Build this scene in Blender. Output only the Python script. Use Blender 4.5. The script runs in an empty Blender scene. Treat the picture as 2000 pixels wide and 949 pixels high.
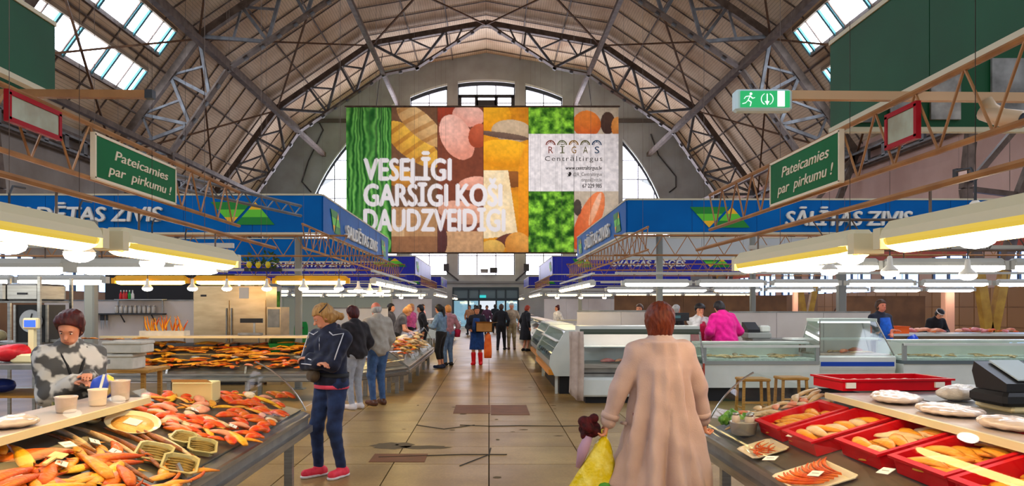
import bpy, math, random
import numpy as np
from mathutils import Vector, Matrix
random.seed(7); RNG = np.random.default_rng(7)
SC = bpy.context.scene
COL = SC.collection
PI = math.pi
# ------------------------------------------------------------------ camera
FPX, VX, VY, EYE = 1500.0, 955.0, 597.0, 1.65          # focal length in pixels, vanishing point, eye height
cam_d = bpy.data.cameras.new('camera'); cam = bpy.data.objects.new('camera', cam_d); COL.objects.link(cam)
cam.location = (0, 0, EYE); cam.rotation_euler = (PI/2, 0, 0)
cam_d.sensor_fit = 'HORIZONTAL'; cam_d.sensor_width = 36.0; cam_d.lens = FPX/2000*36
cam_d.shift_x = (1000-VX)/2000; cam_d.shift_y = (VY-474.5)/2000
cam_d.clip_start = 0.05; cam_d.clip_end = 300
SC.camera = cam
# ------------------------------------------------------------------ world: bright overcast sky
w = bpy.data.worlds.new('world'); SC.world = w; w.use_nodes = True
wn = w.node_tree.nodes; wn['Background'].inputs[0].default_value = (0.86, 0.92, 1.0, 1); wn['Background'].inputs[1].default_value = 0.6
SC.view_settings.view_transform = 'Standard'; SC.view_settings.look = 'None'
SC.view_settings.exposure = 0.62; SC.view_settings.gamma = 1.0; SC.view_settings.use_curve_mapping = False
DAY, LAMP = 8.5, 10.0                                    # radiance of the daylight panes and of the lamp tubes
# ------------------------------------------------------------------ helpers
def PX(px, Y): return (px-VX)/FPX*Y
def PZ(py, Y): return EYE-(py-VY)/FPX*Y
def lin(c):
    return tuple(((v/255)/12.92 if v/255 <= .04045 else ((v/255+.055)/1.055)**2.4) for v in c)
MATS = {}
def M(name, col, rough=.5, metal=0.0, col2=None, scale=6.0, detail=4, bump=0.0, bscale=60, emit=0.0, spec=.3, coat=0, stretch=None, sheen=0, lo=.35, hi=.65, sss=0):
    """procedural principled material; col2 = second colour mixed in by noise"""
    if name in MATS: return MATS[name]
    m = bpy.data.materials.new(name); m.use_nodes = True; MATS[name] = m
    nt = m.node_tree; b = nt.nodes['Principled BSDF']; c = lin(col)+(1,)
    b.inputs['Base Color'].default_value = c; b.inputs['Roughness'].default_value = rough; b.inputs['Metallic'].default_value = metal
    b.inputs['Specular IOR Level'].default_value = spec; b.inputs['Coat Weight'].default_value = coat
    if sheen: b.inputs['Sheen Weight'].default_value = sheen
    m.diffuse_color = c
    tc = None
    if col2 is not None or bump:
        tc = nt.nodes.new('ShaderNodeTexCoord'); mp = nt.nodes.new('ShaderNodeMapping')
        nt.links.new(tc.outputs['Object'], mp.inputs[0])
        if stretch: mp.inputs['Scale'].default_value = stretch
    if col2 is not None:
        n = nt.nodes.new('ShaderNodeTexNoise'); n.inputs['Scale'].default_value = scale; n.inputs['Detail'].default_value = detail
        nt.links.new(mp.outputs[0], n.inputs['Vector'])
        r = nt.nodes.new('ShaderNodeValToRGB'); r.color_ramp.elements[0].position = lo; r.color_ramp.elements[1].position = hi
        r.color_ramp.elements[0].color = c; r.color_ramp.elements[1].color = lin(col2)+(1,)
        nt.links.new(n.outputs['Fac'], r.inputs[0]); nt.links.new(r.outputs[0], b.inputs['Base Color'])
    if bump:
        n2 = nt.nodes.new('ShaderNodeTexNoise'); n2.inputs['Scale'].default_value = bscale; n2.inputs['Detail'].default_value = 3
        nt.links.new(mp.outputs[0], n2.inputs['Vector'])
        bp = nt.nodes.new('ShaderNodeBump'); bp.inputs['Strength'].default_value = bump; bp.inputs['Distance'].default_value = .02
        nt.links.new(n2.outputs['Fac'], bp.inputs['Height']); nt.links.new(bp.outputs[0], b.inputs['Normal'])
    if emit:
        b.inputs['Emission Color'].default_value = c; b.inputs['Emission Strength'].default_value = emit
    return m
def EM(name, col, strength):
    if name in MATS: return MATS[name]
    m = bpy.data.materials.new(name); m.use_nodes = True; MATS[name] = m; nt = m.node_tree
    b = nt.nodes['Principled BSDF']; b.inputs['Base Color'].default_value = (.03, .03, .03, 1)
    b.inputs['Emission Color'].default_value = lin(col)+(1,); b.inputs['Emission Strength'].default_value = strength
    return m
def GLASS(name, tint=(235, 248, 242), gloss=.10, edge=.5):
    """thin clear pane: see-through with a reflection that grows at grazing angles"""
    if name in MATS: return MATS[name]
    m = bpy.data.materials.new(name); m.use_nodes = True; MATS[name] = m; nt = m.node_tree
    for n in list(nt.nodes):
        if n.type != 'OUTPUT_MATERIAL': nt.nodes.remove(n)
    out = [n for n in nt.nodes if n.type == 'OUTPUT_MATERIAL'][0]
    t = nt.nodes.new('ShaderNodeBsdfTransparent'); t.inputs[0].default_value = lin(tint)+(1,)
    g = nt.nodes.new('ShaderNodeBsdfGlossy'); g.inputs['Roughness'].default_value = .03
    lw = nt.nodes.new('ShaderNodeLayerWeight'); lw.inputs[0].default_value = .25
    mr = nt.nodes.new('ShaderNodeMapRange'); mr.inputs['To Min'].default_value = gloss*.5; mr.inputs['To Max'].default_value = edge
    mx = nt.nodes.new('ShaderNodeMixShader')
    nt.links.new(lw.outputs['Fresnel'], mr.inputs['Value']); nt.links.new(mr.outputs[0], mx.inputs[0])
    nt.links.new(t.outputs[0], mx.inputs[1]); nt.links.new(g.outputs[0], mx.inputs[2]); nt.links.new(mx.outputs[0], out.inputs[0])
    return m

class MB:
    """mesh builder: collects shapes and links them as one object"""
    def __init__(s): s.v = []; s.f = []; s.m = []; s.uv = None
    def add(s, vs, fs, mi=0):
        o = len(s.v); s.v.extend(tuple(map(float, p)) for p in vs); s.f.extend(tuple(i+o for i in f) for f in fs); s.m.extend([mi]*len(fs)); return s
    def box(s, x0, x1, y0, y1, z0, z1, mi=0):
        v = [(x, y, z) for z in (z0, z1) for y in (y0, y1) for x in (x0, x1)]
        return s.add(v, [(0, 2, 3, 1), (4, 5, 7, 6), (0, 1, 5, 4), (2, 6, 7, 3), (0, 4, 6, 2), (1, 3, 7, 5)], mi)
    def cbox(s, x0, x1, y0, y1, z0, z1, c=.01, mi=0):
        """box with chamfered vertical edges and top"""
        rings = []
        for z, i in ((z0, c), (z0+c, 0), (z1-c, 0), (z1, c)):
            a0, a1, b0, b1 = x0+i, x1-i, y0+i, y1-i
            rings.append([(a0+c, b0, z), (a1-c, b0, z), (a1, b0+c, z), (a1, b1-c, z), (a1-c, b1, z), (a0+c, b1, z), (a0, b1-c, z), (a0, b0+c, z)])
        return s.loft(rings, closed=True, caps=True, mi=mi)
    def bar(s, p, q, w, h=None, up=(0, 0, 1), mi=0):
        p, q = Vector(p), Vector(q); d = (q-p)
        if d.length < 1e-6: return s
        d.normalize(); h = w if h is None else h; up = Vector(up)
        if abs(d.dot(up)) > .98: up = Vector((0, 1, 0)) if abs(d.y) < .9 else Vector((1, 0, 0))
        sx = d.cross(up).normalized(); sy = sx.cross(d).normalized()
        v = []
        for e in (p, q):
            for a, b in ((-1, -1), (1, -1), (1, 1), (-1, 1)): v.append(e+sx*a*w/2+sy*b*h/2)
        return s.add(v, [(0, 1, 2, 3), (7, 6, 5, 4), (0, 4, 5, 1), (1, 5, 6, 2), (2, 6, 7, 3), (3, 7, 4, 0)], mi)
    def tube(s, pts, r, n=8, mi=0, cap=True):
        pts = [Vector(p) for p in pts]; rs = r if isinstance(r, (list, tuple)) else [r]*len(pts); rings = []; prev = None
        for i, p in enumerate(pts):
            d = (pts[min(i+1, len(pts)-1)]-pts[max(i-1, 0)])
            if d.length < 1e-9: d = Vector((0, 0, 1))
            d.normalize()
            if prev is None:
                ref = Vector((0, 0, 1)) if abs(d.z) < .9 else Vector((1, 0, 0)); a = d.cross(ref).normalized()
            else:
                a = (prev-d*prev.dot(d))
                a = a.normalized() if a.length > 1e-6 else d.orthogonal().normalized()
            prev = a; b = d.cross(a)
            rings.append([p+(a*math.cos(2*PI*k/n)+b*math.sin(2*PI*k/n))*rs[i] for k in range(n)])
        return s.loft(rings, True, cap, mi)
    def loft(s, rings, closed=True, caps=False, mi=0):
        n = len(rings[0]); o = len(s.v)
        for r in rings: s.v.extend(tuple(map(float, p)) for p in r)
        k = 0
        for i in range(len(rings)-1):
            for j in range(n if closed else n-1):
                a = o+i*n+j; b = o+i*n+(j+1) % n; s.f.append((a, b, b+n, a+n)); k += 1
        if caps:
            s.f.append(tuple(o+j for j in reversed(range(n)))); s.f.append(tuple(o+(len(rings)-1)*n+j for j in range(n))); k += 2
        s.m.extend([mi]*k); return s
    def lathe(s, prof, n=16, c=(0, 0, 0), mi=0, sy=1.0):
        rings = [[(c[0]+r*math.cos(2*PI*k/n), c[1]+sy*r*math.sin(2*PI*k/n), c[2]+z) for k in range(n)] for r, z in prof]
        return s.loft(rings, True, True, mi)
    def ell(s, c, r, n=10, m=6, mi=0):
        return s.lathe_s(c, r, n, m, mi)
    def lathe_s(s, c, r, n, m, mi):
        rings = []
        for i in range(m+1):
            t = -PI/2+PI*(i/m); cr = max(math.cos(t), .02)
            rings.append([(c[0]+r[0]*cr*math.cos(2*PI*k/n), c[1]+r[1]*cr*math.sin(2*PI*k/n), c[2]+r[2]*math.sin(t)) for k in range(n)])
        return s.loft(rings, True, True, mi)
    def prism(s, poly, axis, a, b, mi=0):
        """2D polygon extruded along an axis from a to b; poly in the two other axes, in order"""
        def P(p, t):
            return {'x': (t, p[0], p[1]), 'y': (p[0], t, p[1]), 'z': (p[0], p[1], t)}[axis]
        n = len(poly); v = [P(p, a) for p in poly]+[P(p, b) for p in poly]
        f = [tuple(range(n)), tuple(range(2*n-1, n-1, -1))]+[(i, i+n, (i+1) % n+n, (i+1) % n) for i in range(n)]
        return s.add(v, f, mi)
    def build(s, name, mats, parent=None, smooth=False, world=True):
        off = Vector((0, 0, 0)); p = parent
        if world:
            while p is not None: off += p.location; p = p.parent
        me = bpy.data.meshes.new(name)
        me.from_pydata([(x-off.x, y-off.y, z-off.z) for x, y, z in s.v], [], s.f)
        if not isinstance(mats, (list, tuple)): mats = [mats]
        for mt in mats: me.materials.append(mt)
        if len(mats) > 1: me.polygons.foreach_set('material_index', s.m)
        if smooth: me.polygons.foreach_set('use_smooth', [True]*len(me.polygons))
        me.update()
        o = bpy.data.objects.new(name, me); COL.objects.link(o)
        if parent is not None: o.parent = parent
        return o
def B(): return MB()
def thing(name, label, cat, loc=(0, 0, 0), rz=0, group=None, kind=None):
    o = bpy.data.objects.new(name, None); COL.objects.link(o); o.location = loc; o.rotation_euler = (0, 0, rz); o.empty_display_size = .1
    return tag(o, label, cat, group, kind)
def tag(o, label=None, cat=None, group=None, kind=None):
    if label: o['label'] = label
    if cat: o['category'] = cat
    if group: o['group'] = group
    if kind: o['kind'] = kind
    return o
def struct(o, label=None):
    o['kind'] = 'structure'
    if label: o['label'] = label
    return o
KIDS = {}
def dup(o, loc=None, rot=None, scale=None, label=None, group=None, parent=None, kids=None):
    """copy of a thing with copies of its parts and sub-parts"""
    c = o.copy(); COL.objects.link(c)
    if parent is not None: c.parent = parent
    if loc is not None: c.location = loc
    if rot is not None: c.rotation_euler = rot
    if scale is not None: c.scale = scale if hasattr(scale, '__len__') else (scale,)*3
    if label: c['label'] = label
    if group: c['group'] = group
    for ch in o.children: dup(ch, parent=c)
    return c
def text_mesh(txt, name, mat, parent, origin, xdir, updir, height, width=None, bold=.0, depth=.01, shear=0.0, align='LEFT', spacing=1.0, raster=False):
    """lettering as flat extruded mesh; origin = left end of the base line, height = cap height"""
    cu = bpy.data.curves.new(name, 'FONT'); cu.body = txt; cu.size = 1; cu.extrude = .5; cu.shear = shear; cu.resolution_u = 3; cu.space_character = spacing
    ob = bpy.data.objects.new(name, cu); COL.objects.link(ob)
    dg = bpy.context.evaluated_depsgraph_get(); dg.update()
    me = bpy.data.meshes.new_from_object(ob.evaluated_get(dg)); bpy.data.objects.remove(ob)
    n = len(me.vertices); co = np.empty(n*3, np.float32); me.vertices.foreach_get('co', co); co = co.reshape(-1, 3)
    if bold:
        import bmesh
        bm = bmesh.new()
        for dx, dy in ((-bold, 0), (bold, 0), (0, bold*.6), (0, -bold*.6)):
            k = len(bm.verts); bm.from_mesh(me); bm.verts.ensure_lookup_table()
            for v in bm.verts[k:]: v.co.x += dx; v.co.y += dy; v.co.z += .05*(dx+2*dy)/bold
        bm.to_mesh(me); bm.free(); n = len(me.vertices); co = np.empty(n*3, np.float32); me.vertices.foreach_get('co', co); co = co.reshape(-1, 3)
    x0, x1 = co[:, 0].min(), co[:, 0].max()
    if raster: return me, co, x0, x1
    sy = height/.73; sx = sy if width is None else width/(x1-x0)
    W = (x1-x0)*sx
    ox = {'LEFT': 0, 'RIGHT': -W, 'CENTER': -W/2}[align]
    X = Vector(xdir).normalized(); U = Vector(updir).normalized(); N = X.cross(U); off = Vector((0, 0, 0)); p = parent
    while p is not None: off += p.location; p = p.parent
    O = Vector(origin)-off
    loc = np.array(O)[None]+np.outer((co[:, 0]-x0)*sx+ox, np.array(X))+np.outer(co[:, 1]*sy, np.array(U))+np.outer(co[:, 2]*depth, np.array(N))
    me.vertices.foreach_set('co', loc.astype(np.float32).ravel()); me.update()
    me.materials.clear(); me.materials.append(mat)
    o = bpy.data.objects.new(name, me); COL.objects.link(o); o.parent = parent
    return o
# ================================================================== the hall
HC = -0.2                                                # centre line of the hall
m_board = bpy.data.materials.new('roof_boarding'); m_board.use_nodes = True
def _board():
    nt = m_board.node_tree; b = nt.nodes['Principled BSDF']; b.inputs['Roughness'].default_value = .75
    uv = nt.nodes.new('ShaderNodeUVMap'); mp = nt.nodes.new('ShaderNodeMapping'); nt.links.new(uv.outputs[0], mp.inputs[0])
    wv = nt.nodes.new('ShaderNodeTexWave'); wv.bands_direction = 'Y'; wv.wave_profile = 'SAW'; wv.inputs['Scale'].default_value = 2.1; wv.inputs['Distortion'].default_value = 0
    nt.links.new(mp.outputs[0], wv.inputs[0])
    r = nt.nodes.new('ShaderNodeValToRGB'); r.color_ramp.elements[0].position = .0; r.color_ramp.elements[0].color = (.3, .3, .3, 1); r.color_ramp.elements[1].position = .22; r.color_ramp.elements[1].color = (1, 1, 1, 1)
    nt.links.new(wv.outputs['Fac'], r.inputs[0])
    n = nt.nodes.new('ShaderNodeTexNoise'); n.inputs['Scale'].default_value = .35; n.inputs['Detail'].default_value = 5; tc = nt.nodes.new('ShaderNodeTexCoord'); nt.links.new(tc.outputs['Object'], n.inputs[0])
    cr = nt.nodes.new('ShaderNodeValToRGB'); cr.color_ramp.elements[0].position = .3; cr.color_ramp.elements[1].position = .7
    cr.color_ramp.elements[0].color = lin((178, 144, 108))+(1,); cr.color_ramp.elements[1].color = lin((224, 202, 170))+(1,)
    nt.links.new(n.outputs['Fac'], cr.inputs[0])
    mx = nt.nodes.new('ShaderNodeMix'); mx.data_type = 'RGBA'; mx.blend_type = 'MULTIPLY'; mx.inputs['Factor'].default_value = .8
    nt.links.new(cr.outputs[0], mx.inputs[6]); nt.links.new(r.outputs[0], mx.inputs[7]); nt.links.new(mx.outputs[2], b.inputs['Base Color'])
    bp = nt.nodes.new('ShaderNodeBump'); bp.inputs['Strength'].default_value = .5; bp.inputs['Distance'].default_value = .03
    nt.links.new(wv.outputs['Fac'], bp.inputs['Height']); nt.links.new(bp.outputs[0], b.inputs['Normal'])
_board()
m_steel = M('roof_steel', (84, 70, 60), .55, .2, (112, 96, 84), 3)
m_steel_l = M('light_roof_steel', (120, 122, 124), .5, .3, (92, 88, 86), 2)
m_rust = M('rusty_bracing', (112, 78, 50), .7, 0, (82, 60, 44), 3)
m_wall = M('rendered_wall', (166, 174, 176), .85, 0, (146, 150, 148), .5, 6, .1, 8)
m_wall_r = M('pink_side_wall', (214, 180, 166), .85, 0, (196, 160, 146), .5, 6)
m_wall_l = M('grey_side_wall', (168, 160, 150), .85, 0, (140, 130, 120), .5, 6)
m_day = EM('daylight_glazing', (226, 236, 255), DAY)
m_dayw = EM('daylight_window_glazing', (240, 238, 255), DAY*.62)
m_teal = M('teal_glazing_bar', (62, 120, 128), .5)
m_dkframe = M('dark_window_frame', (52, 54, 58), .5)
m_reveal = M('white_window_reveal', (206, 216, 214), .7)

YB0, BAY = 50.3, 13.5
TR_Y = [YB0-BAY*i for i in range(5)]                      # 50.3, 36.8, 23.3, 9.8, -3.7
WALL_Y = 58.0
U = [(0, 20.17), (7.5, 18.8), (13.7, 14.55), (17.8, 8.95), (16.3, 5.0), (15.4, .45)]
L = [(0, 20.17), (4.5, 17.25), (6.7, 16.8), (12.25, 13.05), (15.05, 8.95), (14.65, 5.2), (15.4, .45)]
ROOF = [(0, 20.75), (7.7, 19.4), (14.0, 15.1), (18.2, 9.35)]
def lerp(a, b, t): return tuple(a[i]+(b[i]-a[i])*t for i in range(len(a)))
def roof_z(x):
    x = abs(x)
    for a, b in zip(ROOF, ROOF[1:]):
        if x <= b[0]: return a[1]+(b[1]-a[1])*(x-a[0])/(b[0]-a[0])
    return ROOF[-1][1]
# ---- ceiling: boarded panels between the rafters
ceiling = bpy.data.objects.new('ceiling', None); COL.objects.link(ceiling); struct(ceiling, 'vaulted ceiling of brown boarding over the whole hall')
STRIPS = {0: [0, .33, .66, 1], 1: [0, .33, .66, 1], 2: [0, .10, .30, .42, .63, 1]}
YE = [-5.0]+[-3.7+4.5*k for k in range(13)]+[WALL_Y-3.85, WALL_Y+.3]
sky_bays = []
for sgn in (-1, 1):
    for si in range(3):
        a, b = ROOF[si], ROOF[si+1]; ln = math.dist(a, b)
        for t0, t1 in zip(STRIPS[si], STRIPS[si][1:]):
            for y0, y1 in zip(YE, YE[1:]):
                if si == 2 and t0 in (.10, .42) and y1 < 36.9:
                    sky_bays.append((sgn, t0, t1, y0, y1)); continue
                p, q = lerp(a, b, t0), lerp(a, b, t1); nx, nz = (b[1]-a[1])/ln, -(b[0]-a[0])/ln    # inward normal (side +1)
                mb = B(); th = .08
                vs = [(HC+sgn*p[0], y0, p[1]), (HC+sgn*p[0], y1, p[1]), (HC+sgn*q[0], y1, q[1]), (HC+sgn*q[0], y0, q[1])]
                vs += [(x-sgn*nx*th, y, z-nz*th) for x, y, z in vs]
                mb.add(vs, [(0, 1, 2, 3), (7, 6, 5, 4), (0, 4, 5, 1), (1, 5, 6, 2), (2, 6, 7, 3), (3, 7, 4, 0)])
                o = mb.build('roof_panel', m_board, ceiling)
                uvl = o.data.uv_layers.new(name='UVMap'); s0, s1 = t0*ln, t1*ln
                uvv = {0: (y0, s0), 1: (y1, s0), 2: (y1, s1), 3: (y0, s1)}
                for lp in o.data.loops: uvl.data[lp.index].uv = uvv[lp.vertex_index % 4]
# ---- skylights
def skylight(n, sgn, t0, t1, ya, yb):
    a, b = ROOF[2], ROOF[3]; p, q = lerp(a, b, t0), lerp(a, b, t1)
    sk = bpy.data.objects.new('window_%d' % n, None); COL.objects.link(sk); struct(sk, 'long roof skylight with teal glazing bars')
    ys = [ya]; k = 0
    while ys[-1] < yb-.4:
        ys.append(min(yb, ys[-1]+(2.2, .85, 2.1, 1.5)[k % 4])); k += 1
    for y0, y1 in zip(ys, ys[1:]):
        B().add([(HC+sgn*p[0], y0, p[1]+.06), (HC+sgn*p[0], y1, p[1]+.06), (HC+sgn*q[0], y1, q[1]+.06), (HC+sgn*q[0], y0, q[1]+.06)], [(0, 1, 2, 3)]).build('pane', m_day, sk)
    for y in ys: B().bar((HC+sgn*p[0], y, p[1]), (HC+sgn*q[0], y, q[1]), .13, .14, (0, 1, 0)).build('glazing_bar', m_teal, sk)
    for e in (p, q): B().bar((HC+sgn*e[0], ya, e[1]), (HC+sgn*e[0], yb, e[1]), .12, .2).build('curb', m_board if e is p else m_steel, sk)
n = 10
for sgn in (-1, 1):
    for t0, t1 in ((.10, .30), (.42, .63)):
        for ya, yb in ((23.6, 35.9), (10.1, 22.9), (-3.4, 9.4)):
            skylight(n, sgn, t0, t1, ya, yb); n += 1
            # boarding that closes the strip at its ends
# short boarded closers between skylight ends and trusses
for sgn in (-1, 1):
    for t0, t1 in ((.10, .30), (.42, .63)):
        a, b = ROOF[2], ROOF[3]; p, q = lerp(a, b, t0), lerp(a, b, t1)
        for y0, y1 in ((35.9, 36.85), (22.9, 23.6), (9.4, 10.1), (-5, -3.4)):
            o = B().add([(HC+sgn*p[0], y0, p[1]), (HC+sgn*p[0], y1, p[1]), (HC+sgn*q[0], y1, q[1]), (HC+sgn*q[0], y0, q[1])], [(0, 1, 2, 3)]).build('roof_panel', m_board, ceiling)
            uvl = o.data.uv_layers.new(name='UVMap')
            for lp in o.data.loops: uvl.data[lp.index].uv = {0: (y0, 0), 1: (y1, 0), 2: (y1, 1.4), 3: (y0, 1.4)}[lp.vertex_index]
# ---- rafters (thin ribs on the boarding) and purlins
for y in [-3.7+2.25*k for k in range(28)]:
    mb = B()
    for sgn in (-1, 1):
        for a, b in zip(ROOF, ROOF[1:]): mb.bar((HC+sgn*a[0], y, a[1]-.06), (HC+sgn*b[0], y, b[1]-.06), .05, .06, (0, 1, 0))
    struct(mb.build('rafter', m_steel, ceiling), None)
for sgn in (-1, 1):
    for si, ts in ((0, (.33, .66)), (1, (.33, .66)), (2, (.05, .36, .70))):
        for t in ts:
            p = lerp(ROOF[si], ROOF[si+1], t)
            B().bar((HC+sgn*p[0], -5, p[1]-.08), (HC+sgn*p[0], WALL_Y, p[1]-.08), .06, .07).build('purlin', m_steel, ceiling)
# ---- trusses
def truss(Y):
    t = thing('roof_truss', {50.3: 'riveted steel arch truss nearest the end wall', 36.8: 'riveted steel arch truss one bay before the end wall', 23.3: 'steel arch truss over the middle stalls',
              9.8: 'steel arch truss above the front stalls', -3.7: 'steel arch truss overhead behind the viewer'}[round(Y, 1)], 'truss', (HC, Y, 0), kind='structure')
    yellow = M('yellow_truss_paint', (206, 160, 62), .5, 0, (176, 130, 50), 3)
    for sgn in (-1, 1):
        P = lambda p: (HC+sgn*p[0], Y, p[1])
        mb = B()
        for a, b in zip(U[:4], U[1:4]): mb.bar(P(a), P(b), .34, .30, (0, 1, 0))
        mb.build('upper_chord', m_steel, t)
        mb = B()
        for a, b in zip(L[:5], L[1:5]):
            for dy in (-.13, .13): mb.bar((HC+sgn*a[0], Y+dy, a[1]), (HC+sgn*b[0], Y+dy, b[1]), .09, .26, (0, 1, 0))
            ln = math.dist(a, b); k = max(2, int(ln/.9))
            for i in range(k+1):
                c = lerp(a, b, i/k); d = ((b[0]-a[0])/ln*.11, (b[1]-a[1])/ln*.11)
                mb.bar((HC+sgn*(c[0]-d[0]), Y, c[1]-d[1]-.05), (HC+sgn*(c[0]+d[0]), Y, c[1]+d[1]-.05), .22, .2, (0, 1, 0), 1)
        mb.build('lower_chord', [m_steel, m_steel_l], t)
        for ch in (U[3:], L[4:]):
            mb = B(); mb2 = B()
            for a, b in zip(ch, ch[1:]):
                if b[1] > 3: mb.bar(P(a), P(b), .26, .26, (0, 1, 0))
                else:
                    c = lerp(a, b, (a[1]-2.7)/(a[1]-b[1])); mb.bar(P(a), P(c), .26, .26, (0, 1, 0)); mb2.bar(P(c), P(b), .26, .24, (0, 1, 0))
            mb.build('leg_upper', m_steel, t); mb2.build('leg_foot', yellow, t)
        def web(a, b, wd=.15, m=None): B().bar(P(a), P(b), wd, wd, (0, 1, 0)).build('web_member', m or m_steel_l, t)
        def panel(Ua, Ub, La, Lb):
            u = [lerp(Ua, Ub, k/3) for k in range(4)]; l1, l2 = lerp(La, Lb, 1/3), lerp(La, Lb, 2/3)
            for a, b in ((u[0], l1), (u[1], l1), (u[1], l2), (u[2], l2), (u[3], l2), (u[3], Lb)): web(a, b)
            for a, b, c in ((u[0], l1, u[1]), (u[1], l2, u[2]), (u[3], l2, u[2])): web(lerp(a, b, .5), c, .10)
        u1 = [lerp(U[0], U[1], k) for k in (.35, .7, .45, .85, .2)]
        web(U[1], L[1]); web(u1[0], L[1]); web(lerp(U[1], L[1], .5), u1[1], .1); web(u1[1], lerp(u1[1], L[1], .0), .1); web(lerp(u1[0], L[1], .5), u1[1], .1); web(U[1], L[2], .2)
        web(u1[4], lerp(L[0], L[1], .45), .1); web(u1[0], lerp(L[0], L[1], .55), .12); web(lerp(U[1], L[1], .45), u1[3], .08)
        panel(U[1], U[2], L[2], L[3]); panel(U[2], U[3], L[3], L[4])
        web(U[3], L[4], .16); web(U[3], L[5], .16, m_steel); web(U[4], L[5], .16, m_steel); web(U[4], lerp(L[5], L[6], .4), .12, yellow); web(lerp(U[4], U[5], .5), lerp(L[5], L[6], .5), .12, yellow)
    return t
for Y in TR_Y: truss(Y)
# ---- longitudinal ties at the nodes and wind bracing between trusses
for sgn in (-1, 1):
    for nd, wd in ((U[2], .26), (U[3], .26), (L[2], .24), (L[3], .28), (L[4], .22), ((17.9, 8.3), .3)):
        o = B().bar((HC+sgn*nd[0], -5, nd[1]), (HC+sgn*nd[0], WALL_Y, nd[1]), wd, wd).build('longitudinal_beam', m_steel)
        struct(o, 'long steel beam running the length of the hall')
    for Ya, Yb in zip(TR_Y, TR_Y[1:]):
        for a, b in ((U[0], U[1]), (U[1], U[2]), (U[2], U[3])):
            for p, q in ((a, b), (b, a)):
                o = B().bar((HC+sgn*p[0], Ya, p[1]-.12), (HC+sgn*q[0], Yb, q[1]-.12), .09, .09).build('wind_brace', m_rust); struct(o, 'thin rusty diagonal roof brace between trusses')
        # lattice girder above the eaves
        mb = B(); z0, z1, x = 8.25, 8.85, HC+sgn*17.6
        for z in (z0, z1): mb.bar((x, Yb, z), (x, Ya, z), .12, .1)
        for k in range(10):
            y0 = Yb+(Ya-Yb)*k/9; mb.bar((x, y0, z0), (x, y0, z1), .12, .3)
        struct(mb.build('eaves_girder', m_steel_l), 'riveted eaves girder above the side wall')
# ---- side walls
for sgn, nm, mt in ((-1, 'left', m_wall_l), (1, 'right', m_wall_r)):
    x = HC+sgn*18.1
    wl = B().box(min(x, x+sgn*.3), max(x, x+sgn*.3), -5, WALL_Y, 4.6, 9.6).build('wall_'+nm, mt); struct(wl, 'tall %s side wall below the eaves' % ('pink' if sgn > 0 else 'grey'))
    B().box(min(x, x+sgn*.3), max(x, x+sgn*.3), -5, WALL_Y, 0, 2.3).build('lower_wall', M('brown_wall_tiles_base', (150, 108, 66), .5, 0, (128, 88, 52), 1), wl)
    B().box(min(x, x+sgn*.3), max(x, x+sgn*.3), -5, WALL_Y, 3.6, 4.6).build('spandrel', M('red_spandrel', (196, 92, 78), .7, 0, (176, 78, 66), 1) if sgn > 0 else mt, wl)
    y = -5
    while y < WALL_Y-.1:
        B().box(min(x, x+sgn*.3), max(x, x+sgn*.3), y, y+1.0, 2.3, 3.6).build('window_pier', mt, wl)
        if y+4 < WALL_Y:
            wn_ = bpy.data.objects.new('window_%d' % n, None); COL.objects.link(wn_); wn_.location = (x, y+2.5, 2.3); struct(wn_, 'side wall window strip'); n += 1
            B().box(min(x+sgn*.1, x+sgn*.16), max(x+sgn*.1, x+sgn*.16), y+1.0, y+4.0, 2.3, 3.6).build('pane', EM('side_window_daylight', (150, 190, 255), DAY*.35), wn_)
            for k in range(4): B().box(min(x, x+sgn*.12), max(x, x+sgn*.12), y+1+k-.04, y+1+k+.04, 2.3, 3.6).build('glazing_bar', m_dkframe, wn_)
        y += 4.0
    # brown tiles on the right lower wall, and plain piers
    if sgn > 0:
        tm = [M('brown_wall_tile_%d' % k, c, .4) for k, c in enumerate(((166, 118, 70), (156, 110, 64), (174, 126, 78)))]
        for iy in range(22):
            for iz in range(3):
                B().box(x-.02, x+.01, 22+iy*.9+.02, 22+iy*.9+.88, .2+iz*.7+.02, .2+iz*.7+.68).build('tile', tm[(iy*7+iz*3) % 3], wl)
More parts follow.
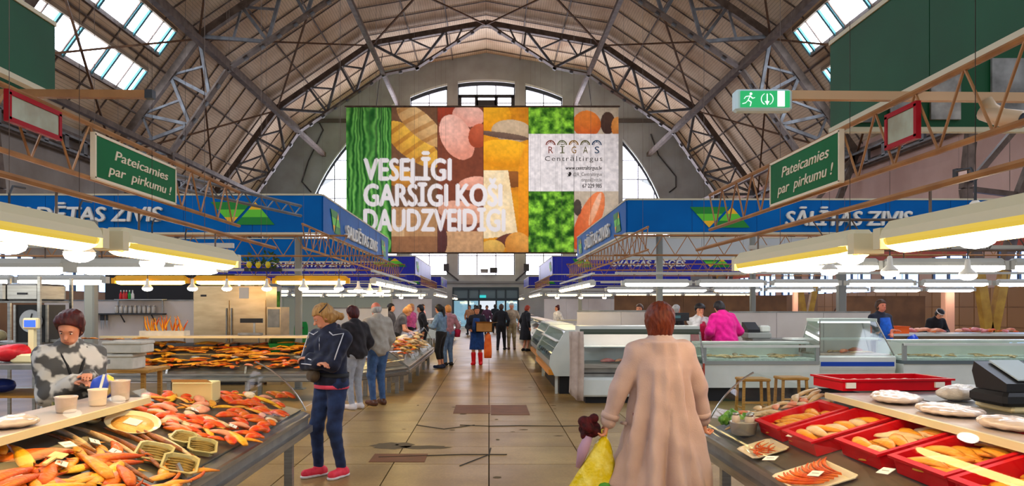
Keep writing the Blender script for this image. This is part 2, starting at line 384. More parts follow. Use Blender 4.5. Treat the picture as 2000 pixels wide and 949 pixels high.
# ---- end wall with the arched window
def back_wall():
    mb = B(); CZ, R = 4.67, 14.08
    arc = lambda x: CZ+math.sqrt(max(0, R*R-x*x))
    bays = [(-2.15, 2.15), (2.95, 5.75), (-5.75, -2.95), (6.75, 9.3), (-9.3, -6.75), (10.3, 14.0), (-14.0, -10.3)]
    xs = set()
    for a, b in bays: xs |= {a, b}
    xs |= {-18.2, 18.2, -2.55, 2.45, -7.7, 7.7, 0}
    xs |= {round(-18+.5*k, 3) for k in range(73)}
    xs = sorted(xs)
    ZS = 4.0
    for x0, x1 in zip(xs, xs[1:]):
        xm = (x0+x1)/2; inb = any(a <= xm <= b for a, b in bays); dz = 3.05 if -2.55 < xm < 2.45 else 0
        def slab(zl0, zl1, zh0, zh1):
            v = []
            for y in (WALL_Y, WALL_Y+.7): v += [(HC+x0, y, zl0), (HC+x1, y, zl1), (HC+x1, y, zh1), (HC+x0, y, zh0)]
            mb.add(v, [(0, 1, 2, 3), (7, 6, 5, 4), (0, 4, 5, 1), (2, 6, 7, 3), (0, 3, 7, 4), (1, 5, 6, 2)])
        if inb:
            slab(dz, dz, ZS, ZS); slab(max(ZS, arc(x0)), max(ZS, arc(x1)), roof_z(x0)+.2, roof_z(x1)+.2)
        else: slab(dz, dz, roof_z(x0)+.2, roof_z(x1)+.2)
    w_ = struct(mb.build('wall_back', m_wall), 'grey rendered end wall with a great arched window')
    # arched reveal lining
    for i, (a, b) in enumerate(bays):
        rv = B(); k = 10; pts = [(a+(b-a)*j/k) for j in range(k+1)]
        rings = [[(HC+x, WALL_Y-.02, arc(x)-.0), (HC+x, WALL_Y+.4, arc(x)), (HC+x, WALL_Y+.4, arc(x)-.10), (HC+x, WALL_Y-.02, arc(x)-.16)] for x in pts]
        rv.loft(rings, True, True); rv.build('reveal', m_reveal, w_)
        wi = bpy.data.objects.new('window_%d' % (i+1), None); COL.objects.link(wi); wi.location = (HC+(a+b)/2, WALL_Y+.42, ZS); struct(wi, 'tall arched end window with a dark glazing grid')
        nx = max(2, round((b-a)/1.35)); gx = [a+(b-a)*j/nx for j in range(nx+1)]
        zt = lambda x: arc(x)
        for x0, x1 in zip(gx, gx[1:]):
            z = ZS
            while z < max(zt(x0), zt(x1))-.05:
                z1 = z+1.45; t0, t1 = min(z1, zt(x0)), min(z1, zt(x1))
                if max(t0, t1)-z > .05:
                    B().add([(HC+x0, WALL_Y+.45, z), (HC+x1, WALL_Y+.45, z), (HC+x1, WALL_Y+.45, max(t1, z)), (HC+x0, WALL_Y+.45, max(t0, z))], [(0, 1, 2, 3)]).build('pane', m_dayw, wi)
                z = z1
        bars = B()
        for x in gx[1:-1]: bars.box(HC+x-.04, HC+x+.04, WALL_Y+.38, WALL_Y+.45, ZS, zt(x))
        z = ZS+1.45
        while z < max(zt(a), zt(b), zt((a+b)/2)):
            xa, xb = a, b; lim = math.sqrt(max(0, R*R-(z-CZ)**2)); xa, xb = max(xa, -lim), min(xb, lim)
            if xb > xa: bars.box(HC+xa, HC+xb, WALL_Y+.38, WALL_Y+.45, z-.03, z+.03)
            z += 1.45
        bars.build('glazing_bars', M('thin_glazing_bar', (150, 156, 170), .5), wi)
        fr = B(); pts = [a+(b-a)*j/12 for j in range(13)]
        fr.loft([[(HC+x, WALL_Y+.3, zt(x)-.02), (HC+x, WALL_Y+.46, zt(x)-.02), (HC+x, WALL_Y+.46, zt(x)-.38), (HC+x, WALL_Y+.3, zt(x)-.38)] for x in pts], True, True)
        for x in (a, b): fr.box(HC+x-.07, HC+x+.07, WALL_Y+.3, WALL_Y+.46, ZS, zt(x))
        fr.build('window_frame', m_dkframe, wi)
    # dark middle casement in the top of the centre window
    c = B(); zc = 17.55
    for x in (-2.0, -.75, .75, 2.0): c.box(HC+x-.12, HC+x+.12, WALL_Y+.25, WALL_Y+.4, zc-2.2, zc)
    c.box(HC-2.1, HC+2.1, WALL_Y+.25, WALL_Y+.4, zc-.12, zc+.12); c.box(HC-.75, HC+.75, WALL_Y+.25, WALL_Y+.4, zc-2.2, zc-.3)
    c.build('casement_frame', m_dkframe, bpy.data.objects['window_1'])
    # cable hanging over the wall, cornice and beam
    for sgn in (-1, 1):
        pts = [(sgn*13.2, 16.6), (sgn*12.3, 14.9), (sgn*13.4, 12.6), (sgn*13.9, 11.0), (sgn*13.2, 10.2)] if sgn < 0 else [(12.4, 14.6), (13.0, 13.0), (14.3, 11.4), (14.3, 10.6), (13.8, 10.2)]
        B().tube([(HC+x, WALL_Y-.05, z) for x, z in pts], .05, 5).build('wall_cable', m_dkframe, w_)
    for sgn in (-1, 1): B().box(HC+min(sgn*9.9, sgn*15), HC+max(sgn*9.9, sgn*15), WALL_Y-.12, WALL_Y, 15.45, 15.75).build('ledge', M('dark_ledge', (96, 92, 88), .7), w_)
    B().box(HC-9.5, HC+9.5, WALL_Y-.15, WALL_Y, 3.35, 3.5).build('conduit', M('conduit_grey', (120, 126, 130), .5), w_)
    return w_
wall_back = back_wall()
# ---- floor: terrazzo slabs in the aisle, plain terrazzo elsewhere
def terrazzo(name, a, b):
    m = M(name, a, .32, 0, b, 1.3, 6); nt = m.node_tree; bs = nt.nodes['Principled BSDF']
    src = bs.inputs['Base Color'].links[0].from_socket
    tc = nt.nodes.new('ShaderNodeTexCoord'); v = nt.nodes.new('ShaderNodeTexVoronoi'); v.inputs['Scale'].default_value = 55; nt.links.new(tc.outputs['Object'], v.inputs['Vector'])
    r = nt.nodes.new('ShaderNodeValToRGB'); r.color_ramp.elements[0].color = (.62, .6, .56, 1); r.color_ramp.elements[1].color = (1.1, 1.08, 1.04, 1); nt.links.new(v.outputs['Color'], r.inputs[0])
    mx = nt.nodes.new('ShaderNodeMix'); mx.data_type = 'RGBA'; mx.blend_type = 'MULTIPLY'; mx.inputs['Factor'].default_value = .55
    nt.links.new(src, mx.inputs[6]); nt.links.new(r.outputs[0], mx.inputs[7]); nt.links.new(mx.outputs[2], bs.inputs['Base Color'])
    n = nt.nodes.new('ShaderNodeTexNoise'); n.inputs['Scale'].default_value = 1.1; nt.links.new(tc.outputs['Object'], n.inputs['Vector'])
    mr = nt.nodes.new('ShaderNodeMapRange'); mr.inputs['To Min'].default_value = .24; mr.inputs['To Max'].default_value = .42; nt.links.new(n.outputs['Fac'], mr.inputs['Value']); nt.links.new(mr.outputs[0], bs.inputs['Roughness'])
    return m
m_floor = [terrazzo('terrazzo_%d' % k, a, b) for k, (a, b) in enumerate((((170, 138, 86), (142, 112, 66)), ((162, 130, 80), (134, 104, 62)), ((178, 146, 92), (150, 120, 72))))]
fb = B(); X0, X1, Y0, Y1 = -3.0, 3.0, 3.0, 24.0
for x0, x1, y0, y1, z in ((-19, X0, -6, 62, 0), (X1, 19, -6, 62, 0), (X0, X1, -6, Y0, 0), (X0, X1, Y1, 62, 0), (X0, X1, Y0, Y1, -.015)):
    fb.add([(x0, y0, z), (x1, y0, z), (x1, y1, z), (x0, y1, z)], [(0, 1, 2, 3)], 1 if z < 0 else 0)
floor = struct(fb.build('floor', [m_floor[0], M('dark_joint', (62, 54, 42), .8)]), 'worn terrazzo floor of the market hall')
slab_me = {}
for ix in range(6):
    for iy in range(21):
        k = random.randrange(3); g = .006
        x, y = X0+ix, Y0+iy
        B().add([(x+g, y+g, 0), (x+1-g, y+g, 0), (x+1-g, y+1-g, 0), (x+g, y+1-g, 0), (x+g, y+g, -.015), (x+1-g, y+g, -.015), (x+1-g, y+1-g, -.015), (x+g, y+1-g, -.015)],
                [(0, 1, 2, 3), (0, 4, 5, 1), (1, 5, 6, 2), (2, 6, 7, 3), (3, 7, 4, 0)]).build('floor_slab', m_floor[k], floor)
m_patch = M('brown_floor_patch', (122, 72, 42), .5, 0, (104, 60, 36), 4)
for x0, x1, y0, y1 in ((-.55, .02, 11.75, 12.75), (.03, .62, 11.6, 12.75), (-1.27, -.68, 8.1, 8.55)):
    B().box(x0, x1, y0, y1, .0005, .004).build('floor_patch', m_patch, floor)
def blot(cx, cy, rx, ry, seed, nm='stain', mt=None, z=.002):
    r = random.Random(seed); k = 18
    pts = [(cx+rx*math.cos(2*PI*i/k)*r.uniform(.75, 1.1), cy+ry*math.sin(2*PI*i/k)*r.uniform(.75, 1.1), z) for i in range(k)]
    B().add(pts, [tuple(range(k))]).build(nm, mt or M('damp_stain', (96, 80, 54), .7), floor)
blot(-1.13, 9.05, .27, .25, 1); blot(-.75, 8.95, .3, .12, 2)
for i in range(16):
    blot(random.uniform(-1.6, 1.2), random.uniform(6.4, 16), random.uniform(.02, .07), random.uniform(.02, .06), 30+i)
for pts in ([(-.4, 10.6), (0, 10.5), (.4, 10.55), (1.0, 10.5), (1.3, 10.54)], [(-1.0, 10.6), (-.6, 10.25), (-.2, 10.6)], [(-.3, 7.9), (.0, 8.5), (.02, 8.9)], [(-1.2, 8.35), (-.3, 8.5), (.2, 8.5)]):
    B().tube([(x, y, .001) for x, y in pts], .009, 4).build('crack', M('dark_joint', (62, 54, 42), .8), floor)
# ================================================================== banner on the end wall
def vnoise(h, w, fx, fy, seed, octv=3):
    r = np.random.default_rng(seed); out = np.zeros((h, w)); amp = 1.0; tot = 0
    for o in range(octv):
        gx, gy = max(2, int(w/fx*2**o))+2, max(2, int(h/fy*2**o))+2
        g = r.random((gy, gx)); xs = np.linspace(0, gx-1.001, w); ys = np.linspace(0, gy-1.001, h)
        xi, yi = xs.astype(int), ys.astype(int); tx, ty = xs-xi, ys-yi; tx, ty = tx*tx*(3-2*tx), (ty*ty*(3-2*ty))[:, None]
        a = g[yi][:, xi]*(1-tx)+g[yi][:, xi+1]*tx; b = g[yi+1][:, xi]*(1-tx)+g[yi+1][:, xi+1]*tx
        out += amp*(a*(1-ty)+b*ty); tot += amp; amp *= .55
    return out/tot
def banner():
    W, H = 532, 286; X0, Y0 = 676, 208
    img = np.zeros((H, W, 3)); yy, xx = np.mgrid[0:H, 0:W]; xx = xx+X0; yy = yy+Y0
    fine = vnoise(H, W, 6, 6, 1); mid = vnoise(H, W, 22, 22, 2)
    def reg(a, b, c=Y0, d=Y0+H): return (xx >= a) & (xx < b) & (yy >= c) & (yy < d)
    def put(mask, c1, c2=None, t=None):
        c1 = np.array(c1, float)
        if c2 is None: img[mask] = c1*(.88+.24*fine[mask][:, None])
        else: img[mask] = (c1*(1-t[mask][:, None])+np.array(c2, float)*t[mask][:, None])*(.9+.2*fine[mask][:, None])
    def ell(cx, cy, rx, ry, ang, c1, c2, clip, stripes=0):
        a = math.radians(ang); u = ((xx-cx)*math.cos(a)+(yy-cy)*math.sin(a))/rx; v = (-(xx-cx)*math.sin(a)+(yy-cy)*math.cos(a))/ry
        d = u*u+v*v; mask = (d < 1+.12*(mid-.5)) & clip; t = np.clip(.5+.5*v+.25*d, 0, 1)
        if stripes: t = np.clip(t*.6+.5*(np.sin(u*stripes+v*2) > .5), 0, 1)
        put(mask, c1, c2, t)
    # spring onions
    r = reg(676, 765); bl = np.sin((xx+(yy-350)*.06*np.sin(xx*.13)+9*mid)*.75)*.5+.5; bl2 = np.sin((xx-(yy-300)*.09)*.33+5*mid)*.5+.5
    put(r, (24, 84, 28), (120, 190, 84), np.clip(bl*.7+bl2*.4-.1, 0, 1))
    # bread
    r = reg(765, 855); put(r, (112, 78, 52)); put(reg(765, 855, 405), (176, 132, 84)); put(reg(765, 790, 440), (206, 168, 116)); put(reg(765, 855, 462), (150, 104, 66))
    ell(806, 282, 66, 27, 38, (238, 190, 70), (176, 116, 40), r & (yy < 400), 16); ell(822, 244, 60, 23, 42, (226, 190, 128), (170, 120, 62), r & (yy < 400), 14)
    ell(778, 345, 34, 20, 20, (220, 160, 50), (170, 110, 40), r)
    # ham
    r = reg(855, 945); put(r, (118, 62, 40)); ell(868, 222, 26, 18, 0, (176, 70, 44), (130, 48, 30), r); ell(915, 226, 32, 22, 10, (240, 196, 170), (222, 150, 124), r)
    ell(892, 268, 30, 48, -28, (244, 200, 176), (216, 142, 112), r & (yy < 316)); ell(935, 265, 20, 24, 20, (206, 104, 66), (160, 70, 40), r)
    ell(925, 358, 30, 13, -8, (236, 176, 146), (206, 136, 104), r); ell(900, 415, 46, 22, 12, (230, 172, 140), (196, 140, 104), r); put(reg(865, 945, 452), (196, 152, 104)); ell(860, 470, 14, 30, 0, (96, 56, 50), (84, 46, 40), r)
    # cheese and bananas
    r = reg(945, 1033); put(r, (226, 158, 30), (196, 118, 26), mid); ell(958, 228, 40, 36, 0, (246, 188, 44), (220, 140, 22), r); ell(1000, 256, 40, 22, 6, (214, 190, 150), (176, 150, 112), r)
    ell(985, 265, 50, 6, 8, (120, 96, 76), (100, 76, 60), r); ell(984, 300, 60, 28, 3, (250, 190, 40), (214, 138, 22), r); ell(1000, 350, 30, 16, 0, (150, 92, 40), (120, 70, 30), r)
    pm = r & (yy > 332) & (yy < 466-.1*(xx-945)) & (xx < 992+(yy-330)*.15) & (xx < 1014); put(pm, (244, 226, 178), (224, 196, 140), mid)
    ell(1024, 390, 18, 110, 4, (244, 166, 30), (214, 124, 24), r & (xx > 1012)); ell(988, 470, 28, 12, -20, (110, 62, 44), (96, 52, 40), r); ell(962, 484, 24, 16, 0, (232, 190, 90), (200, 150, 70), r); ell(1012, 478, 26, 24, 30, (236, 172, 80), (200, 130, 50), r)
    # lettuce
    lt = np.clip((vnoise(H, W, 12, 12, 5, 4)-.28)*2.3, 0, 1); r = reg(1033, 1122); put(r, (20, 66, 10), (150, 214, 60), lt); 
    # bread and salmon
    r = reg(1122, 1208); put(r, (206, 190, 160), (172, 156, 126), mid); ell(1146, 242, 28, 26, 0, (234, 140, 52), (196, 92, 36), r & (yy < 262)); ell(1187, 240, 14, 22, 0, (84, 60, 46), (70, 48, 38), r & (yy < 262)); ell(1206, 248, 12, 20, 0, (230, 160, 80), (200, 120, 50), r)
    ell(1150, 430, 22, 62, 24, (240, 150, 92), (204, 84, 36), r & (yy > 374)); ell(1162, 408, 6, 34, 20, (244, 200, 164), (230, 160, 110), r & (yy > 374)); ell(1128, 405, 8, 16, 0, (80, 70, 56), (70, 60, 50), r)
    put(reg(1033, 1208, 262, 374), (226, 220, 208))
    for s in (765, 855, 945, 1033, 1122): img[:, s-X0-1:s-X0] *= .72
    SS = 3; alpha = np.zeros((H*SS, W*SS), bool)
    def stamp(txt, x, y, hp, wp):                     # the big slogan is printed into the cloth
        me, co, x0, x1 = text_mesh(txt, 'slogan', None, None, (0, 0, 0), (1, 0, 0), (0, 0, 1), 1, None, .05, raster=True)
        me.calc_loop_triangles(); tri = np.empty(len(me.loop_triangles)*3, np.int32); me.loop_triangles.foreach_get('vertices', tri); tri = tri.reshape(-1, 3)
        U2 = np.stack([(x-X0+(co[:, 0]-x0)*wp/(x1-x0))*SS, (y-Y0-co[:, 1]*hp/.73)*SS], 1); T3 = U2[tri]
        for a, b, c in T3[np.abs((T3[:, 1, 0]-T3[:, 0, 0])*(T3[:, 2, 1]-T3[:, 0, 1])-(T3[:, 1, 1]-T3[:, 0, 1])*(T3[:, 2, 0]-T3[:, 0, 0])) > 1e-3]:
            lo = np.floor(np.minimum(np.minimum(a, b), c)).astype(int); hi = np.ceil(np.maximum(np.maximum(a, b), c)).astype(int)+1; lo = np.maximum(lo, 0)
            gy, gx = np.mgrid[lo[1]:min(hi[1], H*SS), lo[0]:min(hi[0], W*SS)]; px_, py_ = gx+.5, gy+.5
            e = lambda p, q: (q[0]-p[0])*(py_-p[1])-(q[1]-p[1])*(px_-p[0]); e0, e1, e2 = e(a, b), e(b, c), e(c, a); alpha[gy, gx] |= ((e0 >= 0) & (e1 >= 0) & (e2 >= 0)) | ((e0 <= 0) & (e1 <= 0) & (e2 <= 0))
        bpy.data.meshes.remove(me)
    stamp('VESELĪGI', 710, 352, 44, 173); stamp('GARŠĪGI KOŠI', 710, 402, 44, 272); stamp('DAUDZVEIDĪGI', 710, 451, 44, 278)
    al = alpha.reshape(H, SS, W, SS).mean((1, 3))[..., None]; img = img*(1-al)+np.array((226, 221, 210.))*al
    img = np.clip(img, 0, 255)/255; img = np.where(img <= .04045, img/12.92, ((img+.055)/1.055)**2.4)
    Yb = 54.0; x0, x1, zt, zb = PX(676, Yb), PX(1208, Yb), PZ(208, Yb), PZ(494, Yb)
    t = thing('banner', 'huge printed food banner hanging before the arched end window', 'banner', ((x0+x1)/2, Yb, zb))
    nx, nz = W, H; vx = np.linspace(x0, x1, nx+1)-(x0+x1)/2; vz = np.linspace(zt, zb, nz+1)-zb
    gx, gz = np.meshgrid(vx, vz); gy = .03*np.sin(gx*1.7)+.02*np.sin(gz*2.1)
    co = np.stack([gx, gy, gz], -1).reshape(-1, 3)
    idx = np.arange((nx+1)*(nz+1)).reshape(nz+1, nx+1)
    q = np.stack([idx[:-1, :-1], idx[1:, :-1], idx[1:, 1:], idx[:-1, 1:]], -1).reshape(-1, 4)
    me = bpy.data.meshes.new('cloth'); me.vertices.add(len(co)); me.vertices.foreach_set('co', co.ravel()); me.loops.add(q.size); me.loops.foreach_set('vertex_index', q.ravel())
    me.polygons.add(len(q)); me.polygons.foreach_set('loop_start', np.arange(len(q))*4); me.update()
    at = me.color_attributes.new('print', 'FLOAT_COLOR', 'POINT'); pad = np.pad(img, ((0, 1), (0, 1), (0, 0)), 'edge').reshape(-1, 3)
    at.data.foreach_set('color', np.concatenate([pad, np.ones((len(pad), 1))], 1).ravel())
    m = bpy.data.materials.new('banner_print'); m.use_nodes = True; nt = m.node_tree; b = nt.nodes['Principled BSDF']; b.inputs['Roughness'].default_value = .6
    a = nt.nodes.new('ShaderNodeVertexColor'); a.layer_name = 'print'; nt.links.new(a.outputs[0], b.inputs['Base Color'])
    tr = nt.nodes.new('ShaderNodeBsdfTranslucent'); ms = nt.nodes.new('ShaderNodeMixShader'); ms.inputs[0].default_value = .24; nt.links.new(a.outputs[0], tr.inputs[0]); nt.links.new(b.outputs[0], ms.inputs[1]); nt.links.new(tr.outputs[0], ms.inputs[2]); nt.links.new(ms.outputs[0], nt.nodes['Material Output'].inputs[0])
    me.materials.append(m); o = bpy.data.objects.new('cloth', me); COL.objects.link(o); o.parent = t
    lt = M('banner_lettering', (250, 248, 240), .7); Yt = Yb-.13
    def tx(s, x, y, hpx, wpx=None, mt=lt, bold=.0, al='LEFT', sp=1.0):
        text_mesh(s, 'lettering', mt, t, (PX(x, Yb), Yt, PZ(y, Yb)), (1, 0, 0), (0, 0, 1), hpx/FPX*Yb, None if wpx is None else wpx/FPX*Yb, bold, .01, 0, al, sp)
    cols = [(206, 96, 62), (168, 178, 120), (222, 170, 50), (140, 140, 50), (60, 110, 150)]
    for k, (ch, c) in enumerate(zip('RĪGAS', cols)):
        mt = M('logo_ink_%d' % k, c, .7); cx = 1075+k*22.5
        tx(ch, cx-4, 300, 14, 9, mt)
        mb = B(); pts = [PI*i/14 for i in range(15)]
        for r0, r1 in ((9.6, 7.4), (6.2, 5.2)):
            ring = [[(PX(cx+r*math.cos(a), Yb), Yt, PZ(284-r*math.sin(a), Yb)) for r in (r0, r1)] for a in pts]; mb.loft(ring, False)
        for a in (.25, .5, .75): mb.bar((PX(cx+5*math.cos(PI*a), Yb), Yt, PZ(284-5*math.sin(PI*a), Yb)), (PX(cx+9*math.cos(PI*a), Yb), Yt, PZ(284-9*math.sin(PI*a), Yb)), .05, .01)
        mb.build('logo_arch', mt, t)
    ink = M('dark_banner_ink', (74, 70, 68), .7); gi = M('grey_banner_ink', (130, 126, 120), .7)
    tx('Centrāltirgus', 1064, 315, 10, 112, gi, sp=1.25); tx('www.centraltirgus.lv', 1175, 332, 7.5, 71, ink, .02, 'RIGHT'); tx('@R_Centraltirgus', 1175, 344, 7, 56, gi, 0, 'RIGHT'); tx('tirgus@rct.lv', 1175, 355, 7, 40, gi, 0, 'RIGHT'); tx('67 229 985', 1175, 367, 8, 38, ink, .02, 'RIGHT')
    bd = B(); P = lambda x, y: (PX(x, Yb), Yt, PZ(y, Yb))
    bd.add([P(*p) for p in ((1107, 338), (1111, 341), (1110, 337), (1114, 336), (1116, 340), (1113, 345), (1107, 345), (1110, 343))], [tuple(range(8))]); bd.build('bird_mark', ink, t)
    B().tube([(x0-.1, Yb, zt), (x1+.1, Yb, zt)], .07, 8).build('top_rod', m_steel, t); B().tube([(x0-.1, Yb, zb), (x1+.1, Yb, zb)], .06, 8).build('bottom_rod', m_steel, t)
    for x in (735, 1155): B().tube([(PX(x, Yb), Yb, zt), (PX(x+(12 if x < 900 else -12), Yb), Yb, roof_z(PX(x, Yb)-HC)+.02)], .025, 5).build('suspension_wire', m_dkframe, t)
banner()
# ================================================================== stall canopies
m_blue = M('blue_fascia', (0, 88, 158), .5, 0, (0, 98, 172), 1.2, spec=.08); m_dblue = M('dark_blue_fascia', (22, 28, 150), .4, 0, (28, 36, 166), 1)
m_green = M('green_fascia', (0, 62, 26), .5, 0, (0, 76, 40), 1, spec=.25); m_edge = M('cream_edge_trim', (200, 190, 160), .5)
m_letter = M('white_sign_letter', (222, 220, 212), .5); m_shadow = M('letter_side', (20, 40, 70), .6)
m_rod = M('ochre_steel_rod', (172, 122, 74), .5, .2, (146, 100, 62), 5); m_post = M('grey_post_paint', (128, 130, 124), .5)
lg = [M('logo_dark_green', (24, 128, 42), .5), M('logo_light_green', (96, 196, 46), .5), M('logo_yellow', (238, 184, 30), .5)]
def logo(t, o, xd, w, h, nm='fish_market_logo', flip=False):
    """twin striped triangles: one pointing down, one pointing up"""
    X = Vector(xd); Z = Vector((0, 0, 1)); O = Vector(o); N = X.cross(Z)*.012
    def P(u, v): return O+X*(u*w)+Z*(v*h)+N
    for tri, order in ((((0, 1), (.65, 1), (.32, 0)), (0, 1, 2)), (((.38, 0), (1, 0), (.70, 1)), (0, 1, 2))):
        mb = B(); a, b, tip = tri
        for k in range(3):
            l0, l1 = lerp(a, tip, k/3), lerp(a, tip, (k+1)/3); r0, r1 = lerp(b, tip, k/3), lerp(b, tip, (k+1)/3)
            f = (0, 1, 2, 3) if tri[2][1] == 1 else (3, 2, 1, 0)
            mb.add([P(*l0), P(*r0), P(*r1), P(*l1)], [f], k)
        mb.build(nm, lg, t)
def canopy(label, xin, xout, y0, y1, zb, zt, mat, front=(), side=(), backface=True, cat='canopy', split=1.25, backmat=None):
    """fascia box round a stall; front/side = lists of (kind, text, offset, height, width)"""
    sg = 1 if xout > xin else -1
    t = thing('stall_canopy', label, cat, (xin, y0, zb))
    def run(p, q, nm, mat=mat):
        p, q = Vector(p), Vector(q); ln = (q-p).length; k = max(1, round(ln/split)); d = (q-p)/k
        for i in range(k):
            a, b = p+d*i+d*.003, p+d*(i+1)-d*.003; B().bar(a+Vector((0, 0, (zt-zb)/2)), b+Vector((0, 0, (zt-zb)/2)), .04, zt-zb).build('fascia_panel', mat, t)
        B().bar(p+Vector((0, 0, zt-zb)), q+Vector((0, 0, zt-zb)), .06, .03).build('top_trim', m_edge, t); B().bar(p, q, .06, .035).build('bottom_trim', m_edge, t)
    run((xin, y0, zb), (xout, y0, zb), 'f'); run((xin, y0+.03, zb), (xin, y1-.03, zb), 's')
    if backface: run((xin, y1, zb), (xout, y1, zb), 'b', backmat or mat)
    for (kind, tx, off, h, wd) in front:
        z = zb+off[1]
        if kind == 'logo': logo(t, (xin+sg*off[0] if sg > 0 else xin-off[0]-wd, y0-.022, z), (1, 0, 0), wd, h)
        else:
            o = text_mesh(tx, 'lettering', m_letter, t, (xin+sg*off[0] if sg > 0 else xin-off[0]-wd, y0-.05, z), (1, 0, 0), (0, 0, 1), h, wd, .03, .05, .12)
    for (kind, tx, off, h, wd) in side:
        z = zb+off[1]; xs_ = xin-sg*.022
        if sg > 0:       # right-hand stall: its aisle face looks left, text runs towards the viewer
            if kind == 'logo': logo(t, (xs_, y0+off[0]+wd, z), (0, -1, 0), wd, h)
            else: text_mesh(tx, 'lettering', m_letter, t, (xs_-.025, y0+off[0]+wd, z), (0, -1, 0), (0, 0, 1), h, wd, .035, .05, .12)
        else:
            if kind == 'logo': logo(t, (xs_, y0+off[0], z), (0, 1, 0), wd, h)
            else: text_mesh(tx, 'lettering', m_letter, t, (xs_+.025, y0+off[0], z), (0, 1, 0), (0, 0, 1), h, wd, .035, .05, .12)
    return t
canopy('blue canopy lettered SALDĒTAS ZIVIS over the stall on the left', -2.94, -9.0, 13.5, 22.3, 2.92, 3.60, m_blue,
       front=[('t', 'SALDĒTAS ZIVIS', (2.78, .21), .26, 2.86), ('logo', '', (.82, .15), .40, 1.12)], side=[('logo', '', (.6, .1), .42, 1.0), ('t', 'SALDĒTAS ZIVIS', (2.0, .12), .26, 4.3), ('logo', '', (7.2, .1), .42, 1.0)])
canopy('blue canopy lettered SĀLĪTAS ZIVIS over the stall on the right', 2.54, 9.65, 14.1, 22.0, 2.98, 3.60, m_blue,
       front=[('t', 'SĀLĪTAS ZIVIS', (2.88, .14), .27, 2.32), ('logo', '', (1.14, .10), .38, 1.1)], side=[('logo', '', (.5, .1), .4, .9), ('t', 'SĀLĪTAS ZIVIS', (1.8, .12), .27, 4.0), ('logo', '', (6.6, .1), .4, .9)], backmat=M('pale_fascia_back', (176, 180, 180), .6))
canopy('dark blue canopy lettered KŪPINĀTAS ZIVIS on the left', -2.92, -14.0, 30.2, 38.5, 2.88, 3.60, m_dblue,
       front=[('t', 'KŪPINĀTAS ZIVIS', (2.5, .3), .26, 3.05), ('logo', '', (.3, .3), .34, 1.6)], side=[('logo', '', (.4, .15), .4, 1.2)])
canopy('dark blue canopy lettered SVAIGAS NĒĢES on the right', 2.52, 10.1, 30.2, 38.5, 2.88, 3.60, m_dblue,
       front=[('t', 'SVAIGAS NĒĢES', (2.3, .32), .24, 2.9), ('logo', '', (.75, .28), .34, .85), ('logo', '', (5.8, .28), .34, 1.2)], side=[('logo', '', (.4, .15), .4, 1.2)])
canopy('bright blue small canopy low before the end wall on the left', -2.9, -10.0, 46.0, 52.5, 2.85, 3.40, m_dblue, front=[('logo', '', (1.2, .1), .3, 1.0)], side=[('logo', '', (.8, .1), .35, 1.2)])
canopy('dark blue far canopy before the end wall on the right', 2.4, 9.0, 46.0, 52.5, 2.85, 3.40, m_dblue, front=[('logo', '', (.6, .1), .3, 1.0)])
canopy('green canopy edge hanging at the upper left', -3.03, -6.5, 5.3, -2.0, 3.1, 3.6, m_green)
rc = canopy('large green canopy above the stall on the right', 2.56, 6.8, 5.69, -2.0, 2.95, 3.6, m_green)
for k, (x, z, w_, h_) in enumerate(((2.95, 3.02, .2, .45), (3.25, 3.02, .22, .45), (3.7, 3.05, .34, .42), (4.2, 3.05, .3, .42), (2.72, 3.0, .12, .1))):
    B().box(x, x+w_, 5.645, 5.667, z, z+h_).build('poster', M('grey_poster_%d' % (k % 2), ((150, 150, 148), (176, 172, 166))[k % 2], .6, 0, (96, 94, 92), 5), rc)
# ================================================================== lattice girders, posts, arms
def lattice(label, p, q, h, step=.42, r=.011, mat=None, group=None):
    t = thing('lattice_girder', label, 'girder', tuple(p), group=group); p, q = Vector(p), Vector(q); mat = mat or m_rod; ln = (q-p).length; k = max(2, round(ln/step)); up = Vector((0, 0, h))
    B().tube([p+up, q+up], r*1.5, 6).build('upper_rod', mat, t); B().tube([p, q], r*1.5, 6).build('lower_rod', mat, t)
    for i in range(k):
        a, b = p.lerp(q, i/k), p.lerp(q, (i+.5)/k); c = p.lerp(q, (i+1)/k)
        B().tube([a+up, b], r*.7, 5).build('strut', mat, t); B().tube([b, c+up], r*.7, 5).build('strut', mat, t)
    return t
lattice('ochre lattice girder carrying the green thank-you board on the left', (-2.6, 2.0, 2.48), (-2.6, 8.0, 2.48), .35)
lattice('ochre lattice girder carrying the green thank-you board on the right', (2.3, 2.0, 2.44), (2.3, 8.0, 2.44), .36)
lattice('lattice girder along the aisle under the blue canopy on the left', (-2.6, 10.7, 2.46), (-2.6, 22.2, 2.46), .33)
lattice('lattice girder along the aisle under the blue canopy on the right', (2.3, 11.1, 2.46), (2.3, 22.0, 2.46), .33)
lattice('lattice girder across the front of the left blue canopy', (-9, 12.5, 2.46), (-2.3, 12.5, 2.46), .33)
lattice('lattice girder across the front of the right blue canopy', (2.1, 12.9, 2.5), (9.5, 12.9, 2.5), .33)
lattice('lattice girder across the middle of the left blue canopy', (-9, 17.5, 2.46), (-2.4, 17.5, 2.46), .33)
lattice('lattice girder across the middle of the right blue canopy', (2.2, 17.5, 2.46), (9.5, 17.5, 2.46), .33)
lattice('lattice girder under the far end of the left blue canopy', (-9, 22.0, 2.5), (-2.4, 22.0, 2.5), .33); lattice('lattice girder under the far end of the right blue canopy', (2.2, 21.8, 2.5), (9.5, 21.8, 2.5), .33)
lattice('far lattice girder under the dark blue canopy on the left', (-2.6, 29.2, 2.46), (-2.6, 38.4, 2.46), .33); lattice('far lattice girder under the dark blue canopy on the right', (2.3, 29.2, 2.46), (2.3, 38.4, 2.46), .33)
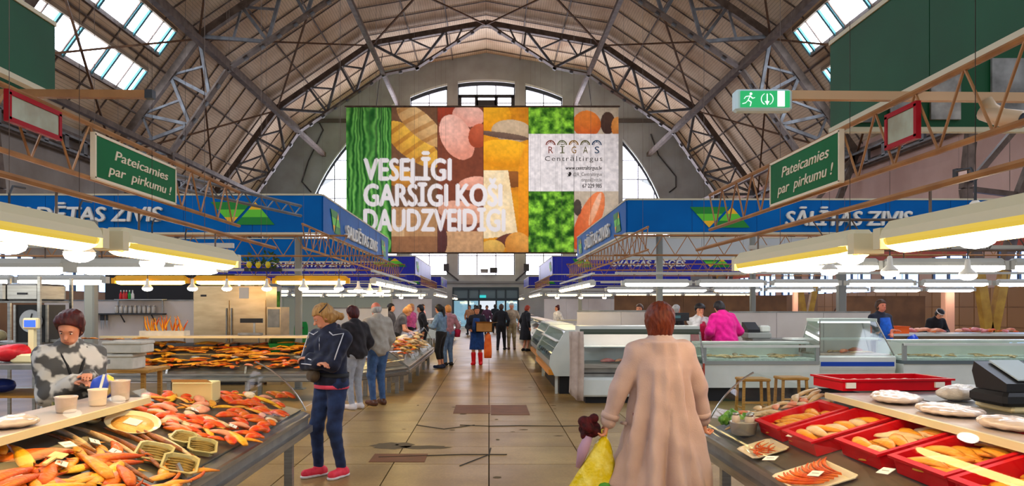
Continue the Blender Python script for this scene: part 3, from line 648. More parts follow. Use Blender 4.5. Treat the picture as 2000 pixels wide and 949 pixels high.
lattice('dark lattice girder over the steel kitchen on the far right', (3.2, 7.6, 2.2), (9.0, 7.6, 2.2), .3, .4, .01, m_steel)
lattice('grey perforated lattice girder on the upper left', (-3.2, 6.2, 2.75), (-2.3, 9.4, 2.75), .12, .3, .012, m_steel_l)
def post(x, y, z, label, r=.09, m=None):
    t = thing('steel_post', label, 'post', (x, y, 0)); B().cbox(x-r, x+r, y-r, y+r, .01, z, .02).build('shaft', m or m_post, t); B().box(x-r-.06, x+r+.06, y-r-.06, y+r+.06, 0, .02).build('base_plate', m_post, t)
post(PX(583, 15.2), 15.2, 3.5, 'grey steel post left of the blonde woman', .065); post(PX(1288, 15.4), 15.4, 3.5, 'grey steel post rising behind the woman in the coat', .06)
post(PX(1470, 18), 18, 3.5, 'grey steel post right of the pink jacket', .06); post(PX(1643, 18), 18, 3.5, 'grey steel post behind the glass case with a blue stripe', .09); post(PX(178, 11.2), 11.2, 2.9, 'grey steel post beside the knife shelf', .075)
post(PX(763, 31), 31, 3.4, 'far thin steel post under the left dark blue canopy', .07); post(PX(1133, 31), 31, 3.4, 'far thin steel post under the right dark blue canopy', .07)
# cross arms with the exit sign, dome camera
arm = thing('cross_arm', 'cream horizontal arm at upper left with a cut end', 'beam', (-2.0, 4.55, 2.9)); B().bar((-6.5, 4.55, 2.93), (-1.99, 4.55, 2.9), .045, .045).build('bar', m_rod, arm); B().bar((-2.03, 4.55, 2.9), (-1.985, 4.55, 2.9), .05, .05).build('end_cap', m_dkframe, arm)
arm = thing('cross_arm', 'cream horizontal arm holding the exit sign', 'beam', (1.75, 4.44, 2.86)); B().bar((1.68, 4.44, 2.865), (6.5, 4.44, 2.82), .045, .05).build('bar', M('cream_arm_paint', (206, 168, 128), .5), arm)
ex = thing('exit_sign', 'green emergency exit sign with a running figure', 'exit sign', (1.58, 4.44, 2.77)); ex0, ex1, ez0, ez1 = PX(1433, 4.44), PX(1543, 4.44), PZ(219, 4.44), PZ(177, 4.44)
B().cbox(ex0, ex1, 4.40, 4.48, ez0, ez1, .012).build('housing', M('exit_sign_case', (206, 232, 236), .4), ex)
B().box(ex0+.025, ex1-.02, 4.392, 4.401, ez0+.018, ez1-.014).build('face', EM('exit_sign_green', (0, 160, 88), .8), ex)
xw = EM('exit_sign_white', (230, 255, 244), .9); fx = ex0+.07; fz = ez0+.03
rm = B(); yy_ = 4.388
rm.lathe([(.0001, -.002), (.008, -.002), (.008, .002), (.0001, .002)], 10, (0, 0, 0)); rm.v = [(fx+.012+x, yy_, fz+.062+y) for x, y, z in rm.v]
for a, b in (((.008, .052), (-.004, .026)), ((.006, .05), (-.018, .046)), ((-.018, .046), (-.026, .034)), ((.006, .05), (.022, .036)), ((.022, .036), (.034, .04)), ((-.004, .026), (.014, .014)), ((.014, .014), (.008, -.008)), ((-.004, .026), (-.018, .01)), ((-.018, .01), (-.036, .006))):
    rm.bar((fx+a[0], yy_, fz+a[1]), (fx+b[0], yy_, fz+b[1]), .003, .009, (0, 1, 0))
rm.build('running_figure', xw, ex)
ar = B(); cx, cz = ex0+.175, (ez0+ez1)/2
ar.bar((cx, yy_, cz+.03), (cx, yy_, cz-.02), .004, .007, (0, 1, 0)); ar.add([(cx-.014, yy_, cz-.012), (cx, yy_, cz-.036), (cx+.014, yy_, cz-.012)], [(0, 1, 2)])
for s in (-1, 1):
    pts = [(cx+s*.034*math.cos(a), yy_, cz+.034*math.sin(a)) for a in [-1.1+2.2*i/8 for i in range(9)]]
    for a, b in zip(pts, pts[1:]): ar.bar(a, b, .003, .005, (0, 1, 0))
ar.build('arrow', xw, ex); B().box(ex0+.235, ex0+.275, 4.386, 4.393, ez0+.02, ez1-.016).build('white_panel', xw, ex)
# thank-you boards
def board(label, x, ya, yb, z0, z1, sg):
    t = thing('thank_you_board', label, 'sign', (x, min(ya, yb), z0)); gm = M('green_board', (0, 92, 44), .6, 0, (0, 102, 52), 2, spec=.15); wm = M('cream_board_edge', (222, 206, 176), .6)
    d = .012; B().box(x-d, x+d, min(ya, yb), max(ya, yb), z0, z1).build('panel', gm, t); y0, y1 = min(ya, yb), max(ya, yb); fr = B()
    for z in (z0, z1): fr.box(x-d*1.4, x+d*1.4, y0-.008, y1+.008, z-.009, z+.009)
    for y in (y0, y1): fr.box(x-d*1.4, x+d*1.4, y-.009, y+.009, z0, z1)
    fr.build('edge_strip', wm, t); xf = x-sg*(d+.002); wd = y1-y0; xd = (0, 1, 0) if sg < 0 else (0, -1, 0); ys = y0 if sg < 0 else y1; s_ = 1 if sg < 0 else -1
    text_mesh('Pateicamies', 'lettering', wm, t, (xf, ys+s_*.2*wd, z0+.57*(z1-z0)), xd, (0, 0, 1), .24*(z1-z0), .68*wd, .01, .004, .22); text_mesh('par  pirkumu !', 'lettering', wm, t, (xf, ys+s_*.13*wd, z0+.2*(z1-z0)), xd, (0, 0, 1), .24*(z1-z0), .8*wd, .008, .004, .22)
board('green Pateicamies par pirkumu board on the left girder', -2.57, 4.99, 6.27, 2.48, 2.77, -1); board('green Pateicamies par pirkumu board on the right girder', 2.27, 4.95, 6.16, 2.45, 2.78, 1)
def redboard(label, x, ya, yb, z0, z1):
    t = thing('framed_board', label, 'board', (x, ya, z0)); B().box(x-.008, x+.008, ya, yb, z0, z1).build('panel', M('pale_board_face', (176, 184, 160), .25, 0, (150, 146, 120), 4), t); fr = B(); rm_ = M('red_frame', (156, 0, 18), .5, spec=.15)
    for z in (z0, z1): fr.box(x-.014, x+.014, ya-.012, yb+.012, z-.013, z+.013)
    for y in (ya, yb): fr.box(x-.014, x+.014, y-.013, y+.013, z0, z1)
    fr.build('frame', rm_, t)
redboard('red-framed blank board at the upper left', -2.5, 3.99, 4.46, PZ(232, 3.99), PZ(180, 4.0)); redboard('red-framed blank board at the upper right', 2.275, 4.08, 4.38, 2.55, PZ(229, 4.38))
dc = thing('security_camera', 'cream security camera under the right arm', 'camera', (2.9, 4.4, 2.7)); cm = M('cream_camera', (214, 184, 150), .4)
B().tube([(2.86, 4.42, 2.83), (2.88, 4.4, 2.78), (2.93, 4.38, 2.74)], .035, 10).build('bracket', cm, dc, True); B().tube([(2.86, 4.45, 2.77), (2.90, 4.36, 2.72), (2.95, 4.25, 2.68)], [.045, .05, .05], 12).build('body', cm, dc, True); B().tube([(2.95, 4.25, 2.68), (2.956, 4.24, 2.676)], .038, 12).build('lens', m_dkframe, dc)
fl = thing('floodlight', 'small black floodlight on a truss leg at right', 'floodlight', (14.0, 23.0, 5.4)); B().box(13.85, 14.2, 22.75, 22.95, 5.4, 5.72).build('case', m_dkframe, fl); B().box(13.9, 14.15, 22.735, 22.75, 5.45, 5.67).build('lens', M('floodlight_glass', (236, 200, 180), .2), fl); B().bar((14.1, 22.9, 5.45), (14.6, 23.2, 5.4), .06).build('bracket', m_dkframe, fl)
# ================================================================== lamps
m_tube = EM('cool_tube_light', (255, 252, 240), LAMP); m_tubew = EM('warm_tube_light', (255, 222, 150), LAMP); m_case = M('lamp_housing', (206, 196, 160), .5); m_casey = M('yellow_lamp_housing', (238, 170, 24), .45); m_caseg = M('grey_lamp_housing', (188, 186, 176), .5)
def fluor_proto(L_, mt, case, w_=.13, h_=.10, dd=.06, dm=None):
    """trough lamp along x, centred on its origin, glowing diffuser below"""
    t = thing('fluorescent_lamp', 'lamp', 'lamp')
    ring = lambda x, s: [(x, -w_/2*s, .0), (x, -w_/2*.9*s, .035*s), (x, -w_/4*s, h_*s*.75), (x, w_/4*s, h_*s*.75), (x, w_/2*.9*s, .035*s), (x, w_/2*s, .0)]
    B().loft([ring(-L_/2, .6), ring(-L_/2+.05, 1), ring(L_/2-.05, 1), ring(L_/2, .6)], False).build('housing', case, t)
    def trough(i0, i1, nm, m):
        r2 = lambda x, s: [(x, w_/2*s*math.cos(a), -dd*s*math.sin(a)) for a in [PI*i/12 for i in range(i0, i1+1)]]
        B().loft([r2(-L_/2+.05, .8), r2(-L_/2+.1, 1), r2(L_/2-.1, 1), r2(L_/2-.05, .8)], False, False).build(nm, m, t)
    trough(2, 10, 'tube', mt)
    for i0, i1 in ((0, 2), (10, 12)): trough(i0, i1, 'diffuser', dm or mt)
    for s in (-1, 1):
        B().box(s*L_/2-.03, s*L_/2+.03, -w_*.42, w_*.42, -.04, .05).build('end_cap', case, t)
        B().tube([(s*L_*.33, 0, h_*.7), (s*L_*.33, 0, .17)], .006, 5).build('hanger', m_steel, t)
    return t
P_WARM = fluor_proto(1.65, EM('near_warm_tube', (255, 208, 128), LAMP*1.7), m_case, .16, .10, .06, EM('yellow_diffuser_glow', (236, 200, 70), .55)); P_COOL = fluor_proto(1.22, m_tube, m_caseg); P_YEL = fluor_proto(1.22, EM('amber_tube', (255, 196, 96), LAMP*1.5), m_casey, .11, .12); P_ROW = fluor_proto(1.22, m_tubew, m_caseg)
used = set()
def lamp(proto, x, y, z, along='x', label='', group=None):
    r = (0, 0, 0 if along == 'x' else PI/2)
    if proto.name in used: return dup(proto, (x, y, z), r, label=label, group=group)
    used.add(proto.name); proto.location = (x, y, z); proto.rotation_euler = r; proto['label'] = label
    if group: proto['group'] = group
    return proto
ORD = ('first', 'second', 'third', 'fourth', 'fifth', 'sixth', 'seventh', 'eighth', 'ninth', 'tenth')
for k, (x, y, z, lb) in enumerate(((-1.78, 4.45, 1.95, 'long cream tube lamp ending nearest the aisle on the left'), (-1.80, 2.65, 1.95, 'cream tube lamp cut by the left picture edge'),
        (1.68, 4.25, 1.92, 'long cream tube lamp over the red crates'), (1.72, 2.45, 1.93, 'large cream tube lamp at the right picture edge'))): lamp(P_WARM, x, y, z, 'y', lb)
def row(proto, n_, x0, y0, dx, dy, z, what, group, rail):
    """row of lamps under one rail; labels count from the aisle or from the viewer"""
    for i in range(n_): lamp(proto, x0+dx*i, y0+dy*i, z, 'x' if dx else 'y', '%s from the %s, tube lamp in %s' % (ORD[i], 'aisle' if dx else 'viewer', what), group)
    a = Vector((x0-dx*.55, y0-dy*.55, z+.185)); b = Vector((x0+dx*(n_-.4), y0+dy*(n_-.4), z+.185))
    t = thing('lamp_rail', rail, 'rail', tuple(a)); B().bar(a, b, .05, .04).build('channel', m_caseg, t)
    for f in (.06, .5, .94):
        p = a.lerp(b, f); B().tube([p, p+Vector((0, 0, roof_z(p.x-HC)-.1-p.z))], .003, 5).build('suspension_rod', m_steel, t)
row(P_COOL, 3, -2.85, 6.45, -1.28, 0, 1.97, 'the nearest crosswise row left', 'nearest crosswise lamps left', 'grey rail of the nearest crosswise lamps on the left')
row(P_COOL, 4, 3.3, 7.7, 1.26, 0, 2.05, 'the nearest crosswise row right', 'nearest crosswise lamps right', 'grey rail of the nearest crosswise lamps on the right')
row(P_COOL, 3, -5.9, 10.6, -1.26, 0, 2.0, 'the thin row behind the seller', 'thin lamps behind the left stall', 'thin rail behind the seller in the grey blouse')
row(P_YEL, 3, -2.95, 12.75, -1.33, 0, 2.06, 'the yellow row over the smoked fish', 'yellow lamps', 'grey rail of the yellow lamps')
row(P_ROW, 6, -2.05, 14.2, 0, 1.32, 2.08, 'the left blue stall aisle row', 'aisle lamps left blue stall', 'rail of the aisle lamps in the left blue stall')
row(P_COOL, 6, 3.05, 14.0, 1.36, 0, 2.06, 'the long row above the right cases', 'long lamp row right', 'rail of the lamps above the right cases')
row(P_ROW, 5, 2.0, 15.4, 0, 1.32, 2.08, 'the right blue stall aisle row', 'aisle lamps right blue stall', 'rail of the aisle lamps in the right blue stall')
row(P_ROW, 6, -2.1, 30.4, 0, 1.32, 2.1, 'the far left aisle row', 'far aisle lamps left', 'rail of the far aisle lamps on the left')
row(P_ROW, 6, 2.0, 30.0, 0, 1.32, 2.1, 'the far right aisle row', 'far aisle lamps right', 'rail of the far aisle lamps on the right')
row(P_ROW, 6, 2.8, 29.4, 1.32, 0, 2.08, 'the far right crosswise row', 'far crosswise lamps right', 'rail of the far crosswise lamps on the right')
row(P_ROW, 5, -3.0, 29.4, -1.32, 0, 2.08, 'the far left crosswise row', 'far crosswise lamps left', 'rail of the far crosswise lamps on the left')
row(P_COOL, 7, 3.6, 19.6, 1.36, 0, 2.06, 'the second row behind the right cases', 'second lamp row right', 'rail of the second lamp row on the right')
row(P_ROW, 5, -3.2, 20.5, -1.36, 0, 2.06, 'the back row of the left blue stall', 'back lamps left blue stall', 'rail of the back lamps in the left blue stall')
row(P_ROW, 4, -2.1, 45.5, 0, 1.32, 2.1, 'the farthest left aisle row', 'farthest aisle lamps left', 'rail of the farthest aisle lamps on the left')
row(P_ROW, 4, 2.0, 45.5, 0, 1.32, 2.1, 'the farthest right aisle row', 'farthest aisle lamps right', 'rail of the farthest aisle lamps on the right')
def pendant_proto():
    t = thing('pendant_lamp', 'p', 'lamp'); B().lathe([(.012, .15), (.022, .14), (.03, .06), (.07, .02), (.085, .0), (.08, .0), (.03, .04), (.0005, .045)], 14).build('shade', M('white_lamp_shade', (226, 220, 206), .4), t, True)
    B().ell((0, 0, -.012), (.082, .082, .045), 14, 6).build('bulb', EM('bulb_glow', (255, 246, 226), LAMP*1.5), t, True); B().tube([(0, 0, .15), (0, 0, .25), (0, .03, .295), (0, .135, .30)], .006, 5).build('cord', m_dkframe, t); return t
PEN = pendant_proto(); first = [True]
def pend(x, y, z, label, group=None):
    if first[0]: first[0] = False; PEN.location = (x, y, z); tag(PEN, label, None, group); o = PEN
    else: o = dup(PEN, (x, y, z), label=label, group=group)
    if y < 9 or 13 < y < 17: B().tube([(x, y, z+.24), (x, y, roof_z(x-HC)-.02)], .0018, 5).build('suspension_wire', m_steel, o)
    return o
def pends(lst, what, group):
    for k, (x, y, z) in enumerate(lst): pend(x, y, z, '%s from the left of %s' % (ORD[k], what), group)
pends([(PX(px, Y), Y, PZ(py, Y)) for px, py, Y in ((18, 475, 3.9), (155, 493, 4.3), (297, 511, 5.3), (362, 520, 6.0))], 'the glowing pendants among the left lamps', 'near pendants left')
pends([(PX(px, Y), Y, PZ(py, Y)) for px, py, Y in ((1620, 527, 7.4), (1660, 500, 4.6), (1738, 530, 7.4), (1890, 536, 7.4), (1905, 460, 3.3))], 'the glowing pendants among the right lamps', 'near pendants right')
pends([(PX(px, Y), Y, 1.945 if Y < 13 else 1.93) for px, Y in ((288, 12.63), (376, 12.63), (443, 12.63), (521, 12.63), (593, 12.63), (662, 12.63), (700, 13.4), (722, 14.6), (742, 16))], 'the small bulbs below the yellow lamps', 'bulbs below the yellow lamps')
pends([(2.6+.9*i, 29.28, 1.97) for i in range(9)], 'the tiny far bulbs on the right', 'far spot bulbs right')
pends([(-2.6-.75*i, 29.28, 1.97) for i in (5, 4, 3, 2, 1, 0)], 'the tiny far bulbs on the left', 'far spot bulbs left')
for x, y0, y1, z in ((-1.78, 1.0, 6.4, 2.13), (1.68, 1.0, 6.2, 2.10)):
    t = thing('lamp_rail', 'ochre rail carrying the near cream lamps on the %s' % ('left' if x < 0 else 'right'), 'rail', (x, y0, z)); B().tube([(x, y0, z), (x, y1, z)], .014, 6).build('channel', m_rod, t)
    for y in (1.5, 6.0): B().tube([(x, y, z), (x, y, roof_z(x-HC)-.1)], .002, 5).build('suspension_rod', m_steel, t)
# ================================================================== counters and cases
m_inox = M('brushed_steel', (176, 174, 168), .3, .85, (150, 148, 142), 3, stretch=(1, 1, 12)); m_inoxd = M('dull_steel', (150, 150, 146), .42, .6, (122, 122, 120), 4); m_white = M('white_enamel', (222, 226, 218), .3, 0, (208, 214, 206), 2); m_grey = M('grey_enamel', (150, 154, 150), .4)
m_glass = GLASS('clear_display_glass', (248, 251, 249), .02, .07); m_glassg = GLASS('greenish_case_glass', (232, 242, 236), .08, .22); m_dark = M('dark_plinth', (36, 36, 38), .6); m_wood = M('ochre_wood', (190, 140, 62), .5, 0, (160, 110, 44), 6, stretch=(1, 8, 8)); m_deck = M('display_deck', (112, 104, 92), .3, .3, (90, 84, 74), 3)
m_brass = M('cream_shelf_edge', (222, 206, 160), .3)
def frame2(p, q, side):
    p, q = Vector((p[0], p[1], 0)), Vector((q[0], q[1], 0)); u = (q-p); ln = u.length; u.normalize(); n_ = Vector((-u.y, u.x, 0))*side
    return p, u, n_, ln
def counter(label, p, q, side, z0=.5, zf=.70, zb=.92, dp=1.05, top=1.15, gd=.45, shelf=(.40, .85), panes=2, ends=(0, 1), shelf_to=1.0, sz=None, body=None, trim=None, cat='display counter'):
    """glass fronted fish counter: tray on legs, sloping deck, curved panes, top shelf"""
    P0, u, n_, ln = frame2(p, q, side); t = thing('fish_counter', label, cat, tuple(P0))
    W = lambda s, d, z: tuple(P0+u*s+n_*d+Vector((0, 0, z)))
    def ex(poly, s0, s1, nm, m, par=t, smooth=False):
        k = len(poly); mb = B(); mb.add([W(s0, d, z) for d, z in poly]+[W(s1, d, z) for d, z in poly], [tuple(range(k)), tuple(range(2*k-1, k-1, -1))]+[(i, i+k, (i+1) % k+k, (i+1) % k) for i in range(k)]); return mb.build(nm, m, par, smooth)
    ex([(0, z0), (0, zf-.015), (.03, zf), (dp-.12, zb), (dp, zb), (dp, z0)], 0, ln, 'tray', body or m_inoxd)
    ex([(.06, zf+.012), (dp-.14, zb+.004), (dp-.14, zb+.014), (.06, zf+.022)], .02, ln-.02, 'deck', m_deck)
    ex([(-.035, z0+.02), (-.035, z0+.075), (0, z0+.085), (0, z0+.01)], -.03, ln+.03, 'bumper_rail', trim or m_inox); ex([(-.018, zf-.05), (-.018, zf-.02), (0, zf-.015), (0, zf-.055)], 0, ln, 'upper_trim', trim or m_inox)
    k = max(2, round(ln/1.6))
    for i in range(k+1):
        s = min(max(.12, ln*i/k), ln-.12)
        for d in (.14, dp-.12): B().box(-.035, .035, -.035, .035, 0, z0+.005).build('leg', m_inox, t, world=False).location = P0+u*s+n_*d-P0
    prof = [(.02+gd*(.45*(1-math.cos(PI/2*i/8))+.55*i/8), zf+.01+(top-zf-.01)*(.45*math.sin(PI/2*i/8)+.55*i/8)) for i in range(9)]
    for i in range(panes):
        s0, s1 = ln*i/panes+.008, ln*(i+1)/panes-.008; mb = B(); mb.loft([[W(s0, d, z), W(s1, d, z)] for d, z in prof], False); mb.build('glass_pane', m_glass, t, True)
        if i: 
            B().bar(W(s0-.008, .0, zf-.02), W(s0-.008, .06, zf+.10), .035, .012).build('glass_clip', m_inox, t)
    for e in ends:
        s = e*ln+(.006 if e == 0 else -.006); k2 = len(prof); pl = [W(s, d, z) for d, z in prof]+[W(s, dp-.05, top), W(s, dp-.05, zb)]; mb = B(); mb.add(pl, [tuple(range(len(pl)))]); mb.build('end_pane', m_glass, t)
        B().tube([W(s, d, z) for d, z in prof], .008, 5).build('pane_edge', m_inox, t)
    if shelf:
        top = sz or top; ls = ln*shelf_to; ex([(shelf[0]+.02, top-.02), (shelf[0]+.02, top+.012), (shelf[1], top+.012), (shelf[1], top-.02)], 0, ls, 'top_shelf', M('shelf_laminate', (186, 168, 156), .3)); ex([(shelf[0], top-.025), (shelf[0], top+.015), (shelf[0]+.02, top+.015), (shelf[0]+.02, top-.025)], 0, ls, 'shelf_edge', m_brass)
        for i in range(max(2, round(ls/1.5))+1):
            s = min(max(.05, ls*i/max(2, round(ls/1.5))), ls-.05); B().tube([W(s, shelf[1]-.06, zb), W(s, shelf[1]-.06, top-.02)], .014, 7).build('shelf_post', m_inox, t)
    return t, W
# near left and near right counters
C1L, WL = counter('long curved-glass fish counter at the lower left', (-1.62, 1.4), (-1.62, 6.88), 1, shelf=(.66, 1.08), sz=1.02, shelf_to=.69, ends=(1,))
C1R, WR = counter('long glass fish counter with red crates at the lower right', (1.70, 1.4), (1.70, 6.1), -1, z0=.46, zf=.66, zb=.94, dp=1.1, top=1.12, gd=.38, shelf=(.68, 1.12), sz=1.02, shelf_to=.86, ends=(1,))
C2LF, WLF = counter('glass counter of smoked fish facing the viewer before the steel refrigerator', (-2.84, 13.2), (-6.9, 13.2), -1, z0=.34, zf=.50, zb=.96, dp=1.0, top=1.10, panes=3, ends=(1,))
C2LC, _ = counter('slanted corner counter behind the waiting couple', (-1.55, 14.5), (-2.4, 13.2), -1, z0=.34, zf=.50, zb=.62, dp=.46, top=.9, gd=.2, panes=1, ends=(), shelf=None)
C2LA, WLA = counter('aisle counter heaped with fish before the blonde seller', (-1.55, 14.8), (-1.55, 21.5), 1, z0=.34, zf=.50, zb=.84, dp=.62, top=1.05, gd=.26, panes=4, ends=(1,), shelf=None)
C3L, _ = counter('far aisle counter under the left dark blue canopy', (-1.65, 29.5), (-1.65, 38.5), 1, z0=.4, zf=.6, zb=.8, dp=.9, top=1.1, panes=4, body=m_white)
C3R, WR3 = counter('far aisle counter under the right dark blue canopy', (1.55, 23.0), (1.55, 38.5), -1, z0=.4, zf=.6, zb=.8, dp=.9, top=1.1, panes=6, body=m_white)
C3RF, _ = counter('far crosswise counter on the right', (2.6, 29.0), (9.5, 29.0), 1, z0=.4, zf=.6, zb=.8, dp=.9, top=1.1, panes=4, body=m_white)
C4L, _ = counter('farthest counter on the left near the exit', (-1.9, 45), (-1.9, 52), 1, z0=.4, zf=.6, zb=.8, dp=.9, top=1.1, body=m_white); C4R, _ = counter('farthest counter on the right near the exit', (1.8, 45), (1.8, 52), -1, z0=.4, zf=.6, zb=.8, dp=.9, top=1.1, body=m_white)
# ---- refrigerated cases on the right
def tall_case(label, x0, x1, y, rx=0):
    t = thing('refrigerated_case', label, 'display case', ((x0+x1)/2, y, 0)); w_ = x1-x0
    def ex(poly, a, b, nm, m, smooth=False): return B().prism(poly, 'x', a, b).build(nm, m, t, smooth)
    ex([(y+.15, .0), (y+.15, .12), (y+.9, .12), (y+.9, 0)], x0+.08, x1-.08, 'plinth', m_dark)
    ex([(y+.02, .12), (y, .15), (y, .40), (y+.05, .44), (y+.95, .44), (y+.95, .12)], x0, x1, 'base', m_white)
    ex([(y+.12, .44), (y+.12, .60), (y+.95, .60), (y+.95, .44)], x0+.02, x1-.02, 'grille', m_inoxd)
    ex([(y+.10, .50), (y+.10, .515), (y+.12, .515), (y+.12, .50)], x0+.02, x1-.02, 'grille_slot', m_dark)
    ex([(y+.02, .60), (y+.02, .67), (y+.95, .67), (y+.95, .60)], x0, x1, 'display_sill', m_inox)
    ex([(y+.90, .67), (y+.90, 1.24), (y+.95, 1.24), (y+.95, .67)], x0, x1, 'back_panel', M('case_back', (226, 220, 222), .35)); ex([(y+.35, .93), (y+.35, .945), (y+.9, .945), (y+.9, .93)], x0+.03, x1-.03, 'shelf', M('glass_shelf_edge', (232, 232, 232), .2))
    ex([(y+.28, 1.22), (y+.28, 1.30), (y+.95, 1.30), (y+.95, 1.22)], x0, x1, 'top', m_white); ex([(y+.265, 1.16), (y+.265, 1.25), (y+.285, 1.25), (y+.285, 1.16)], x0, x1, 'header_band', M('dark_green_band', (84, 92, 80), .4))
    B().box(x0+.06, x1-.06, y+.5, y+.54, 1.19, 1.215).build('case_light', EM('case_light_glow', (255, 236, 226), 9.0), t)
    B().add([(x0+.01, y+.03, .67), (x1-.01, y+.03, .67), (x1-.01, y+.27, 1.2), (x0+.01, y+.27, 1.2)], [(0, 1, 2, 3)]).build('front_glass', m_glassg, t)
    for x in (x0+.008, x1-.008):
        B().add([(x, y+.03, .67), (x, y+.9, .67), (x, y+.9, 1.22), (x, y+.27, 1.22)], [(0, 1, 2, 3)]).build('side_glass', m_glassg, t); B().bar((x, y+.03, .67), (x, y+.27, 1.2), .03, .03).build('corner_post', m_inox, t)
        B().box(x-.015, x+.015, y+.0, y+.03, .38, .68).build('red_corner', M('red_corner_strip', (170, 66, 48), .5), t)
    return t
def low_case(label, x0, x1, y, top=.99, band=m_grey):
    t = thing('chest_case', label, 'display case', ((x0+x1)/2, y, 0)); ex = lambda poly, nm, m: B().prism(poly, 'x', x0, x1).build(nm, m, t)
    B().box(x0+.05, x1-.05, y+.1, y+.85, 0, .24).build('plinth', m_dark, t); ex([(y, .24), (y, .64), (y+.95, .64), (y+.95, .24)], 'body', m_white); ex([(y-.02, .64), (y-.02, .70), (y+.95, .70), (y+.95, .64)], 'band', band)
    B().box(x0+.05, x1-.05, y+.04, y+.9, .70, .74).build('ice_bed', M('crushed_ice', (230, 238, 232), .3, 0, (206, 220, 206), 18, 5, .8, 40), t)
    B().add([(x0+.03, y+.005, .70), (x1-.03, y+.005, .70), (x1-.03, y+.005, top-.05), (x0+.03, y+.005, top-.05)], [(0, 1, 2, 3)]).build('front_glass', m_glassg, t); B().add([(x0, y+.005, top-.03), (x1, y+.005, top-.03), (x1, y+.42, top+.0), (x0, y+.42, top+.0)], [(0, 1, 2, 3)]).build('top_glass', m_glassg, t)
    B().box(x0, x1, y+.42, y+.75, top-.02, top+.02).build('service_ledge', m_white, t); B().box(x0, x1, y-.01, y+.03, top-.06, top-.02).build('top_rail', m_white, t); B().box(x0, x1, y+.88, y+.95, .70, top-.02).build('back_panel', m_white, t)
    for x in (x0, x1-.06): B().box(x, x+.06, y, y+.06, .70, top-.03).build('corner_post', m_grey, t)
    return t
F2 = tall_case('tall refrigerated case with pink meat behind the woman in the coat', 1.56, 3.62, 12.9)
F3 = low_case('low white chest case in front of the pink jacket', 3.68, 5.68, 13.2)
F5 = low_case('long low chest case at the right picture edge', 7.18, 10.6, 13.3, 1.02, M('slate_band', (96, 108, 112), .4))
def slant_case(label, x0, x1, y):
    t = thing('slanted_case', label, 'display case', ((x0+x1)/2, y, 0)); ex = lambda poly, nm, m: B().prism(poly, 'x', x0, x1).build(nm, m, t)
    B().box(x0+.1, x1-.1, y+.2, y+.8, 0, .2).build('plinth', m_dark, t); ex([(y+.1, .2), (y+.02, .52), (y+.95, .52), (y+.95, .2)], 'base', m_white); ex([(y+.015, .52), (y, .57), (y, .75), (y+.05, .78), (y+.95, .78), (y+.95, .52)], 'sill', m_white); B().box(x0+.03, x1-.03, y-.008, y+.004, .595, .67).build('blue_stripe', M('blue_stripe', (20, 70, 178), .4), t)
    B().box(x0+.05, x1-.05, y+.05, y+.9, .78, .80).build('tray', M('pinkish_tray', (226, 204, 190), .4, 0, (206, 176, 160), 9), t); B().box(x0-.3, x1+.05, y+.45, y+.9, 1.03, 1.06).build('shelf', m_white, t); B().box(x0+.15, x1-.15, y+.35, y+.9, 1.37, 1.42).build('top', M('sage_top', (196, 210, 200), .4), t)
    B().box(x0+.2, x1-.2, y+.5, y+.53, 1.34, 1.365).build('case_light', EM('case_light_cool', (236, 246, 255), 2.0), t)
    a = [(x0+.02, y+.02, .78), (x1-.02, y+.02, .78), (x1-.17, y+.36, 1.38), (x0+.17, y+.36, 1.38)]; B().add(a, [(0, 1, 2, 3)]).build('front_glass', m_glassg, t); b = [(x0+.02, y+.88, .78), (x1-.02, y+.88, .78), (x1-.17, y+.88, 1.38), (x0+.17, y+.88, 1.38)]
    B().add([a[0], b[0], b[3], a[3]], [(0, 1, 2, 3)]).build('side_glass', m_glassg, t); B().add([a[1], b[1], b[2], a[2]], [(0, 1, 2, 3)]).build('side_glass', m_glassg, t); B().add(b, [(0, 1, 2, 3)]).build('back_glass', m_glassg, t)
    for p_, q_ in ((a[0], a[3]), (a[1], a[2]), (b[0], b[3]), (b[1], b[2])): B().bar(p_, q_, .018).build('glass_edge', m_inox, t)
    return t
F4 = slant_case('slanted glass case with a bright blue stripe', 5.76, 7.10, 13.4)
def aisle_case(label, x, y0, y1):
    t = thing('curved_case', label, 'display case', (x+.4, y0, 0)); prof = [(x+.1, .34), (x, .55), (x+.02, .72), (x+.30, 1.18), (x+.85, 1.18), (x+.85, .34)]
    for y in (y0, y1): B().prism(prof, 'y', y-.02, y+.02).build('end_panel', m_white, t)
    B().prism([(x+.1, .34), (x+.02, .52), (x+.02, .62), (x+.85, .62), (x+.85, .34)], 'y', y0+.02, y1-.02).build('body', m_grey, t); B().box(x-.012, x+.1, y0, y1, .36, .46).build('orange_bumper', M('orange_bumper', (226, 146, 40), .4), t); B().box(x+.3, x+.85, y0, y1, 1.17, 1.2).build('top', m_white, t)
    B().add([(x+.0, y0, .64), (x+.0, y1, .64), (x+.30, y1, 1.17), (x+.30, y0, 1.17)], [(0, 1, 2, 3)]).build('front_glass', m_glassg, t)
    for k in range(3): B().box(x+.12, x+.8, y0+.05, y1-.05, .70+.14*k, .715+.14*k).build('shelf', M('glass_shelf_edge', (232, 232, 232), .2), t)
    for k in range(8): B().box(x+.06, x+.10, y0+.1+k*(y1-y0-.3)/7, y0+.35+k*(y1-y0-.3)/7, .66, .72).build('price_rail', M('price_rail', (90, 96, 110), .4), t)
    B().box(x+.2, x+.7, y0+.1, y1-.1, 0, .34).build('plinth', m_dark, t)
    for y in (y0+.1, y1-.2): B().box(x+.12, x+.17, y, y+.05, 0, .36).build('leg', m_white, t)
    return t
F1 = aisle_case('white refrigerated case facing the aisle with an orange bumper', 1.12, 14.3, 18.2); F1b = aisle_case('second refrigerated case farther along the right aisle', 1.22, 18.8, 22.4)
cl = B(); rg = []
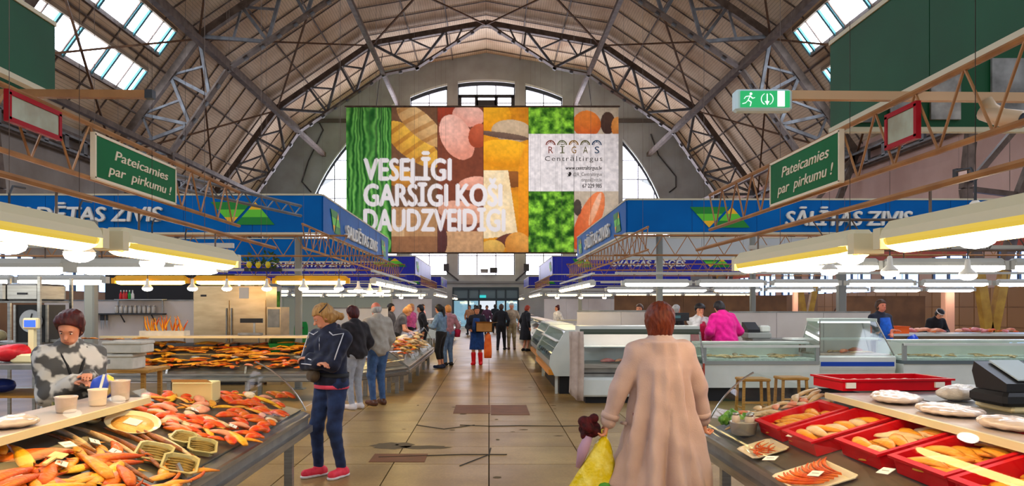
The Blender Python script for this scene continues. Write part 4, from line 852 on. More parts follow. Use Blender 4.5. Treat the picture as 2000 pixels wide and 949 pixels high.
for i in range(9):
    s = i/8; rg.append([(1.34+.24*k/6+.012*math.sin(k*2.1+i*.4), 12.86+.03*math.sin(k*1.9), 1.22-1.05*s+.03*math.sin(k+1.5)*s-.14*(k/6)*(s > .9)) for k in range(7)])
cl.loft(rg, False); o = cl.build('hanging_cloth', M('beige_cloth', (206, 186, 170), .9, 0, (186, 164, 150), 8), None, True); sm = o.modifiers.new('thick', 'SOLIDIFY'); sm.thickness = .008; tag(o, 'beige cloth draped over the corner of the meat case', 'cloth')
# ---- partitions, kitchen refrigerator, shelves
m_part = M('pale_partition', (214, 206, 200), .6, 0, (200, 190, 184), 1)
for k, (xa, xb, y, z0, z1, lb, sgm) in enumerate(((1.95, 3.9, 17.0, 0, 1.52, 'pale low partition behind the meat case', 'part'), (5.2, 8.25, 16.6, 0, 1.50, 'long pale partition right of the pink jacket', 'part'), (-9.5, -6.3, 16.4, 0, 1.75, 'grey partition carrying the knife shelf', 'part'),
        (-4.2, -2.5, 19.0, 0, 1.58, 'pale partition behind the green chair', 'part'), (-9.5, -6.3, 19.0, 0, 2.4, 'dark cabinet wall behind the knife shelf', 'dark'), (10.2, 12.5, 22.0, 0, 1.9, 'dark brown stall wall on the right', 'brown'), (4.0, 9.5, 24.5, 0, 1.95, 'brown stall back wall behind the right partition', 'brown'), (2.8, 9.6, 39.0, 0, 2.0, 'far pale stall wall on the right', 'part'), (-9.5, -2.9, 39.0, 0, 2.0, 'far pale stall wall on the left', 'part'), (-9, -3.2, 25.0, 0, 1.9, 'sage stall back wall on the left', 'sage'))):
    t = thing('partition', lb, 'partition', ((xa+xb)/2, y, 0)); mt = {'part': m_part, 'dark': M('dark_cabinet', (40, 38, 38), .5), 'brown': M('brown_stall_wall', (120, 84, 54), .6, 0, (96, 66, 44), 2), 'sage': M('sage_stall_wall', (156, 164, 150), .6)}[sgm]
    kk = max(1, round((xb-xa)/1.1))
    for i in range(kk): B().box(xa+(xb-xa)*i/kk+.004, xa+(xb-xa)*(i+1)/kk-.004, y, y+.05, z0, z1).build('panel', mt, t)
    B().box(xa, xb, y-.01, y+.06, z1, z1+.03).build('cap_rail', m_inoxd if sgm == 'part' else mt, t)
m_fr = M('warm_reflection_steel', (206, 180, 140), .28, .9, (186, 160, 122), 2, stretch=(1, 1, 4))  # stainless steel with warm reflected light put into its base colour
rf = thing('steel_refrigerator', 'double-door stainless steel refrigerator behind the smoked fish', 'refrigerator', (-5.25, 16.0, 0)); fx0, fx1 = PX(379, 16), PX(520, 16)
B().box(fx0, fx1, 16.0, 16.8, .12, 2.06).build('cabinet', m_fr, rf); B().box(fx0+.05, fx1-.05, 16.05, 16.75, 0, .12).build('feet', m_dark, rf); B().box(fx0, fx1, 15.97, 16.0, 1.78, 2.05).build('top_panel', m_fr, rf)
xm = (fx0+fx1)/2
for a, b in ((fx0+.01, xm-.012), (xm+.012, fx1-.01)):
    d_ = B().box(a, b, 15.955, 16.0, .16, 1.76).build('door', m_fr, rf); hx = b-.04 if a < xm-.3 else a+.04; B().bar((hx, 15.93, .9), (hx, 15.93, 1.6), .025).build('handle', m_inoxd, d_)
B().box(fx0+.95, fx0+1.15, 15.962, 15.97, 1.80, 2.03).build('paper_note', M('paper', (232, 226, 214), .8), rf); B().box(fx0+.15, fx0+.27, 15.962, 15.97, 1.84, 1.88).build('badge', m_dkframe, rf)
sd = thing('side_cabinet', 'bronze-toned steel cabinet beside the refrigerator', 'cabinet', (-4.4, 16.0, 0)); B().box(PX(521, 16), PX(548, 16), 16.0, 16.7, 0, 1.62).build('body', m_fr, sd); B().box(PX(523, 16), PX(546, 16), 15.98, 16.0, 1.2, 1.58).build('door', m_inoxd, sd)
pp = thing('green_poster', 'green leafy poster beside the steel refrigerator', 'poster', (-4.35, 17.9, 1.3)); yp = 17.9; B().box(PX(519, yp), PX(549, yp), yp, yp+.03, 0, 2.1).build('stand', m_part, pp); B().box(PX(521, yp), PX(547, yp), yp-.012, yp-.002, PZ(622, yp), PZ(569, yp)).build('print', M('leaf_print', (30, 70, 24), .5, 0, (110, 170, 60), 6, 6), pp)
# knife shelf
sh = thing('wall_shelf', 'dark wall shelf on the grey partition', 'shelf', (-7.6, 16.3, 1.47)); B().box(PX(168, 16.2), PX(318, 16.2), 16.18, 16.395, 1.46, 1.49).build('board', m_dkframe, sh)
for x in (180, 240, 300): B().bar((PX(x, 16.3), 16.38, 1.3), (PX(x, 16.3), 16.2, 1.455), .02).build('bracket', m_dkframe, sh)
s2 = thing('wall_shelf', 'upper short shelf holding red and green bottles', 'shelf', (-7.4, 16.3, 1.8)); B().box(PX(225, 16.2), PX(318, 16.2), 16.15, 16.40, 1.77, 1.79).build('board', m_inox, s2)
for x in (228, 315): B().bar((PX(x, 16.3), 16.37, 1.50), (PX(x, 16.3), 16.37, 1.775), .02).build('upright', m_inox, s2)
for k, px in enumerate((187, 195, 199, 206)):
    kn = thing('kitchen_knife', 'black-handled knife hanging below the dark shelf, number %s from the left' % ('one', 'two', 'three', 'four')[k], 'knife', (PX(px, 16.2), 16.25, 1.2)); kx = PX(px, 16.2); B().box(kx-.02, kx+.02, 16.245, 16.275, 1.34, 1.46).build('handle', m_dkframe, kn); B().add([(kx-.02, 16.26, 1.34), (kx+.02, 16.26, 1.34), (kx+.005, 16.26, 1.12)], [(0, 1, 2)]).build('blade', m_inox, kn)
for k, px in enumerate(range(228, 306, 9)):
    jx = PX(px, 16.3); j = thing('glass_jar', 'small pale jar on the dark shelf, %s from the left' % ('first', 'second', 'third', 'fourth', 'fifth', 'sixth', 'seventh', 'eighth', 'ninth')[k], 'jar', (jx, 16.29, 1.49), group='jars on the dark shelf'); B().lathe([(.03, 0), (.04, .01), (.04, .12), (.03, .14)], 10, (jx, 16.29, 1.49)).build('body', M('jar_glass', (206, 200, 190), .2), j, True); B().lathe([(.033, .14), (.033, .165)], 10, (jx, 16.29, 1.49)).build('lid', M('jar_lid', (176, 170, 160), .3, .5), j)
for k, (px, c, nm) in enumerate(((236, (206, 30, 36), 'leftmost red'), (242, (216, 70, 60), 'middle red'), (247, (200, 36, 40), 'right red'), (253, (36, 150, 60), 'green'), (259, (220, 216, 206), 'white'))):
    jx = PX(px, 16.28); j = thing('sauce_bottle', nm+' bottle on the upper short shelf', 'bottle', (jx, 16.28, 1.79)); B().lathe([(.028, 0), (.032, .01), (.032, .1), (.012, .14), (.012, .16)], 10, (jx, 16.28, 1.79)).build('body', M('bottle_%d' % k, c, .3), j, True); B().lathe([(.014, .16), (.012, .19)], 8, (jx, 16.28, 1.79)).build('cap', m_white, j)
# ---- rack with dial scale at far left
rk = thing('steel_rack', 'steel rack behind the seller at the left edge', 'rack', (-5.2, 8.2, 0))
for x in (PX(-40, 8), PX(88, 8)):
    for y in (7.9, 8.5): B().bar((x, y, 0), (x, y, 1.95), .03).build('upright', m_inox, rk)
for z in (.45, .75, 1.02, 1.27, 1.70): B().box(PX(-40, 8), PX(88, 8), 7.9, 8.5, z-.02, z).build('shelf', m_inoxd, rk)
for k, (px0, px1) in enumerate(((-30, 18), (20, 84))):
    bx = thing('steel_bin', ('plain steel bin at the left edge of the rack', 'steel bin with a dark slot above the dial scale')[k], 'bin', (PX((px0+px1)/2, 8), 8.1, 1.70)); B().cbox(PX(px0, 8), PX(px1, 8), 7.92, 8.45, 1.70, 1.88, .02).build('body', m_inox, bx); B().box(PX((px0+px1)/2-8, 8), PX((px0+px1)/2+10, 8), 7.905, 7.925, 1.765, 1.785).build('slot', m_dkframe, bx)
ds = thing('dial_scale', 'black scale with a big round white dial', 'scale', (PX(53, 7.9), 8.0, 1.27)); B().box(PX(22, 7.9), PX(86, 7.9), 7.98, 8.3, 1.27, 1.66).build('housing', M('black_scale', (26, 26, 28), .4), ds); dl = B(); dl.lathe([(.0005, -.01), (.115, -.01), (.12, 0), (.115, .01), (.0005, .01)], 28); dl.v = [(PX(53, 7.9)+x, 7.965+z, 1.49+y) for x, y, z in dl.v]; dl.build('dial', M('dial_face', (176, 180, 184), .35), ds)
B().bar((PX(53, 7.9), 7.95, 1.49), (PX(53, 7.9)+.02, 7.95, 1.57), .01).build('needle', m_dkframe, ds)
for s in (-1, 1): B().box(PX(53, 7.9)+s*.165-.012, PX(53, 7.9)+s*.165+.012, 7.955, 7.98, 1.27, 1.66).build('steel_edge', m_inox, ds)
bs = thing('counter_scale', 'cream scale with a small blue display on a stalk', 'scale', (PX(57, 6.9), 6.9, 1.08)); ssx = PX(57, 6.9); B().cbox(ssx-.13, ssx+.13, 6.82, 7.08, 1.14, 1.22, .015).build('base', M('cream_plastic', (222, 206, 160), .4), bs); B().bar((ssx, 6.95, 1.22), (ssx, 6.95, 1.47), .05).build('stalk', MATS['cream_plastic'], bs); hd = B().cbox(ssx-.07, ssx+.07, 6.91, 6.96, 1.44, 1.54, .01).build('display_head', MATS['cream_plastic'], bs); B().box(ssx-.05, ssx+.05, 6.905, 6.911, 1.46, 1.52).build('screen', EM('blue_screen', (40, 90, 255), 1.2), hd)
tb = thing('prep_table', 'steel preparation table left of the seller', 'table', (-4.2, 6.9, 0)); B().box(-5.2, -3.6, 6.6, 7.3, 1.10, 1.14).build('top', m_inoxd, tb)
for x in (-5.1, -3.7):
    for y in (6.7, 7.2): B().bar((x, y, 0), (x, y, 1.1), .04).build('leg', m_inox, tb)
B().box(-5.15, -3.65, 6.65, 7.25, .85, .87).build('shelf', m_wood, tb)
# white foam boxes on a stand, green chair, wood stools
st = thing('box_stand', 'low stand under the white foam boxes', 'stand', (-5.0, 10.2, 0)); B().box(-5.6, -4.4, 9.9, 10.6, .78, .82).build('top', m_wood, st)
for x in (-5.5, -4.5):
    for y in (10.0, 10.5): B().bar((x, y, 0), (x, y, .78), .05).build('leg', m_wood, st)
m_foam = M('white_foam', (218, 212, 196), .8, 0, (200, 194, 176), 6)
for k, (px0, px1, py0, py1, lb) in enumerate(((206, 258, 712, 692, 'lower white foam box on the stand behind the seller'), (200, 275, 690, 667, 'upper white foam box topped with dried fish'))):
    Y = 9.95; f = thing('foam_box', lb, 'box', (PX((px0+px1)/2, Y), Y, PZ(py0, Y))); z0 = .82 if k == 0 else PZ(692, Y)+.012; z1 = PZ(py1, Y); B().cbox(PX(px0, Y), PX(px1, Y), Y, Y+.4, z0, z1-.04, .012).build('body', m_foam, f); B().cbox(PX(px0, Y)-.01, PX(px1, Y)+.01, Y-.01, Y+.41, z1-.04, z1, .01).build('lid', m_foam, f)
gc = thing('plastic_chair', 'green plastic chair against the pale partition', 'chair', (PX(583, 17.5), 17.5, 0)); gm_ = M('green_plastic', (14, 134, 62), .4); cx_ = PX(583, 17.5); B().cbox(cx_-.22, cx_+.22, 17.3, 17.7, .72, .76, .02).build('seat', gm_, gc)
bk = B(); rgs = []
for i in range(8):
    a = i/7; w2 = .16*(1 if a < .7 else math.cos((a-.7)*3.2)**.5); rgs.append([(cx_-w2, 17.70+.04*a, .76+.52*a), (cx_+w2, 17.70+.04*a, .76+.52*a), (cx_+w2, 17.73+.04*a, .76+.52*a), (cx_-w2, 17.73+.04*a, .76+.52*a)])
bk.loft(rgs, True, True).build('backrest', gm_, gc); B().box(cx_-.06, cx_+.06, 17.72, 17.745, 1.12, 1.16).build('hand_slot', m_dkframe, gc)
for x in (-.18, .18):
    for y in (17.34, 17.66): B().bar((cx_+x*1.1, y, 0), (cx_+x, y, .73), .04).build('leg', gm_, gc)
def stool(label, x, y, h):
    t = thing('wooden_stool', label, 'stool', (x, y, 0)); B().cbox(x-.2, x+.2, y-.18, y+.18, h-.04, h, .01).build('seat', m_wood, t)
    for sx in (-1, 1):
        for sy in (-1, 1): B().bar((x+sx*.19, y+sy*.16, 0), (x+sx*.17, y+sy*.14, h-.04), .035).build('leg', m_wood, t)
        B().bar((x+sx*.18, y-.15, .2), (x+sx*.18, y+.15, .2), .025).build('stretcher', m_wood, t)
    B().bar((x-.18, y-.15, .28), (x+.18, y-.15, .28), .025).build('stretcher', m_wood, t); return t
stool('ochre wooden stool seen through the right counter glass', PX(1470, 11.0), 11.0, .62); stool('second ochre stool farther right behind the counter glass', PX(1545, 11.4), 11.4, .60); stool('ochre wooden stool below the long chest case', PX(1795, 12.2), 12.2, .55)
# meat table far right and other far stands
def table(label, x0, x1, y, d, h, top=None, cat='table'):
    t = thing('market_table', label, cat, ((x0+x1)/2, y, 0)); B().box(x0, x1, y, y+d, h-.05, h).build('top', top or m_white, t); B().box(x0, x1, y+.02, y+.05, h-.35, h-.05).build('apron', M('brown_apron', (110, 88, 66), .6), t)
    for x in (x0+.08, x1-.08):
        for yy__ in (y+.1, y+d-.1): B().bar((x, yy__, 0), (x, yy__, h-.05), .06).build('leg', m_inox, t)
    return t
T_MEAT = table('long meat table on the far right', 8.9, 13.8, 17.2, 1.0, 1.02); T_L3 = table('pale table in the left blue stall behind the corner counter', -3.95, -3.0, 17.9, .8, .85, m_white); T_FRT = table('table under the cash register beside the pink jacket', 5.15, 6.2, 15.0, .6, 1.0, m_inoxd)
cr = thing('cash_register', 'black and white cash register beside the pink jacket', 'cash register', (PX(1485, 15.2), 15.2, 1.0)); cx_ = PX(1480, 15.2); B().cbox(cx_-.24, cx_+.24, 15.1, 15.5, 1.0, 1.12, .02).build('base', m_grey, cr); B().prism([(15.12, 1.12), (15.12, 1.18), (15.4, 1.32), (15.5, 1.32), (15.5, 1.12)], 'x', cx_-.22, cx_+.02).build('keyboard', M('black_plastic', (30, 30, 34), .4), cr); B().cbox(cx_+.04, cx_+.24, 15.15, 15.4, 1.12, 1.26, .03).build('printer', m_white, cr)
mo = thing('black_display', 'black till display above the meat case', 'display', (PX(1312, 14.6), 14.6, 1.3)); cx_ = PX(1308, 14.2); B().box(cx_-.36, cx_+.36, 14.2, 14.3, 1.37, 1.52).build('housing', MATS['black_plastic'], mo); B().box(cx_-.3, cx_+.2, 14.192, 14.2, 1.42, 1.47).build('screen', M('dark_teal_screen', (60, 92, 98), .2), mo); B().bar((cx_, 14.25, 1.24), (cx_, 14.25, 1.37), .05).build('stalk', MATS['black_plastic'], mo); B().box(cx_-.4, cx_+.4, 14.1, 14.5, 1.20, 1.24).build('foot', m_inoxd, mo); B().bar((cx_-.3, 14.3, 0), (cx_-.3, 14.3, 1.2), .05).build('leg', m_inox, mo); B().bar((cx_+.3, 14.3, 0), (cx_+.3, 14.3, 1.2), .05).build('leg', m_inox, mo)
pc = thing('pink_column', 'pink square column behind the meat table', 'column', (PX(1851, 20), 20, 0)); x = PX(1851, 20); B().cbox(x-.12, x+.12, 19.88, 20.12, 0, 2.2, .02).build('shaft', M('pink_column_paint', (226, 164, 136), .6), pc); B().box(x-.16, x+.16, 19.84, 20.16, 2.2, 2.26).build('cap', MATS['pink_column_paint'], pc)
pc = thing('pink_column', 'slim pink column behind the long partition', 'column', (PX(1553, 20), 20, 0)); x = PX(1553, 20); B().cbox(x-.06, x+.06, 19.94, 20.06, 0, 2.2, .02).build('shaft', MATS['pink_column_paint'], pc); B().box(x-.1, x+.1, 19.9, 20.1, 2.2, 2.25).build('cap', MATS['pink_column_paint'], pc)
# ---- door in the end wall
d1 = bpy.data.objects.new('door_1', None); COL.objects.link(d1); d1.location = (HC-.05, WALL_Y, 0); struct(d1, 'glazed entrance doors in the end wall'); m_dfr = M('dark_door_frame', (50, 66, 74), .5); dg = GLASS('door_glass', (196, 222, 230), .14, .5)
for x in (-2.5, -1.35, -.55, .75, 1.45, 2.4): B().box(HC+x-.06, HC+x+.06, WALL_Y-.06, WALL_Y+.1, 0, 2.98).build('mullion', m_dfr, d1)
for z in (2.12, 2.95): B().box(HC-2.55, HC+2.45, WALL_Y-.08, WALL_Y+.12, z-.1, z+.1).build('transom', m_dfr, d1)
for a, b in ((-2.44, -1.41), (-1.29, -.61), (.81, 1.39), (1.51, 2.34)): B().box(HC+a, HC+b, WALL_Y, WALL_Y+.02, .05, 2.02).build('leaf_pane', dg, d1)
for a, b in ((-2.44, -1.41), (-1.29, -.61), (-.49, .69), (.81, 1.39), (1.51, 2.34)): B().box(HC+a, HC+b, WALL_Y, WALL_Y+.02, 2.22, 2.85).build('fanlight', M('dim_fanlight', (90, 112, 122), .15), d1)
B().box(HC-.5, HC-.02, WALL_Y-.14, WALL_Y-.09, 2.25, 2.45).build('exit_plate', EM('far_exit_glow', (40, 190, 190), .8), d1)
pv = struct(B().box(-8, 8, WALL_Y+.8, 75, -.06, -.01).build('ground', M('outdoor_paving', (200, 198, 190), .8)), 'pale paving outside the doors')
for k, (px, py) in enumerate(((872, 527), (1028, 527))):
    f = thing('wall_spotlight', 'small black spotlight on the end wall %s the centre window' % ('left of', 'right of')[k], 'spotlight', (PX(px, 57.8), 57.8, PZ(py, 57.8))); x, z = PX(px, 57.8), PZ(py, 57.8); B().box(x-.2, x+.2, 57.5, 57.8, z-.1, z+.45).build('head', m_dkframe, f); B().bar((x, 57.7, z-.1), (x+(.9 if k == 0 else -.8), 57.95, z-.8), .1).build('arm', m_dkframe, f)
for k, px in enumerate((946, 964)):
    x = PX(px, 57.8); z = PZ(533, 57.8); f = thing('wall_box', ('pale box below the centre window', 'dark box below the centre window')[k], 'box', (x, 57.8, z)); B().box(x-.28, x+.28, 57.7, 58, z, z+.3+.1*k).build('case', m_inoxd if k == 0 else m_dkframe, f)
    B().box(x-.3, x+.3, 57.68, 57.72, z+.2, z+.24).build('lip', m_dkframe, f)
# ================================================================== people (bodies grown as one smooth surface)
class Sdf:
    def __init__(s): s.p = []
    def cap(s, a, b, ra, rb, k=.03): s.p.append(('c', np.array(a, float), np.array(b, float), ra, rb, k)); return s
    def ell(s, c, r, R=None, k=.04): s.p.append(('e', np.array(c, float), np.array(r, float), None if R is None else np.array(R), 0, k)); return s
    def fun(s, f, lo, hi, k=.03): s.p.append(('f', np.array(lo, float), np.array(hi, float), f, 0, k)); return s
def _ev(pr, P):
    if pr[0] == 'c':
        _, a, b, ra, rb, k = pr; ba = b-a; L2 = max(float(ba@ba), 1e-9); q = P-a; t = np.clip((q@ba)/L2, 0, 1); return np.linalg.norm(q-t[:, None]*ba, axis=1)-(ra+(rb-ra)*t)
    if pr[0] == 'e':
        q = P-pr[1]
        if pr[3] is not None: q = q@pr[3]
        r = pr[2]; k0 = np.linalg.norm(q/r, axis=1); k1 = np.linalg.norm(q/(r*r), axis=1); return k0*(k0-1)/np.maximum(k1, 1e-6)
    return pr[3](P)
def _bb(pr):
    if pr[0] == 'c': m = max(pr[3], pr[4]); return np.minimum(pr[1], pr[2])-m, np.maximum(pr[1], pr[2])+m
    if pr[0] == 'e': m = max(pr[2]) if pr[3] is not None else pr[2]; return pr[1]-m, pr[1]+m
    return pr[1], pr[2]
def grow(sd, h, inflate=0.0, cut=None, disp=None):
    """surface nets over the smooth union of the primitives -> verts, quads"""
    bbs = [_bb(p) for p in sd.p]; pad = inflate+3*h
    lo = np.min([b[0] for b in bbs], 0)-pad; hi = np.max([b[1] for b in bbs], 0)+pad; n = np.ceil((hi-lo)/h).astype(int)+1
    G = np.full(n, .2, np.float32); ax = [lo[i]+h*np.arange(n[i]) for i in range(3)]
    for pr, (l, u) in zip(sd.p, bbs):
        m = inflate+pr[5]+3*h; i0 = np.maximum(np.floor((l-m-lo)/h).astype(int), 0); i1 = np.minimum(np.ceil((u+m-lo)/h).astype(int)+1, n)
        g = np.stack(np.meshgrid(*[ax[i][i0[i]:i1[i]] for i in range(3)], indexing='ij'), -1); sh = g.shape[:3]
        d = (_ev(pr, g.reshape(-1, 3)).reshape(sh)-inflate).astype(np.float32)
        sl = tuple(slice(i0[i], i1[i]) for i in range(3)); A = G[sl]; k = pr[5]; w_ = np.clip(.5+.5*(A-d)/k, 0, 1); G[sl] = A*(1-w_)+d*w_-k*w_*(1-w_)
    if cut is not None or disp is not None:
        idx = np.argwhere(np.abs(G) < (6*h+.02)); P = lo+h*idx
        v = G[tuple(idx.T)]
        if disp is not None: v = v+disp(P)
        if cut is not None: v = np.maximum(v, cut(P))
        G[tuple(idx.T)] = v
        if cut is not None:
            idx = np.argwhere(G < -(6*h+.02)*.99)
            if len(idx): P = lo+h*idx; G[tuple(idx.T)] = np.maximum(G[tuple(idx.T)], cut(P))
    S = G < 0
    C = np.zeros(n-1, np.int8)
    for a in (0, 1):
        for b in (0, 1):
            for c in (0, 1): C += S[a:n[0]-1+a, b:n[1]-1+b, c:n[2]-1+c]
    cells = np.argwhere((C > 0) & (C < 8))
    if len(cells) == 0: return np.zeros((0, 3)), np.zeros((0, 4), int)
    vid = np.full(n-1, -1, np.int64); vid[tuple(cells.T)] = np.arange(len(cells))
    acc = np.zeros((len(cells), 3)); cnt = np.zeros(len(cells)); offs = [(a, b, c) for a in (0, 1) for b in (0, 1) for c in (0, 1)]
    val = {o: G[cells[:, 0]+o[0], cells[:, 1]+o[1], cells[:, 2]+o[2]] for o in offs}
    for o in offs:
        for ax_ in range(3):
            if o[ax_] == 0:
                q = list(o); q[ax_] = 1; q = tuple(q); v0, v1 = val[o], val[q]; m = (v0 < 0) != (v1 < 0); t = np.where(m, v0/np.where(m, v0-v1, 1), 0)
                p = np.tile(np.array(o, float), (len(cells), 1)); p[:, ax_] = t; acc[m] += p[m]; cnt[m] += 1
    V = lo+h*(cells+acc/np.maximum(cnt, 1)[:, None]); Q = []
    for ax_ in range(3):
        b, c = (ax_+1) % 3, (ax_+2) % 3
        s0 = [slice(None)]*3; s1 = [slice(None)]*3; s0[ax_] = slice(0, n[ax_]-1); s1[ax_] = slice(1, n[ax_]); A, Bv = S[tuple(s0)], S[tuple(s1)]
        e = np.argwhere(A != Bv); e = e[(e[:, b] > 0) & (e[:, c] > 0) & (e[:, b] < n[b]-1) & (e[:, c] < n[c]-1)]
        if len(e) == 0: continue
        fl = A[tuple(e.T)]
        def cell(db, dc): q = e.copy(); q[:, b] += db; q[:, c] += dc; return vid[tuple(q.T)]
        q = np.stack([cell(-1, -1), cell(0, -1), cell(0, 0), cell(-1, 0)], 1); q[~fl] = q[~fl][:, ::-1]; Q.append(q)
    return V, np.concatenate(Q)
def skin_obj(name, V, Q, mat, parent):
    me = bpy.data.meshes.new(name); me.vertices.add(len(V)); me.vertices.foreach_set('co', np.asarray(V, np.float32).ravel()); me.loops.add(Q.size); me.loops.foreach_set('vertex_index', Q.ravel().astype(np.int32))
    me.polygons.add(len(Q)); me.polygons.foreach_set('loop_start', (np.arange(len(Q))*4).astype(np.int32)); me.polygons.foreach_set('use_smooth', np.ones(len(Q), bool)); me.update(calc_edges=True); me.validate()
    for m in (mat if isinstance(mat, list) else [mat]): me.materials.append(m)
    o = bpy.data.objects.new(name, me); COL.objects.link(o); o.parent = parent; return o
def rotx(a): c, s = math.cos(a), math.sin(a); return np.array([[1, 0, 0], [0, c, -s], [0, s, c]])
def rotz(a): c, s = math.cos(a), math.sin(a); return np.array([[c, -s, 0], [s, c, 0], [0, 0, 1]])
def ik(S, T, l1, l2, hint):
    d = T-S; L_ = np.linalg.norm(d)
    if L_ > (l1+l2)*.995: T = S+d/L_*(l1+l2)*.995; d = T-S; L_ = np.linalg.norm(d)
    u = d/L_; x = (l1*l1-l2*l2+L_*L_)/(2*L_); hh = math.sqrt(max(l1*l1-x*x, 0)); p = hint-u*(hint@u); p = p/max(np.linalg.norm(p), 1e-6); return S+u*x+p*hh, T
m_skin = M('skin', (226, 160, 126), .5, 0, (210, 136, 102), 5); m_skin2 = M('ruddy_skin', (214, 132, 104), .5, 0, (196, 108, 84), 5); m_lip = M('lips', (176, 84, 74), .5); m_eye = M('dark_eye', (40, 30, 28), .3); m_white_s = M('eye_white', (230, 226, 220), .3)
HAIR = {k: M('hair_'+k, a, .45, 0, b, 16, 3, .3, 90, stretch=(3, 3, .6)) for k, (a, b) in dict(blonde=((196, 150, 84), (150, 104, 52)), darkred=((84, 26, 22), (52, 14, 14)), auburn=((122, 54, 28), (84, 30, 16)), black=((26, 22, 24), (40, 34, 34)), brown=((84, 56, 38), (60, 38, 26)), grey=((196, 192, 186), (160, 156, 150)), red=((176, 64, 36), (140, 44, 24)), strawberry=((222, 160, 92), (196, 124, 66))).items()}
def person(label, x, y, rz, H=1.66, girth=1.0, lean=0.0, head=(0, 0), wr=None, wl=None, feet=None, top=None, legs=None, shoes=None, hair=('short', 'brown'), res=.02, skin=None, sleeve=1.0, hem=.88, topinf=.016, extra=None, curl=.5, hands=True, eh=None, z0=0.0, hdir=None):
    """standing figure; local x = right, y = forward. wr / wl = wrist targets, lean/head in degrees"""
    s = H/1.70; t = thing('person', label, 'person', (x, y, z0), rz); g = girth; skin = skin or m_skin
    hip = np.array([0, 0, .93]); Rl = rotx(-math.radians(lean)); T = lambda p: hip+Rl@(np.array(p, float)-hip)
    Rh = Rl@rotz(-math.radians(head[1]))@rotx(-math.radians(head[0]))
    nb = T((0, -.01, 1.44)); hc = nb+Rl@np.array([0, .015, .06])+Rh@np.array([0, .012, .085]); HP = lambda p: hc+Rh@np.array(p, float)
    body = Sdf(); torso = Sdf(); arms = Sdf(); legsS = Sdf(); feetS = Sdf()
    for c, r in (((0, -.005, .95), (.168*g, .118*g, .13)), ((0, .0, 1.10), (.145*g, .105*g, .16)), ((0, .005, 1.27), (.168*g, .118*g, .17))):
        for q in (body, torso): q.ell(T(c), r, Rl, .06)
    for q in (body, torso):
        for sx in (-1, 1): q.cap(T((sx*.02, -.012, 1.405)), T((sx*.15, -.012, 1.362)), .052, .06, .05)
    body.cap(T((0, -.01, 1.40)), nb+Rl@np.array([0, .01, .07]), .062, .05, .04); torso.cap(T((0, -.01, 1.38)), nb+Rl@np.array([0, .0, .005]), .075, .06, .04)
    body.ell(HP((0, -.008, .022)), (.076, .096, .098), Rh, .02); body.ell(HP((0, .028, -.045)), (.056, .060, .068), Rh, .03); body.cap(HP((0, .084, .012)), HP((0, .108, -.022)), .007, .014, .012); body.cap(HP((-.03, .074, -.058)), HP((.03, .074, -.058)), .012, .012, .02); body.cap(HP((-.035, .078, .03)), HP((.035, .078, .03)), .010, .010, .02)
    for sx in (-1, 1): body.ell(HP((sx*.077, -.008, -.005)), (.010, .022, .032), Rh, .01)
    J = {}
    for nm, sx, tg in (('R', 1, wr), ('L', -1, wl)):
        S = T((sx*.176, -.01, 1.362)); tg = np.array(tg, float) if tg is not None else T((sx*.24, .05, .88)); hint = np.array((sx*.7, -.6, -.45)) if eh is None else np.array(eh[0 if sx > 0 else 1], float); E, Wp = ik(S, tg, .285, .255, hint)
        for q in (body, arms): q.cap(S, E, .052*g**.5, .040, .05); q.cap(E, Wp, .040, .027, .03)
        d = (Wp-E)/max(np.linalg.norm(Wp-E), 1e-6)
        if hdir is not None and hdir.get(nm) is not None: d = np.array(hdir[nm], float); d /= np.linalg.norm(d)
        up = np.array([0, 0, 1.0]) if abs(d[2]) < .8 else np.array([0, 1.0, 0]); sd_ = np.cross(d, up); sd_ /= np.linalg.norm(sd_); nn = np.cross(sd_, d)
        if abs(d[2]) >= .8: sd_, nn = nn, sd_*-sx       # hanging hand: fingers side by side front to back, palm to the thigh
        pc = Wp+d*.05; body.cap(Wp, Wp+d*.02, .027, .026, .02)
        for o_ in (-.024, -.008, .008, .024): body.cap(Wp+sd_*o_*.6, Wp+d*.085+sd_*o_, .014, .012, .012)
        if hands:
            for o_, L_ in ((-.030, .062), (-.010, .075), (.010, .070), (.030, .055)):
                a = Wp+d*.088+sd_*o_*.95; c1 = curl*.9; b_ = a+(d*math.cos(c1)-nn*math.sin(c1))*L_*.5; c2 = curl*2.0; e_ = b_+(d*math.cos(c2)-nn*math.sin(c2))*L_*.5
                body.cap(a, b_, .0095, .0088, .006); body.cap(b_, e_, .0088, .0078, .004)
            a = Wp+d*.03+sd_*.026*1.0; b_ = a+d*.03+sd_*.03-nn*.008; body.cap(a, b_, .012, .010, .008); body.cap(b_, b_+d*.035-nn*.01+sd_*.004, .010, .008, .004)
        J[nm] = (S, E, Wp, d)
    feet = feet or ((.10, .02), (-.10, -.02))
    for nm, (sx, (fx, fy)) in zip('RL', zip((1, -1), feet)):
        Hj = np.array((sx*.088, 0, .90)); A = np.array((fx, fy, .085)); K, A = ik(Hj, A, .42, .41, np.array((0, 1.0, 0)))
        for q in (body, legsS): q.cap(Hj, K, .086*g**.6, .056, .05); q.cap(K, A, .056, .036, .04)
        body.cap(A, A+np.array((0, .0, -.04)), .04, .038, .03); yaw = (fx-sx*.09)*.8; dv = np.array((math.sin(sx*.15), math.cos(sx*.15), 0)); ft = np.array((A[0], A[1], .04))
        for q in (body, feetS): q.cap(ft-dv*.045, ft+dv*.15, .038, .03, .02)
        J['F'+nm] = (Hj, K, A, dv)
    legsS.ell((0, -.005, .95), (.168*g, .118*g, .10), None, .06)
    fin = lambda o: setattr(o, 'scale', (s, s, s))
    V, Q = grow(body, res, 0, cut=lambda P: -P[:, 2]+.002); bo = skin_obj('body', V, Q, skin, t); fin(bo)
